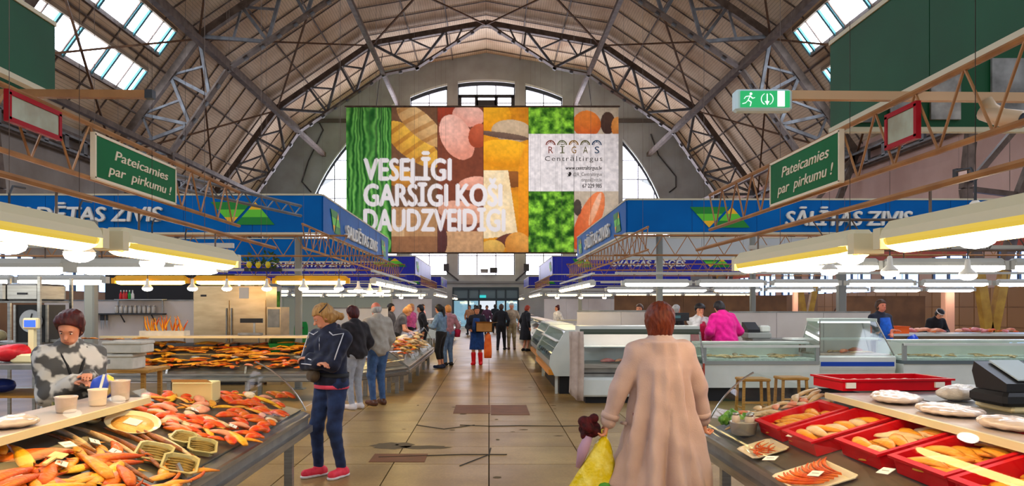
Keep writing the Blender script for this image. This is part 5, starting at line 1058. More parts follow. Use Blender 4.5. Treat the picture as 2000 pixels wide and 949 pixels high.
    # clothes follow the body
    if top:
        up_ = Sdf(); up_.p = list(torso.p)
        for nm in 'RL':
            S, E, Wp, d = J[nm]
            if sleeve > 0:
                up_.cap(S, E if sleeve > .5 else S+(E-S)*sleeve*2, .056*g**.5, .046, .05)
                if sleeve > .5: up_.cap(E, E+(Wp-E)*(sleeve-.5)*2*.97, .046, .036, .04)
        if extra and 'coat' in extra: up_.p = up_.p+extra['coat'](T, g)
        fold = (lambda P: .0035*np.sin(P[:, 2]*42+P[:, 0]*25+2*np.sin(P[:, 1]*31))+.003*np.sin(P[:, 0]*53+P[:, 2]*17)) if res < .015 else None
        if extra and 'fold' in extra: fold = extra['fold']
        hemf = lambda P: np.maximum(hem-P[:, 2], -9)
        V, Q = grow(up_, res, topinf, cut=hemf, disp=fold); o = skin_obj(top[1], V, Q, top[0], t); fin(o); t['_top'] = o.name
    if legs:
        lg_ = Sdf()
        if legs[1] in ('skirt', 'dress'):
            zh = legs[2]
            def skirt(P, zh=zh): f = np.clip((.98-P[:, 2])/(.98-zh), 0, 1); rx, ry = .165*g+.05*f, .12*g+.06*f; k_ = np.sqrt((P[:, 0]/rx)**2+(P[:, 1]/ry)**2); return (k_-1)*np.minimum(rx, ry)+.008*f*np.sin(8*np.arctan2(P[:, 1], P[:, 0]))
            lg_.fun(skirt, (-.3, -.25, zh-.05), (.3, .25, 1.02)); V, Q = grow(lg_, res, .012, cut=lambda P: np.maximum(zh-P[:, 2], P[:, 2]-1.0))
        else:
            lg_.p = list(legsS.p); zh = legs[2] if len(legs) > 2 else .05; V, Q = grow(lg_, res, .012 if res < .015 else .016, cut=lambda P: np.maximum(zh-P[:, 2], P[:, 2]-1.03), disp=(lambda P: .002*np.sin(P[:, 2]*60+P[:, 0]*30)) if res < .015 else None)
        o = skin_obj(legs[1] if legs[1] != 'dress' else 'skirt', V, Q, legs[0], t); fin(o)
    if shoes:
        for k, nm in enumerate('RL'):
            sh_ = Sdf(); Hj, K, A, dv = J['F'+nm]; ft = np.array((A[0], A[1], .045))
            sh_.cap(ft-dv*.05, ft+dv*.16, .045, .036, .03)
            if len(shoes) > 1 and shoes[1] == 'boot': sh_.cap(ft, A+(K-A)*.62, .052, .066, .04)
            else: sh_.cap(ft, ft+np.array((0, 0, .04)), .045, .043, .03)
            V, Q = grow(sh_, min(res, .014), .004, cut=lambda P: .003-P[:, 2]); o = skin_obj('boot' if len(shoes) > 1 and shoes[1] == 'boot' else 'shoe', V, Q, shoes[0], t); fin(o)
            if len(shoes) > 2:
                so = Sdf(); so.cap(ft-dv*.05+np.array((0, 0, -.02)), ft+dv*.165+np.array((0, 0, -.02)), .049, .041, .01); V, Q = grow(so, .01, .004, cut=lambda P: np.maximum(.001-P[:, 2], P[:, 2]-.026)); o2 = skin_obj('sole', V, Q, shoes[2], o)
    # face
    def bead(nm, c, r, m): 
        mb = B(); mb.ell((0, 0, 0), r, 8, 5); mb.v = [tuple((hc+Rh@(np.array(c)+np.array(v)))*s) for v in mb.v]; mb.build(nm, m, t, True, world=False)
    for sx in (-1, 1):
        bead('eye', (sx*.031, .0795, .012), (.013, .008, .0065), m_white_s if res < .012 else m_eye); bead('brow', (sx*.032, .088, .031), (.017, .005, .0035), HAIR[hair[1]])
        if res < .012: bead('pupil', (sx*.031, .0855, .011), (.0055, .004, .0055), m_eye)
    bead('mouth', (0, .0855, -.058), (.022, .008, .007), m_lip)
    # hair
    st = hair[0]
    if st != 'none':
        hs = Sdf(); inf = .012
        if st == 'fringe': hs.ell(HP((0, -.02, .0)), (.078, .09, .075), Rh, .02)
        else: hs.ell(HP((0, -.012, .030)), (.080, .098, .098), Rh, .02)
        if st in ('short', 'bun', 'pony'): hs.ell(HP((0, -.045, -.02)), (.066, .062, .075), Rh, .03)
        if st == 'puffy': hs.ell(HP((0, -.02, .052)), (.086, .098, .082), Rh, .02); hs.ell(HP((.03, .03, .085)), (.05, .05, .04), Rh, .02); hs.ell(HP((-.035, -.02, .1)), (.045, .06, .04), Rh, .02); hs.ell(HP((0, -.05, -.01)), (.068, .06, .08), Rh, .03)
        if st == 'bob': hs.ell(HP((0, -.03, -.035)), (.086, .082, .115), Rh, .04); hs.ell(HP((0, -.045, .03)), (.09, .088, .095), Rh, .03)
        if st == 'pony': hs.cap(HP((0, -.095, .02)), HP((0, -.14, -.02)), .03, .035, .02); hs.cap(HP((0, -.14, -.02)), HP((0, -.115, -.22)), .034, .014, .02)
        if st == 'tail': hs.ell(HP((0, -.05, -.02)), (.066, .062, .07), Rh, .03); hs.cap(HP((0, -.10, -.03)), HP((.0, -.15, -.075)), .030, .026, .02)
        if st == 'bun': hs.ell(HP((0, -.06, .115)), (.05, .05, .045), Rh, .02)
        if st == 'cap': hs.ell(HP((0, .0, .05)), (.092, .115, .075), Rh, .02)
        def face(P):                               # keep the face, forehead line and ears free
            q = (P-hc)@Rh; fr = np.where(q[:, 2] < (.055 if st not in ('puffy',) else .085), q[:, 1]-(.02 if st not in ('bob',) else .035)-.9*np.maximum(q[:, 2]-.02, 0), -1.0)
            if st == 'fringe': fr = np.maximum(fr, q[:, 2]-.02)
            return fr
        dsp = (lambda P: .0022*np.sin(((P-hc)@Rh)[:, 0]*190+6*np.sin(((P-hc)@Rh)[:, 2]*22))+.002*np.sin(((P-hc)@Rh)[:, 2]*70+((P-hc)@Rh)[:, 1]*90)) if res < .015 else None
        V, Q = grow(hs, min(res, .014), inf, cut=face, disp=dsp); o = skin_obj('hair', V, Q, HAIR[hair[1]], t); fin(o)
    return t, J, T, HP, s
def fab(name, a, b=None, rough=.85, scale=14, bump=.15): return M(name, a, rough, 0, b or tuple(int(v*.82) for v in a), scale, 3, bump, 120, sheen=.1)
def kid_tube(t, s, pts, r, nm, m, n_=8): mb = B(); mb.tube([tuple(np.array(p)*s) for p in pts], [q*s for q in r] if isinstance(r, (list, tuple)) else r*s, n_); return mb.build(nm, m, t, True, world=False)
def collar(t, s, T, z, r, m, h=.045, nm='collar', tilt=.02):
    mb = B(); rings = []
    for dz, rr in ((0, r*1.0), (h, r*.92), (h*.9, r*1.12), (-.01, r*1.25)): rings.append([tuple(T((rr*math.cos(a), rr*.95*math.sin(a)-.005, z+dz-tilt*math.sin(a)))*s) for a in [2*PI*i/20 for i in range(20)]])
    mb.loft(rings, True); return mb.build(nm, m, t, True, world=False)
# ---- woman in the beige coat, seen from behind
def coat_shape(T, g):
    def f(P):
        z = P[:, 2]; zz = [.3, .45, .7, .95, 1.1, 1.25, 1.34]; rx = np.interp(z, zz, [.32, .305, .25, .19, .172, .168, .145]); ry = np.interp(z, zz, [.24, .235, .20, .165, .15, .135, .10]); th = np.arctan2(P[:, 1], P[:, 0]); am = np.interp(z, [.4, 1.0, 1.3], [.040, .020, .004])
        return (np.sqrt((P[:, 0]/rx)**2+(P[:, 1]/ry)**2)-1)*np.minimum(rx, ry)+am*(1-2*np.abs(np.sin(4*th+.5*np.sin(4*z))))+am*.7*np.sin(11*th+2.5*z)
    return [('f', np.array([-.36, -.28, .3]), np.array([.36, .28, 1.36]), f, 0, .025)]
m_coat = fab('beige_coat_cloth', (196, 170, 160), (184, 158, 148), .8, 5); s_ = 1
t, J, T, HP, s_ = person('woman in a long beige coat walking away with a yellow bag', 1.20, 5.36, math.radians(4), 1.655, 1.12, 3, (4, 0), wr=(.345, .10, .85), wl=(-.385, .03, .84), top=(m_coat, 'coat'), legs=(fab('dark_trousers', (120, 40, 48)), 'trousers'), shoes=(M('brown_shoe', (70, 46, 36), .5),), hair=('bob', 'auburn'), res=.0085, hem=.42, topinf=.02, extra={'coat': coat_shape, 'fold': lambda P: .003*np.sin(P[:, 2]*30+P[:, 0]*22)+.0025*np.sin(P[:, 0]*60+1.5*np.sin(P[:, 2]*9))}, eh=((.9, -.5, -.1), (-.8, -.6, -.1)), curl=1.0)
collar(t, s_, T, 1.425, .078, m_coat, .05, 'coat_collar')
mb = B()
for nm in 'RL':
    S, E, Wp, d = J[nm]; c = Wp-d*.045; kid_tube(t, s_, [c-d*.02, c+d*.02], .066, 'cuff', m_coat, 14)
for sx, zz in ((-1, .86), (1, .86)): kid_tube(t, s_, [(sx*.262, -.04, zz), (sx*.272, .06, zz-.01)], .012, 'pocket_flap', m_coat)
# her yellow bag and dark bunch
S, E, Wp, d = J['L']; hand = Vector(tuple((Wp+d*.09)*s_)); hw = Vector((1.20, 5.36, 0))+Matrix.Rotation(math.radians(4), 3, 'Z')@hand
bg = thing('shopping_bag', 'yellow plastic shopping bag held by the woman in the coat', 'bag', (hw.x, hw.y, .12)); rgs = []
for i in range(12):
    f = i/11; z = hw.z-.02-(hw.z-.16)*f; rx = .018+.22*f**.8*(1 if f < .85 else 1-(f-.85)*2.2); ry = .014+.13*f**.8; rgs.append([(hw.x-.13*f+rx*math.cos(a)*(1+.09*math.sin(5*a+f*9)+.05*math.sin(11*a+f*15)), hw.y+ry*math.sin(a)*(1+.08*math.sin(4*a+f*7)), z) for a in [2*PI*k/24 for k in range(24)]])
mb = B(); mb.loft(rgs, True, True); mb.build('sack', M('yellow_plastic', (222, 200, 10), .25, 0, (236, 226, 110), 12, 6, .8, 18, lo=.45, hi=.7), bg, True)
for sx in (-1, 1): B().tube([(hw.x+sx*.012, hw.y, hw.z-.03), (hw.x+sx*.02, hw.y, hw.z+.025), (hw.x, hw.y, hw.z+.03)], .006, 6).build('handle', MATS['yellow_plastic'], bg, True)
for k in range(5): B().ell((hw.x-.06+.05*math.cos(k*1.3), hw.y-.085, .40-.05*k), (.05, .012, .035), 8, 5).build('green_print', M('bag_green', (70, 150, 40), .4), bg, True)
bf = thing('dark_red_bundle', 'dark red crumpled cloth bundle above the yellow bag', 'cloth', (hw.x-.06, hw.y, hw.z)); sdf = Sdf()
for k in range(14): sdf.ell((random.uniform(-.06, .05), random.uniform(-.05, .05), random.uniform(-.06, .09)), (.03, .03, .03), None, .02)
V, Q = grow(sdf, .01, .004); o = skin_obj('folds', V, Q, M('dark_red_cloth', (84, 16, 24), .8, 0, (40, 10, 14), 20, 3, .4, 60), bf); o.location = (-.045, .0, .03)
kid_tube(bf, 1, [(-.05, 0, -.02), (-.09, 0, -.12), (-.12, .01, -.24)], [.03, .04, .02], 'lilac_tail', M('lilac_cloth', (176, 144, 172), .8))
# ---- woman in the navy track jacket
m_navy = fab('navy_jersey', (26, 32, 56), (18, 22, 40), .75, 20); m_jean = fab('dark_denim', (38, 56, 96), (26, 36, 66), .85, 10); m_coral = M('coral_shoe', (240, 66, 84), .6, 0, (224, 48, 70), 20); m_pink = fab('coral_shirt', (238, 84, 108), (224, 70, 92)); m_pipe = M('white_piping', (206, 206, 212), .6)
RN = math.radians(147)
t, J, T, HP, s_ = person('woman in a navy track jacket and coral shoes with folded arms', -1.53, 7.45, RN, 1.67, 1.02, 3, (26, 36), wr=(-.06, .235, 1.12), wl=(.08, .20, 1.17), feet=((.11, .06), (-.11, -.03)), top=(m_navy, 'jacket'), legs=(m_jean, 'trousers', .07), shoes=(m_coral, 'shoe', M('white_sole', (226, 222, 220), .6)), hair=('tail', 'blonde'), res=.0085, hem=.90, topinf=.022, eh=((.75, .1, -.65), (-.75, .1, -.65)), hdir={'R': (-.9, .05, .12), 'L': (.9, .12, .0)}, curl=.55)
collar(t, s_, T, 1.43, .070, m_pink, .05, 'shirt_collar', .03); collar(t, s_, T, 1.405, .098, m_navy, .05, 'jacket_collar', .045)
for nm, sx in (('R', 1), ('L', -1)):
    S, E, Wp, d = J[nm]; o1 = np.array((sx*.55, .55, .3)); o1 /= np.linalg.norm(o1)
    kid_tube(t, s_, [T((sx*.075, .075, 1.43)), T((sx*.13, .085, 1.40)), S+o1*.088+np.array((0, 0, .02)), S+(E-S)*.5+o1*.082, E+np.array((sx*.5, .5, 0))*.098], .006, 'sleeve_piping', m_pipe, 6)
    kid_tube(t, s_, [E+np.array((sx*.3, .8, 0))*.08, E+(Wp-E)*.5+np.array((0, .072, .0)), Wp+np.array((0, .064, .0))-d*.03], .006, 'sleeve_piping', m_pipe, 6)
kid_tube(t, s_, [T((.0, .135, 1.38)), T((.0, .142, 1.28)), T((0, .14, 1.15))], .004, 'zip', M('zip_metal', (150, 150, 156), .3, .8), 6)
rg = [[tuple(np.array((rx*math.cos(a), ry*math.sin(a)-.004, z))*s_) for a in [2*PI*k/28 for k in range(28)]] for rx, ry, z in ((.190, .142, .905), (.193, .146, .895), (.192, .146, .868), (.186, .14, .868))]
mb = B(); mb.loft(rg, True); mb.build('shirt_hem', m_pink, t, True, world=False)
fp = Sdf(); fp.ell((.08, .165, 1.0), (.105, .05, .06), rotz(-.35), .02); V, Q = grow(fp, .01, .006, disp=lambda P: .003*np.sin(P[:, 0]*70+P[:, 2]*40)); o = skin_obj('waist_bag', V, Q, fab('olive_bag', (86, 70, 48), (66, 52, 36)), t); o.scale = (s_,)*3
rg = [[tuple(np.array((rx*math.cos(a), ry*math.sin(a), z+.01*math.cos(a)))*s_) for a in [2*PI*k/28 for k in range(28)]] for rx, ry, z in ((.196, .15, .99), (.198, .152, 1.03), (.19, .145, 1.03))]
mb = B(); mb.loft(rg, True); mb.build('waist_strap', M('black_strap', (24, 24, 26), .6), t, True, world=False)
mb = B(); rg = [[tuple(HP((rr*.094*math.cos(a), .012+rr*.108*math.sin(a)-.03*0, .075+dz+.03*math.sin(a)*-1)) * s_) for a in [PI*(.95)+PI*1.1*k/16 for k in range(17)]] for rr, dz in ((1.0, -.008), (1.015, .004))]
mb.loft(rg, False); mb.build('hair_band', M('dark_band', (50, 40, 36), .5), t, True, world=False)
# ---- seller in the patterned grey blouse
m_blouse = M('grey_patterned_blouse', (206, 204, 198), .8, 0, (84, 84, 84), 9, 2, 0, lo=.44, hi=.52)
t, J, T, HP, s_ = person('stall seller in a grey and white patterned blouse with dark red hair', -3.04, 5.55, math.radians(-138), 1.61, 1.0, 8, (20, 30), wr=(.02, .27, 1.18), wl=(-.06, .30, 1.22), top=(m_blouse, 'blouse'), legs=(fab('black_trousers', (36, 36, 40)), 'trousers'), shoes=(M('black_shoe', (30, 28, 28), .5),), hair=('puffy', 'darkred'), res=.0085, hem=.80, topinf=.024, eh=((.35, -.4, -.85), (-.35, -.4, -.85)), hdir={'R': (-.5, .8, .1), 'L': (.3, .9, .2)})
kid_tube(t, s_, [T((.10, .05, 1.44)), T((.05, .14, 1.32)), T((.0, .165, 1.15))], .010, 'dark_neckline', M('black_strap', (24, 24, 26), .6), 6); kid_tube(t, s_, [T((-.10, .05, 1.44)), T((-.05, .14, 1.32)), T((.0, .165, 1.15))], .010, 'dark_neckline', MATS['black_strap'], 6)
ap = B(); rg = [[tuple(T((.30*(u-.5), .19-.10*abs(u-.5)**1.5+.006*math.sin(u*25), z))*s_) for u in [k/10 for k in range(11)]] for z in (1.06, .9, .7, .5)]
ap.loft(rg, False); ap.build('apron', M('striped_apron', (196, 178, 130), .8, 0, (110, 120, 80), 12, 2, stretch=(6, 6, .3)), t, True, world=False)
# ---- waiting couple
person('bald old man in a beige-grey jacket and jeans at the counter', -1.84, 12.75, math.radians(38), 1.71, 1.05, 4, (14, 8), wr=(.20, .16, .88), wl=(-.22, .18, .88), top=(fab('greige_jacket', (170, 162, 148), (156, 146, 132)), 'jacket'), legs=(fab('blue_jeans', (70, 100, 140), (54, 78, 116)), 'trousers'), shoes=(M('brown_leather', (90, 56, 40), .4),), hair=('fringe', 'grey'), res=.012, skin=m_skin2, hem=.80, topinf=.028)
person('woman in a black jacket and pale grey trousers beside the old man', -2.12, 12.25, math.radians(48), 1.63, 1.12, 5, (12, -6), wr=(.22, .14, .90), wl=(-.2, .18, .92), top=(fab('black_jacket', (40, 34, 36), (28, 24, 26)), 'jacket'), legs=(fab('pale_grey_trousers', (168, 170, 174), (150, 152, 158)), 'trousers'), shoes=(M('white_shoe', (216, 206, 200), .5),), hair=('puffy', 'darkred'), res=.012, hem=.84, topinf=.026)
# ---- people along the aisle
D = dict
m_blk = fab('black_clothes', (30, 28, 32)); m_den = fab('denim_shirt', (112, 140, 168)); m_jn2 = fab('light_jeans', (110, 140, 180)); m_bshoe = MATS['black_shoe']
person('ponytailed woman in a denim shirt and black capri trousers', -1.26, 20.3, math.radians(62), 1.68, .95, 4, (12, 0), wr=(.12, .26, 1.12), wl=(-.16, .26, 1.14), top=(m_den, 'shirt'), legs=(m_blk, 'trousers', .24), shoes=(M('navy_shoe', (40, 50, 80), .5),), hair=('pony', 'black'), res=.016, hem=.90)
t, J, T, HP, s_ = person('woman in light jeans carrying a pink bag behind the denim shirt', -1.12, 21.2, math.radians(30), 1.66, .95, 0, (5, 0), top=(fab('rose_top', (186, 130, 140)), 'shirt'), legs=(m_jn2, 'trousers'), shoes=(m_bshoe,), hair=('short', 'strawberry'), res=.018)
kid_tube(t, s_, [(.27, -.02, 1.05), (.28, -.02, .98), (.28, -.02, .80)], [.05, .10, .07], 'shoulder_bag', fab('crimson_bag', (206, 30, 76)), 10)
t, J, T, HP, s_ = person('woman in a blue apron and red boots carrying a cardboard box', -.33, 21.4, math.radians(172), 1.64, 1.0, 2, (10, -10), wr=(.16, .30, 1.04), wl=(-.14, .30, 1.04), top=(fab('dark_blouse', (40, 44, 60)), 'blouse'), legs=(fab('blue_apron_cloth', (30, 74, 150)), 'skirt', .45), shoes=(M('red_rubber', (226, 30, 40), .35), 'boot'), hair=('short', 'black'), res=.016)
kid_tube(t, s_, [(0, .125, 1.35), (0, .145, 1.2), (0, .15, .95)], [.09, .11, .13], 'apron_bib', MATS['blue_apron_cloth'], 10)
bx = thing('cardboard_box', 'open cardboard box carried by the woman in red boots', 'box', (-.18, 21.05, 1.0)); bm = M('cardboard', (190, 140, 84), .8, 0, (170, 120, 68), 4)
B().box(-.36, .10, 20.86, 20.88, .93, 1.18).box(-.36, .10, 21.10, 21.12, .93, 1.18).box(-.36, -.34, 20.86, 21.12, .93, 1.18).box(.08, .10, 20.86, 21.12, .93, 1.18).box(-.36, .10, 20.86, 21.12, .93, .95).build('carton', bm, bx); B().add([(-.36, 20.86, 1.18), (.10, 20.86, 1.18), (.12, 20.76, 1.22), (-.38, 20.76, 1.22)], [(0, 1, 2, 3)]).build('flap', bm, bx); B().add([(.10, 20.86, 1.18), (.10, 21.12, 1.18), (.24, 21.12, 1.20), (.24, 20.86, 1.20)], [(0, 1, 2, 3)]).build('flap', bm, bx)
ob = thing('orange_bag', 'orange carrier bag hanging below the cardboard box', 'bag', (-.02, 21.0, .2)); rgs = [[(-.03+rx*math.cos(a), 21.0+.05*math.sin(a), z) for a in [2*PI*k/14 for k in range(14)]] for rx, z in ((.02, .92), (.08, .84), (.10, .6), (.11, .35), (.10, .22))]
mb = B(); mb.loft(rgs, True, True); mb.build('sack', M('orange_plastic', (240, 96, 40), .35, 0, (250, 130, 60), 8), ob, True); B().tube([(-.04, 21.0, .9), (-.05, 21.0, 1.0), (-.01, 21.0, .9)], .008, 6).build('handle', MATS['orange_plastic'], ob)
person('person in black walking away in the middle of the aisle', .45, 28.6, math.radians(-12), 1.70, 1.0, 4, (6, 0), feet=((.1, .18), (-.1, -.14)), top=(m_blk, 'jacket'), legs=(m_blk, 'trousers'), shoes=(m_bshoe,), hair=('short', 'brown'), res=.02)
person('white-haired man in khaki trousers and a tan shirt facing the viewer', .85, 28.9, math.radians(176), 1.74, 1.08, 0, (4, 0), feet=((.1, .1), (-.1, -.08)), top=(fab('tan_shirt', (186, 160, 130)), 'shirt'), legs=(fab('khaki_cloth', (170, 150, 110)), 'trousers'), shoes=(M('brown_leather', (90, 56, 40), .4),), hair=('short', 'grey'), res=.02, sleeve=.45, hem=.84)
t, J, T, HP, s_ = person('red-haired woman in a black dress turned to the right stall', 1.32, 27.9, math.radians(-62), 1.66, 1.15, 6, (10, 0), top=(m_blk, 'blouse'), legs=(m_blk, 'skirt', .42), shoes=(m_bshoe,), hair=('short', 'red'), res=.02)
for k, (px, Y, rz, c1, c2, hr, lb, HH) in enumerate(((917, 44, 160, (226, 160, 110), (40, 44, 60), 'brown', 'far person in a peach top near the exit doors', 1.68), (938, 46, 10, (50, 44, 44), (40, 40, 46), 'black', 'far person in dark clothes standing left in the doorway', 1.7), (951, 44.5, 190, (110, 70, 96), (70, 50, 80), 'brown', 'far person in a purple coat before the doorway', 1.66), (967, 47, -10, (40, 50, 60), (36, 40, 50), 'black', 'far person in dark blue right in the doorway', 1.72), (928, 50, 0, (70, 60, 66), (50, 50, 70), 'black', 'farthest small figure beside the door frame', 1.7))):
    person(lb, PX(px, Y), Y, math.radians(rz), HH, 1.0, 0, (0, 0), top=(fab('far_top_%d' % k, c1), 'jacket'), legs=(fab('far_legs_%d' % k, c2), 'trousers'), shoes=(m_bshoe,), hair=('short', hr), res=.026, hands=False)
# ---- sellers and others behind counters
SE = lambda lb, x, y, rz, **kw: person(lb, x, y, math.radians(rz), **D(D(H=1.64, res=.018, legs=(m_blk, 'trousers'), shoes=(m_bshoe,)), **kw))
t, J, T, HP, s_ = SE('blonde seller leaning over the aisle fish counter', -2.34, 19.2, -75, lean=24, head=(22, 0), wr=(.10, .38, 1.0), wl=(-.14, .36, .98), top=(fab('grey_vest', (96, 92, 98)), 'vest'), sleeve=.2, hair=('bun', 'strawberry'), res=.013, H=1.70)
SE('dark-haired seller behind the blonde seller', -2.75, 21.5, -100, top=(fab('charcoal_top', (70, 66, 72)), 'jacket'), hair=('short', 'black'), H=1.7); SE('seller in a pink top farther along the left stall', -2.45, 24.2, -120, top=(fab('pink_top', (232, 96, 150)), 'shirt'), sleeve=.4, hair=('short', 'strawberry'), H=1.7)
SE('far seller in pale pink on the left near the dark blue stall', -2.9, 33.5, -110, top=(fab('pale_pink_top', (236, 170, 176)), 'shirt'), hair=('short', 'brown'), H=1.7)
SE('dark-dressed shopper bending at the left counter end', -1.95, 23.2, 100, lean=10, top=(m_blk, 'jacket'), hair=('short', 'black'), H=1.68)
t, J, T, HP, s_ = SE('person in a magenta jacket with back turned at the chest case', 4.50, 14.62, 20, lean=12, head=(22, 0), girth=1.32, wr=(.22, .22, 1.0), wl=(-.22, .22, 1.0), top=(fab('magenta_jacket', (222, 16, 138), (200, 10, 120)), 'jacket'), topinf=.035, hem=.84, hair=('short', 'black'), res=.012, H=1.76)
t, J, T, HP, s_ = SE('seller in a red vest and white sleeves resting chin on hand', 4.12, 15.05, -165, head=(10, 10), wr=(.08, .14, 1.42), wl=(-.2, .2, 1.0), top=(fab('white_sleeves', (226, 222, 220)), 'blouse'), hair=('cap', 'black'), res=.013, H=1.68, eh=((.6, .3, -.8), (-.8, -.3, -.5)))
kid_tube(t, s_, [T((0, 0, 1.36)), T((0, .0, 1.2)), T((0, 0, .9))], [.13, .178, .185], 'red_vest', fab('red_vest_cloth', (222, 30, 84)), 18)
SE('orange-lit shopper beyond the meat case', 3.65, 18.6, 150, top=(fab('amber_top', (206, 150, 90)), 'shirt'), hair=('short', 'brown'), H=1.68); SE('grey-haired man in black beyond the till display', 4.48, 18.4, -60, top=(m_blk, 'jacket'), hair=('short', 'grey'), skin=m_skin2, H=1.66); SE('seller in white behind the far right counter', 2.85, 32.0, 120, top=(fab('white_overall', (226, 220, 214)), 'overall'), hair=('bun', 'darkred'), H=1.64)  # first shopper's top is coloured amber
t, J, T, HP, s_ = SE('man with crossed forearms in a navy shirt and blue apron on the right', 7.85, 15.4, 195, H=1.76, wr=(-.05, .26, 1.12), wl=(.02, .30, 1.06), top=(fab('navy_tee', (30, 34, 52)), 'shirt'), sleeve=.45, hair=('short', 'brown'), skin=m_skin2, res=.014)
kid_tube(t, s_, [(0, .10, 1.36), (0, .12, 1.15), (0, .13, .7)], [.10, .13, .15], 'blue_apron', fab('bright_blue_apron', (24, 90, 196)), 12)
t, J, T, HP, s_ = SE('seller with a white visor bent over the meat table', PX(1821, 18.7), 18.7, 185, lean=20, head=(25, 0), wr=(.12, .36, 1.05), wl=(-.12, .36, 1.05), top=(m_blk, 'shirt'), hair=('short', 'black'), H=1.62)
mb = B(); mb.loft([[tuple(HP((rr*math.cos(a), rr*1.15*math.sin(a)-.01, .07+dz))*s_) for a in [2*PI*k/18 for k in range(19)]] for rr, dz in ((.094, 0), (.096, .03))], False); mb.build('visor', M('white_visor', (236, 232, 230), .5), t, True, world=False)
SE('dark-haired person behind the left brown stall on the right', 8.9, 19.6, 170, top=(m_blk, 'shirt'), hair=('short', 'brown'), H=1.6)
# ================================================================== food on the counters
def deckplane(sg, xf, zf, zb, dp): z0 = zf+.024; k = (zb+.014-z0)/(dp-.2); return (sg, xf+sg*.06, z0, k)
DL = deckplane(-1, -1.62, .70, .92, 1.05); DR = deckplane(1, 1.70, .66, .94, 1.1)
def deck_at(px, py, pl, lift=0):
    """where the line of sight through a picture point meets the sloping deck"""
    sg, x0, z0, k = pl; a, b = (px-VX)/FPX, -(py-VY)/FPX
    # EYE + b*Y = z0 + lift + k*(sg*a*Y - sg*x0)
    Y = (z0+lift-k*sg*x0-EYE)/(b-k*sg*a); return a*Y, Y
def deck_mat(x, y, pl, lift=0, rz=0):
    sg, x0, z0, k = pl; th = math.atan(k); u = Vector((0, 1, 0)) if sg < 0 else Vector((0, -1, 0)); n_ = Vector((sg*math.cos(th), 0, math.sin(th)))    # y local = up the slope
    w_ = u.cross(n_) if True else None
    R = Matrix((u, n_, u.cross(n_))).transposed()
    if R.col[2].z < 0: u = -u; R = Matrix((u, n_, u.cross(n_))).transposed()
    return Matrix.Translation((x, y, z0+k*sg*(x-x0)+lift))@R.to_4x4()@Matrix.Rotation(rz, 4, 'Z')
PROTO = {}
def fish_mesh(name, L_, W_, T_, bend, seed, mat, taper=.35, tail=True, n_=9):
    """flattened fish / fillet lying along x"""
    r = random.Random(seed); mb = B(); rings = []
    for i in range(n_):
        f = i/(n_-1); w_ = W_*(math.sin(PI*min(max(f, .04), .97)**.75)**.6)*(1-taper*f)*r.uniform(.92, 1.06); h_ = T_*math.sin(PI*min(max(f, .06), .94))**.5; x = L_*(f-.5); y = bend*L_*(4*(f-.5)**2-.5)
        rings.append([(x, y+w_/2*math.cos(a), h_/2+h_/2*math.sin(a)*(1.0 if math.sin(a) > 0 else .9)) for a in [2*PI*k/8 for k in range(8)]])
    mb.loft(rings, True, True)
    if tail:
        y = bend*L_*.5; x = L_/2; mb.add([(x-.02*L_, y-.01*L_, T_*.5), (x+.1*L_, y-W_*.42, T_*.5), (x+.06*L_, y, T_*.55), (x+.1*L_, y+W_*.42, T_*.5), (x-.02*L_, y+.01*L_, T_*.5), (x-.02*L_, y, T_*.62), (x+.06*L_, y, T_*.62)], [(0, 1, 2, 6, 5), (5, 6, 2, 3, 4), (4, 3, 2, 1, 0)])
    o = mb.build(name, mat, None, True); me = o.data; bpy.data.objects.remove(o); return me
SHADE = {}
def item(name, me, mat4, label, cat, group):
    label = label.replace('{c}', SHADE.get(me.materials[0].name, 'pale'))
    o = bpy.data.objects.new(name, me); COL.objects.link(o); o.matrix_world = mat4; return tag(o, label, cat, group)
fm = lambda n_, a, b, rough=.45, sc=14, coat=.12: M(n_, a, rough, 0, b, sc, 5, .25, 60, coat=coat, spec=.3)
m_gold = fm('golden_smoked_fish', (244, 172, 48), (216, 122, 20)); m_pale = fm('pale_fish_flesh', (236, 206, 160), (214, 170, 116)); m_brown = fm('brown_smoked_skin', (176, 104, 40), (116, 62, 24)); m_orange = fm('orange_smoked_strip', (232, 116, 20), (196, 70, 8)); m_salmon = fm('red_salmon', (228, 46, 12), (244, 136, 36)); m_salmonp = fm('pink_salmon', (240, 168, 130), (224, 120, 86)); m_yel = fm('yellow_smoked_fish', (248, 192, 40), (230, 150, 24)); m_sprat = fm('smoked_sprat', (150, 120, 50), (96, 74, 34)); m_red = M('red_crate_plastic', (214, 0, 22), .45, 0, (196, 0, 18), 3, spec=.2); m_card = M('white_card', (240, 234, 222), .7); m_greenv = fm('green_garnish', (70, 130, 40), (130, 180, 70)); m_pinkm = fm('pink_meat', (232, 150, 144), (214, 110, 110)); m_wrap = M('plastic_wrap', (216, 196, 178), .25, 0, (192, 172, 152), 6, 4, .3, 14, coat=.4)
SHADE.update({'golden_smoked_fish': 'golden', 'pale_fish_flesh': 'pale', 'brown_smoked_skin': 'dark brown', 'orange_smoked_strip': 'orange', 'red_salmon': 'bright red', 'pink_salmon': 'salmon pink', 'yellow_smoked_fish': 'yellow', 'pink_meat': 'pink'})
G_FIL = [fish_mesh('golden_fillet', .23, .07, .022, b, s_, m_gold, .25, False) for b, s_ in ((.05, 1), (-.06, 2), (.02, 3))]
P_FIL = [fish_mesh('pale_fillet', .26, .075, .03, b, s_, m_pale, .2, False) for b, s_ in ((.03, 4), (-.04, 5))]
STRIP = [fish_mesh('smoked_strip', .34, .026, .02, b, s_, m_orange, .5, False, 12) for b, s_ in ((.16, 6), (.12, 7), (.2, 8))]
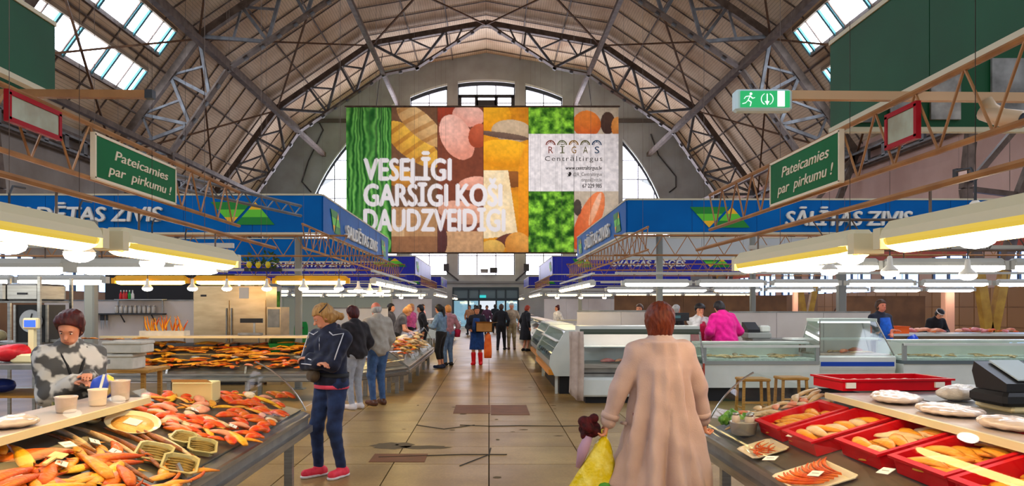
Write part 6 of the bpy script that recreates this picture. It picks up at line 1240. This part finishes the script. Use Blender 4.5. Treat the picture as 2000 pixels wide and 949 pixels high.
S_FISH = [fish_mesh('smoked_fish', .34, .09, .035, b, s_, m, .35, True) for b, s_, m in ((.04, 9, m_orange), (-.05, 10, m_brown), (.02, 11, m_gold), (.05, 12, m_yel))]
EEL = [fish_mesh('smoked_eel', .75, .045, .04, b, s_, m_brown if i < 2 else m_pale, .5, False, 16) for i, (b, s_) in enumerate(((.05, 13), (-.04, 14), (.03, 15)))]
CHUNK = [fish_mesh('salmon_piece', .13, .07, .03, b, s_, m, .1, False, 7) for b, s_, m in ((.03, 16, m_salmon), (-.05, 17, m_salmon), (.04, 18, m_salmonp), (.0, 19, m_orange), (.02, 20, m_pale))]
SPRAT = fish_mesh('sprat', .10, .016, .012, .02, 21, m_sprat, .4, False, 7); MEAT = [fish_mesh('meat_cut', .22, .13, .06, b, s_, m, .1, False, 7) for b, s_, m in ((.04, 22, m_pinkm), (-.04, 23, m_salmonp), (.0, 24, m_pale))]
# ---- red crates on the right counter
def crate(label, x, y, pl, wx, wy, h, rz=0, mat=None, lift=.004, mat4=None):
    """open plastic crate: x local along the counter, y local up the slope"""
    t = thing('plastic_crate', label, 'crate'); t.matrix_world = mat4 if mat4 is not None else deck_mat(x, y, pl, lift, rz); m = mat or m_red; a, b, e = wx/2, wy/2, .016
    B().box(-a, a, -b, b, 0, .012).build('bottom', m, t, world=False)
    for nm, q in (('wall', (-a, a, -b, -b+e)), ('wall', (-a, a, b-e, b)), ('wall', (-a, -a+e, -b+e, b-e)), ('wall', (a-e, a, -b+e, b-e))): B().box(q[0], q[1], q[2], q[3], .012, h).build(nm, m, t, world=False)
    r = B(); o_ = .018
    for q in ((-a-o_, a+o_, -b-o_, -b+e), (-a-o_, a+o_, b-e, b+o_), (-a-o_, -a+e, -b+e, b-e), (a-e, a+o_, -b+e, b-e)): r.box(q[0], q[1], q[2], q[3], h, h+.014)
    r.build('rim', m, t, world=False); return t
NM4 = ('farthest', 'second', 'third', 'nearest', 'last')
for k, (y, x, wx, wy, meshes, cnt, what) in enumerate(((5.30, 2.17, .40, .46, G_FIL, 20, 'golden fillets'), (4.80, 2.20, .42, .50, P_FIL+G_FIL+G_FIL, 24, 'pale golden fillets'), (4.26, 2.32, .46, .52, G_FIL+P_FIL[:1], 24, 'broad golden fillets'), (3.72, 2.36, .46, .54, G_FIL, 24, 'golden fish cutlets'), (3.2, 2.36, .46, .54, G_FIL, 10, 'golden fish pieces'))):
    crate(('red crate of golden fillets farthest along the right counter', 'second red crate from the far end of the right counter', 'third red crate from the far end of the right counter', 'fourth red crate cut by the lower picture edge', 'fifth red crate at the lower right corner')[k], x, y, DR, wx, wy, .085)
    rr = random.Random(k)
    for i in range(cnt):
        lx, ly = rr.uniform(-.5, .5)*(wx-.10), (-.5+(i % 7+.5)/7)*(wy-.06); layer = i//7
        m4 = deck_mat(x, y, DR, .004)@Matrix.Translation((lx*.6, ly, .016+.018*layer))@Matrix.Rotation(rr.uniform(-.35, .35)+.1, 4, 'Z')@Matrix.Rotation(rr.uniform(-.08, .08), 4, 'Y')@Matrix.Scale(1.25, 4)
        item('fish_fillet', rr.choice(meshes), m4, '{c} fillet lying in the %s red crate on the right' % NM4[k], 'fish', 'fillets in the %s red crate' % NM4[k])
def tag_card(px, py, pl, lift, lb, rz=.3, w_=.075, h_=.055, tilt=.15):
    x, y = deck_at(px, py, pl, lift); m4 = deck_mat(x, y, pl, lift, rz)@Matrix.Rotation(tilt, 4, 'X'); t = thing('price_card', lb, 'price card'); t.matrix_world = m4; B().box(-w_/2, w_/2, -h_/2, h_/2, 0, .003).build('card', m_card, t, world=False); B().box(-w_*.32, w_*.3, -.002, .003, .003, .0034).build('pen_line', M('pen_ink', (120, 110, 110), .6), t, world=False)
tag_card(1730, 920, DR, .10, 'blank white price card on the third red crate', .3); tag_card(1593, 925, DR, .05, 'white price card on the orange smoked strips', .5); tag_card(1505, 895, DR, .045, 'white slip on the shredded dried fish', .6, .09, .05); tag_card(1545, 850, DR, .09, 'white slip at the corner of the farthest red crate', .2, .06, .04)
def tray(label, px, py, pl, wx, wy, h, mat, rz=0, lift=.003, nm='serving_tray', cat='tray'):
    x, y = deck_at(px, py, pl, lift); t = thing(nm, label, cat); t.matrix_world = deck_mat(x, y, pl, lift, rz); rings = []
    def rr(a, b, z, c): return [(a-c, -b, z), (a, -b+c, z), (a, b-c, z), (a-c, b, z), (-a+c, b, z), (-a, b-c, z), (-a, -b+c, z), (-a+c, -b, z)]
    a, b = wx/2, wy/2; mb = B(); mb.loft([rr(a*.86, b*.86, 0, .02), rr(a, b, h, .03), rr(a+.012, b+.012, h, .03), rr(a+.012, b+.012, h-.006, .03)], True); mb.f.append(tuple(range(8))); mb.m.append(0); mb.build('dish', mat, t, False, world=False); return t, deck_mat(x, y, pl, lift, rz)
m_tray = M('pale_tray', (214, 200, 170), .4); m_ptray = M('clear_plastic_tray', (196, 180, 120), .25, coat=.5); m_btray = M('dark_tray', (60, 54, 44), .35)
t_, m4 = tray('tray of fanned orange smoked strips at the lower right', 1590, 935, DR, .42, .30, .02, m_tray)
for i in range(14):
    q = m4@Matrix.Translation((.02-.006*i, -.11+.018*i, .016+.004*(i % 3)))@Matrix.Rotation(.45-.05*i, 4, 'Z'); item('smoked_strip', STRIP[i % 3], q, 'curved orange smoked strip in the fanned tray', 'fish', 'fanned smoked strips')
t_, m4 = tray('tray of shredded dried fish beside the rail on the right', 1490, 880, DR, .34, .22, .02, m_tray)
for i in range(16):
    q = m4@Matrix.Translation((random.uniform(-.11, .11), random.uniform(-.07, .07), .014+.003*(i % 4)))@Matrix.Rotation(random.uniform(-.6, .6), 4, 'Z')@Matrix.Scale(.5, 4); item('dried_shred', STRIP[i % 3], q, 'thin dried fish shred in the pale tray', 'fish', 'dried fish shreds')
x, y = deck_at(1452, 852, DR, 0); tb_ = thing('plastic_tub', 'round silvery plastic tub of olives on the right counter', 'tub'); tb_.matrix_world = Matrix.Translation((x, y, DR[2]+DR[3]*(x-DR[1])+.012)); B().lathe([(.075, 0), (.085, .01), (.098, .09), (.1, .095), (.094, .095), (.08, .02), (.001, .02)], 20).build('bowl', M('grey_tub', (176, 170, 160), .2, .3), tb_, True, world=False); B().ell((0, 0, .07), (.085, .085, .02), 14, 5).build('contents', M('olive_mix', (150, 140, 110), .4, 0, (220, 210, 190), 40), tb_, True, world=False)
for k, (dx, dy, rr_) in enumerate(((.03, -.04, .035), (-.045, .03, .03), (.07, .05, .032))):
    jr = thing('white_jar', 'white jar standing %s in the olive tub' % ('front', 'left', 'right')[k], 'jar'); jr.matrix_world = Matrix.Translation((x+dx, y+dy, DR[2]+DR[3]*(x-DR[1])+.09)); B().lathe([(rr_*.9, 0), (rr_, .01), (rr_, .05), (rr_*.7, .06)], 12).build('body', m_wrap, jr, True, world=False); B().lathe([(rr_*.75, .06), (rr_*.75, .075)], 12).build('lid', m_inox, jr, True, world=False)
rr = random.Random(5)
for i in range(46):
    x, y = rr.uniform(1.86, 2.5), rr.uniform(5.6, 6.0)
    m = rr.choice(P_FIL+P_FIL+CHUNK[2:]); item('fish_fillet', m, deck_mat(x, y, DR, .006+.07*rr.random(), rr.uniform(-1.2, 1.2)), '{c} fish piece heaped at the far end of the right counter', 'fish', 'pale heap right counter')
lv = thing('lettuce_bunch', 'green lettuce bunch at the far right counter end', 'lettuce'); lv.location = (1.86, 5.85, .74); sd_ = Sdf()
for i in range(16): a = i*2.4; sd_.ell((.07*math.cos(a)*rr.random()**.5*1.4, .07*math.sin(a)*1.2, .03+.05*rr.random()), (.035, .02, .04), None, .01)
V, Q = grow(sd_, .01, .0, disp=lambda P: .008*np.sin(P[:, 0]*120)*np.sin(P[:, 2]*100)); skin_obj('leaves', V, Q, m_greenv, lv)
# raised crate, wrapped goods on the shelf, black scale on a back table
bt = table('steel back table behind the right counter', 2.86, 4.3, 4.1, 1.95, 1.03, m_inoxd)
rc_ = crate('empty-looking raised red crate behind the right shelf', 0, 0, DR, .82, .42, .07, mat4=Matrix.Translation((2.93, 5.75, 1.038))@Matrix.Rotation(0.08, 4, 'Z'))
for k, (dx, nm_) in enumerate(((-.34, 'left'), (.33, 'right'))): B().box(dx-.05, dx+.02, -.226, -.208, .02, .06).build('white_sticker', m_card, rc_, world=False)
for i in range(6): item('wrapped_fish', P_FIL[i % 2], rc_.matrix_world@Matrix.Translation((-.3+.1*i, -.02, .03))@Matrix.Rotation(1.2, 4, 'Z')@Matrix.Scale(1.3, 4), 'pale wrapped fish in the raised red crate', 'fish', 'fish in the raised crate')
def packet(label, x, y, z, L_, W_, T_, rz, seed=0, mat=None, nm='wrapped_packet', cat='packet'):
    r = random.Random(seed); sd_ = Sdf(); sd_.ell((0, 0, T_*.5), (L_/2, W_/2, T_/2), None, .02); sd_.ell((L_*.2, W_*.1, T_*.55), (L_*.33, W_*.36, T_*.5), None, .02); V, Q = grow(sd_, max(.008, T_/5), 0, cut=lambda P: -P[:, 2]+.001, disp=lambda P: .004*np.sin(P[:, 0]*60+r.random()*6)*np.sin(P[:, 1]*70)); o = skin_obj(nm, V, Q, mat or m_wrap, None); o.location = (x, y, z); o.rotation_euler = (0, 0, rz); return tag(o, label, cat)
for k, (y, x, L_, W_, T_, lb) in enumerate(((4.9, 2.6, .42, .3, .06, 'large clear-wrapped packet at the far end of the right shelf'), (4.35, 2.62, .40, .32, .05, 'pale folded paper packet midway on the right shelf'), (3.8, 2.62, .36, .28, .06, 'pale wrapped packet nearest on the right shelf'))): packet(lb, x, y, 1.034, L_, W_, T_, 1.2+k*.3, k)
sc_ = thing('weighing_scale', 'black till scale with a pale top on the back table', 'scale', (3.05, 4.55, 1.0)); bp_ = M('black_scale', (26, 26, 28), .4); B().cbox(3.0, 3.36, 4.4, 4.75, 1.032, 1.07, .012).build('base', M('cream_plastic', (222, 206, 160), .4), sc_); B().cbox(2.94, 3.40, 4.38, 4.72, 1.07, 1.15, .02).build('body', bp_, sc_); B().prism([(4.42, 1.152), (4.42, 1.2), (4.72, 1.31), (4.74, 1.25), (4.7, 1.152)], 'x', 2.98, 3.28).build('keyboard', bp_, sc_); B().prism([(4.44, 1.215), (4.44, 1.222), (4.70, 1.318), (4.70, 1.308)], 'x', 3.06, 3.24).build('paper_sheet', M('grey_keys', (170, 184, 186), .5), sc_)
wb = packet('crumpled clear bag beside the black scale', 2.7, 4.72, 1.0, .30, .22, .10, .4, 9, M('clear_bag', (220, 212, 200), .15, 0, (190, 176, 160), 12, 5, .6, 20)); wb.location.z = 1.032; wb.location.x = 3.05; wb.location.y = 5.0
# ---- left counter
def lay(mesh, px, py, rz, lb, grp, nm='fish', lift=.01, sc=1.0, pl=DL, cat='fish', flip=0):
    x, y = deck_at(px, py, pl, lift); return item(nm, mesh, deck_mat(x, y, pl, lift, rz)@Matrix.Rotation(flip, 4, 'X')@Matrix.Scale(sc, 4), lb, cat, grp)
rr = random.Random(11)
for i in range(170):
    px, py = rr.uniform(270, 570), rr.uniform(768, 862)
    if px < 330 and py > 830 or px+py*1.25 > 1565: continue
    m = CHUNK[0] if rr.random() < .28 else rr.choice(CHUNK[1:]+[CHUNK[3], G_FIL[0], S_FISH[3]]); lay(m, px, py, rr.uniform(0, 3), '{c} fish piece in the salmon heap on the left counter', 'salmon pieces left counter', 'salmon_piece', .006+.03*rr.random(), rr.uniform(.85, 1.5)*(1 if len(m.vertices) < 60 else .7))
for i, (px, py, a, sc) in enumerate(((240, 842, -.15, 1), (300, 858, -.2, 1), (200, 862, -.12, .9), (250, 880, -.25, 1), (180, 895, -.2, 1), (330, 870, -.3, .8), (150, 875, -.1, .8), (230, 905, -.3, .9), (120, 850, -.15, .9), (270, 868, -.2, .9))):
    lay(EEL[i % 3], px, py, a+1.25, 'long smoked eel laid across the left counter, %s of ten from the bowl' % ORD[i], 'smoked eels left counter', 'smoked_eel', .012+.006*(i % 2), sc*.95)
for i in range(26): px, py = rr.uniform(-20, 250), rr.uniform(868, 960); lay(S_FISH[(0, 0, 2, 0, 3)[i % 5]], px, py, rr.uniform(-.6, .9), '{c} whole smoked fish at the lower left corner', 'orange smoked fish lower left', 'smoked_fish', .01+.012*(i % 3), rr.uniform(.8, 1.2))
for i in range(26): px, py = rr.uniform(60, 420), rr.uniform(880, 965); lay(rr.choice(G_FIL+STRIP), px, py, rr.uniform(-.6, .6), '{c} fish piece among the eels on the left counter', 'golden pieces left edge', 'fish_piece', .02, 1)
# trays and plates
for k, (px, py, lb, w1, w2, rz) in enumerate(((348, 922, 'clear tray of sprats nearest the rail', .21, .17, .3), (298, 898, 'clear tray of sprats beside the eels', .21, .17, .25), (392, 885, 'clear tray of sprats by the glass clip', .19, .15, .35), (355, 868, 'pale tray of sprats below the salmon', .16, .12, .1))):
    t_, m4 = tray(lb, px, py, DL, w1, w2, .04, m_ptray, rz); m4 = m4@Matrix.Translation((0, 0, .018))@Matrix.Rotation(-.16, 4, 'Y'); t_.matrix_world = m4
    for i in range(11): item('sprat', SPRAT, m4@Matrix.Translation(((-.5+i/10)*w1*.78, .0, .014+.006*(i % 2)))@Matrix.Rotation(PI/2+random.uniform(-.1, .1), 4, 'Z')@Matrix.Scale(1.45, 4), 'small sprat in the '+lb, 'fish', 'sprats in tray %s' % ORD[k])
x, y = deck_at(258, 830, DL, .05); pt = thing('serving_bowl', 'wide cream bowl of fish salad on the left counter', 'bowl'); pt.matrix_world = deck_mat(x, y, DL, .03)@Matrix.Rotation(-.22, 4, 'Y')@Matrix.Scale(1.1, 4); B().lathe([(.08, 0), (.12, .012), (.145, .04), (.15, .042), (.135, .03), (.001, .022)], 26).build('bowl', M('cream_ceramic', (240, 220, 170), .25, coat=.4), pt, True, world=False); B().ell((0, 0, .026), (.118, .118, .012), 20, 5).build('salad', fm('fish_salad', (240, 196, 110), (226, 160, 70)), pt, True, world=False); B().box(-.04, .04, -.04, .04, .039, .042).build('label_card', m_card, pt, world=False)
for k, (px, py) in enumerate(((367, 833), (176, 823), (345, 858))):
    x, y = deck_at(px, py, DL, .01); pt = thing('small_dish', ('small white oval dish among the salmon', 'small amber bowl left of the wide cream bowl', 'small pale dish below the salmon')[k], 'dish'); pt.matrix_world = deck_mat(x, y, DL, .004); B().lathe([(.03, 0), (.05, .01), (.06, .03), (.055, .03), (.001, .012)], 18).build('dish', MATS['cream_ceramic'], pt, True, world=False); B().ell((0, 0, .02), (.045, .045, .008), 14, 4).build('filling', m_yel if k else m_pale, pt, True, world=False)
for px, py, lb, rz in ((225, 882, 'white slip on the eels', .2), (132, 868, 'white slip among the brown smoked fish', -.3), (185, 862, 'pale tag in the middle of the eels', .6), (120, 905, 'large pale tag on the orange fish', .4), (30, 930, 'pale card at the lower left corner', .1), (380, 800, 'white card on the salmon heap', .5), (455, 832, 'white card at the salmon edge', .2)): tag_card(px, py, DL, .055, lb, rz, .08, .055, .2)
x, y = deck_at(232, 942, DL, 0.03)
sp = thing('serving_spatula', 'pale wooden spatula on the orange fish', 'spatula'); sp.matrix_world = deck_mat(*deck_at(115, 893, DL, .06), DL, .07, .2); B().cbox(-.06, .04, -.035, .035, 0, .006, .003).build('blade', M('pale_wood', (236, 206, 130), .5), sp, world=False); B().box(-.2, -.06, -.01, .01, 0, .01).build('handle', MATS['pale_wood'], sp, world=False)
for i in range(7): lay(CHUNK[4], 470+rr.uniform(-60, 50), 835+rr.uniform(-20, 25), rr.uniform(0, 3), 'green garnish sprig along the left rail' , 'garnish sprigs', 'garnish', .004, .6).data = None if False else CHUNK[4]
# things on the left shelf
ZS = 1.034
for k, (y, x, L_, W_, T_, lb) in enumerate(((3.2, -2.45, .30, .30, .05, 'pale wrapped packet at the left picture edge'), (3.6, -2.55, .36, .2, .05, 'long pink-edged packet on the left shelf'), (3.9, -2.42, .26, .22, .05, 'white glossy packet midway on the left shelf'), (3.9, -2.62, .22, .2, .06, 'round white packet behind on the left shelf'))): packet(lb, x, y, ZS, L_, W_, T_, .3+.5*k, 20+k)
def tub(label, x, y, z, r, h, m, stick=False):
    t = thing('plastic_tub', label, 'tub', (x, y, z)); B().lathe([(r*.85, 0), (r*.9, .01), (r, h), (r*1.06, h+.005), (r*1.06, h+.012), (r*.95, h+.012), (r*.9, h*.85), (.001, h*.85)], 20, (x, y, z)).build('body', m, t, True)
    if stick: B().tube([(x, y, z+h*.5), (x+.03, y+.02, z+h+.10)], .008, 6).build('stirring_stick', m_white, t)
    return t
tub('cream tub with a white stick on the left shelf', -2.42, 4.75, ZS, .055, .09, M('cream_tub', (236, 214, 184), .35), True); tub('white tub beside the cream tub on the left shelf', -2.45, 4.45, ZS, .06, .08, m_wrap); tub('tall white tub at the end of the left shelf', -2.40, 5.0, ZS, .06, .12, m_wrap)
for q in [o for o in COL.objects if o.get('label') == 'tall white tub at the end of the left shelf']: pass
bp2 = packet('blue and yellow printed pouch behind the tubs', -2.52, 5.0, ZS, .16, .10, .17, .2, 31, M('blue_pouch', (50, 80, 190), .3, 0, (230, 200, 70), 7, 1, lo=.5, hi=.56)); 
cb = thing('paper_carton', 'cream folded carton inside the end of the left counter', 'carton'); cb.location = (-2.36, 6.2, .88); B().cbox(-.16, .16, -.1, .1, 0, .16, .008).build('box', M('cream_carton', (236, 214, 150), .6), cb, world=False); B().add([(-.16, -.1, .16), (.16, -.1, .16), (.14, -.16, .19), (-.14, -.16, .19)], [(0, 1, 2, 3)]).build('flap', MATS['cream_carton'], cb, world=False)
# ---- heaps on the middle counters
def heap(cnt, f, meshes, lb, grp, nm='smoked_fish', sc=(.9, 1.2), seed=0, cat='fish'):
    r = random.Random(seed)
    for i in range(cnt):
        x, y, z = f(r); item(nm, r.choice(meshes), Matrix.Translation((x, y, z))@Matrix.Rotation(r.uniform(0, 6.28), 4, 'Z')@Matrix.Rotation(r.uniform(-.25, .25), 4, 'X')@Matrix.Scale(r.uniform(*sc), 4), lb, cat, grp)
dz = lambda y: .53+(y-13.26)*.57
heap(80, lambda r: (lambda x, y: (x, y, dz(y)+.01+.08*r.random()))(r.uniform(-6.5, -4.0), r.uniform(13.35, 13.95)), [S_FISH[0], S_FISH[2], S_FISH[1], S_FISH[2], S_FISH[3]], '{c} smoked fish in the heap before the steel refrigerator', 'smoked heap left', sc=(1.0, 1.5), seed=1)
heap(56, lambda r: (lambda x, y: (x, y, dz(y)+.01+.04*r.random()))(r.uniform(-6.5, -3.0), r.uniform(13.27, 13.5)), [S_FISH[0], S_FISH[1], S_FISH[2]], '{c} smoked fish along the front glass before the refrigerator', 'front edge heap left', sc=(.8, 1.2), seed=21)
heap(24, lambda r: (lambda x, y: (x, y, dz(y)+.02+.05*r.random()))(r.uniform(-4.2, -3.3), r.uniform(13.3, 13.9)), CHUNK[:3]+[S_FISH[2]], '{c} fish piece behind the glass left of the blonde woman', 'red pieces left', 'fish_piece', (1.2, 1.6), 2)
heap(22, lambda r: (lambda x, y: (x, y, dz(y)+.03+.08*r.random()))(r.uniform(-4.1, -2.7), r.uniform(13.45, 13.95)), [S_FISH[3], S_FISH[3], S_FISH[2]], '{c} smoked fish heaped beside the green crate', 'yellow heap left', sc=(.9, 1.2), seed=3)
crate('green plastic crate on the smoked fish counter', 0, 0, DL, .42, .30, .16, mat=M('green_crate', (26, 156, 70), .4), mat4=Matrix.Translation((-3.75, 13.95, .86))@Matrix.Rotation(.15, 4, 'Z')@Matrix.Rotation(.35, 4, 'X'))
za = lambda x: .53+(-1.6-x)*.75
heap(50, lambda r: (lambda x, y: (x, y, za(x)+.02+.06*r.random()))(r.uniform(-2.03, -1.66), r.uniform(14.95, 17.6)), CHUNK+[S_FISH[3], MEAT[1], MEAT[2]], '{c} fish piece heaped on the near end of the left aisle counter', 'mixed heap aisle left', 'fish_piece', (.9, 1.4), 4)
heap(36, lambda r: (lambda x, y: (x, y, za(x)+.02+.05*r.random()))(r.uniform(-2.03, -1.66), r.uniform(17.6, 21.2)), [P_FIL[0], CHUNK[2], CHUNK[3], MEAT[2]], '{c} fish piece on the farther half of the left aisle counter', 'pale heap aisle left', 'fish_piece', (1, 1.5), 5)
heap(14, lambda r: (r.uniform(-2.15, -1.95), r.uniform(13.9, 14.3), .60+.06*r.random()), [S_FISH[1], S_FISH[3], CHUNK[0]], '{c} fish on the slanted corner counter', 'corner heap', 'fish_piece', (.8, 1.1), 6)
heap(30, lambda r: (r.uniform(1.75, 2.3), r.uniform(23.4, 30), .76+.08*r.random()), [CHUNK[0], CHUNK[2], MEAT[0], CHUNK[3]], '{c} fish piece on the far right aisle counter', 'red heap far right', 'fish_piece', (1.2, 2), 7)
heap(16, lambda r: (r.uniform(-2.35, -1.9), r.uniform(29.8, 37), .76+.08*r.random()), [P_FIL[0], MEAT[2], CHUNK[4]], 'pale goods on the far left aisle counter', 'pale goods far left', 'goods', (1.5, 2.4), 8, 'goods')
heap(20, lambda r: (r.uniform(3.9, 5.5), r.uniform(13.35, 13.85), .745+.02*r.random()), [P_FIL[0], P_FIL[1]], 'pale fish lying on ice in the chest case', 'fish on ice middle', 'iced_fish', (.9, 1.3), 9)
heap(22, lambda r: (r.uniform(7.4, 10.3), r.uniform(13.45, 13.95), .745+.02*r.random()), [P_FIL[0], P_FIL[1]], 'pale fish lying on ice in the long chest case', 'fish on ice right', 'iced_fish', (.9, 1.3), 10)
heap(7, lambda r: (r.uniform(1.8, 3.4), r.uniform(13.25, 13.7), .675+.01*r.random()), MEAT[:2], 'pink meat cut in the tall refrigerated case', 'meat in the tall case', 'meat_cut', (.9, 1.3), 11, 'meat')
heap(40, lambda r: (r.uniform(9.0, 13.6), r.uniform(17.3, 18.0), 1.03+.05*r.random()), [MEAT[0], MEAT[1], CHUNK[0], CHUNK[3]], '{c} cut on the long meat table at far right', 'meat on the right table', 'meat_cut', (1.1, 1.8), 12, 'meat')
heap(6, lambda r: (r.uniform(5.95, 6.9), r.uniform(13.6, 14.1), .81), [P_FIL[0], MEAT[1]], 'pale fillet in the slanted glass case', 'fillets slanted case', 'fish_fillet', (1, 1.4), 13)
heap(10, lambda r: (r.uniform(-5.5, -4.5), r.uniform(10.0, 10.3), PZ(667, 9.95)+.01+.02*r.random()), [S_FISH[1], S_FISH[2]], 'dried fish piled on the upper foam box', 'dried fish on the foam box', 'dried_fish', (.5, .8), 14)
# bundle of upright smoked fish in a tub
tb_ = thing('fish_tub', 'white tub of upright smoked fish on the glass shelf', 'tub', (-5.85, 13.9, 1.112)); B().box(-6.25, -5.45, 13.72, 14.0, 1.112, 1.20).build('box', m_foam, tb_)
for i in range(22):
    x = -6.2+.034*i+random.uniform(-.02, .02); a = random.uniform(-.5, .5); item('upright_fish', S_FISH[(0, 3, 2)[i % 3]], Matrix.Translation((x, 13.86+random.uniform(-.08, .08), 1.28+random.uniform(-.03, .06)))@Matrix.Rotation(a, 4, 'Y')@Matrix.Rotation(-PI/2, 4, 'Y')@Matrix.Scale(.75, 4), 'smoked fish standing upright in the white tub', 'fish', 'upright smoked fish')
s3 = thing('counter_scale', 'scale with a black display bar before the steel refrigerator', 'scale', (PX(493, 14.0), 14.0, 1.11)); x = PX(493, 14.0); B().cbox(x-.2, x+.2, 13.78, 14.0, 1.112, 1.16, .012).build('base', m_inoxd, s3); B().bar((x+.05, 13.95, 1.16), (x+.05, 13.95, 1.34), .03).build('stalk', m_inox, s3); B().box(x-.2, x+.2, 13.92, 13.98, 1.34, 1.42).build('display_bar', MATS['black_plastic'], s3)
# potted greenery with lemons on the yellow lamp rail, orange and blue goods far right
pl = thing('lemon_garland', 'dark green garland with lemons on the lamp rail', 'plant', (PX(510, 12.7), 12.7, 2.3)); x0 = PX(485, 12.7); lf = B()
for i in range(90):
    c = Vector((x0+random.uniform(0, .5), 12.7+random.uniform(-.12, .12), 2.36+random.uniform(-.12, .14))); d = Vector((random.uniform(-1, 1), random.uniform(-1, 1), random.uniform(-.6, .8))).normalized(); s_ = d.orthogonal().normalized(); lf.add([c, c+d*.05+s_*.022, c+d*.11, c+d*.05-s_*.022], [(0, 1, 2, 3)])
o = lf.build('foliage', M('garland_leaf', (34, 62, 26), .5, 0, (70, 96, 30), 6), pl); o['kind'] = 'stuff'
for k, dx in enumerate((.2, .36, .05)): B().ell((x0+dx, 12.58, 2.32), (.045, .045, .055), 12, 8).build('lemon', M('lemon', (214, 190, 40), .4), pl, True)
B().box(x0-.05, x0+.55, 12.64, 12.76, 2.22, 2.27).build('trough', m_dkframe, pl)
og = crate('orange crate at the near end of the meat table', 0, 0, DL, .8, .5, .15, mat=M('orange_crate', (240, 100, 30), .4), mat4=Matrix.Translation((PX(1755, 17.0), 17.55, 1.022)))
bb = packet('bright blue bag hanging below the meat table', PX(1793, 16.9), 17.12, .66, .3, .2, .35, 0, 40, M('blue_bag', (20, 60, 190), .3, 0, (40, 90, 220), 8))

for k, (px, Y, z, L_, T_, c, lb) in enumerate(((20, 6.9, 1.142, .34, .16, (206, 20, 30), 'red bag on the preparation table at the left edge'), (-8, 6.85, .872, .3, .12, (40, 60, 140), 'blue folded bag under the preparation table'), (30, 8.15, 1.022, .3, .1, (226, 206, 120), 'yellowish packet on the rack below the dial scale'), (66, 8.15, 1.022, .24, .12, (226, 220, 206), 'white packet on the rack below the dial scale'), (-10, 8.1, 1.272, .22, .12, (222, 206, 160), 'cream packet left of the dial scale'), (100, 8.2, 1.42, .3, .16, (226, 206, 150), 'yellow wrapped bundle right of the dial scale'))):
    packet(lb, PX(px, Y), Y, z if k < 5 else 1.30, L_, L_*.7, T_, .2*k, 60+k, M('packet_colour_%d' % k, c, .4, 0, tuple(int(v*.8) for v in c), 8, 4, .3, 20))
sb = thing('bundle_shelf', 'narrow steel stand under the yellow bundle', 'stand', (PX(100, 8.2), 8.2, 0)); B().box(PX(100, 8.2)-.2, PX(100, 8.2)+.2, 8.0, 8.4, 1.27, 1.298).build('top', m_inoxd, sb)
for dx in (-.18, .18): B().bar((PX(100, 8.2)+dx, 8.2, 0), (PX(100, 8.2)+dx, 8.2, 1.27), .03).build('leg', m_inox, sb)
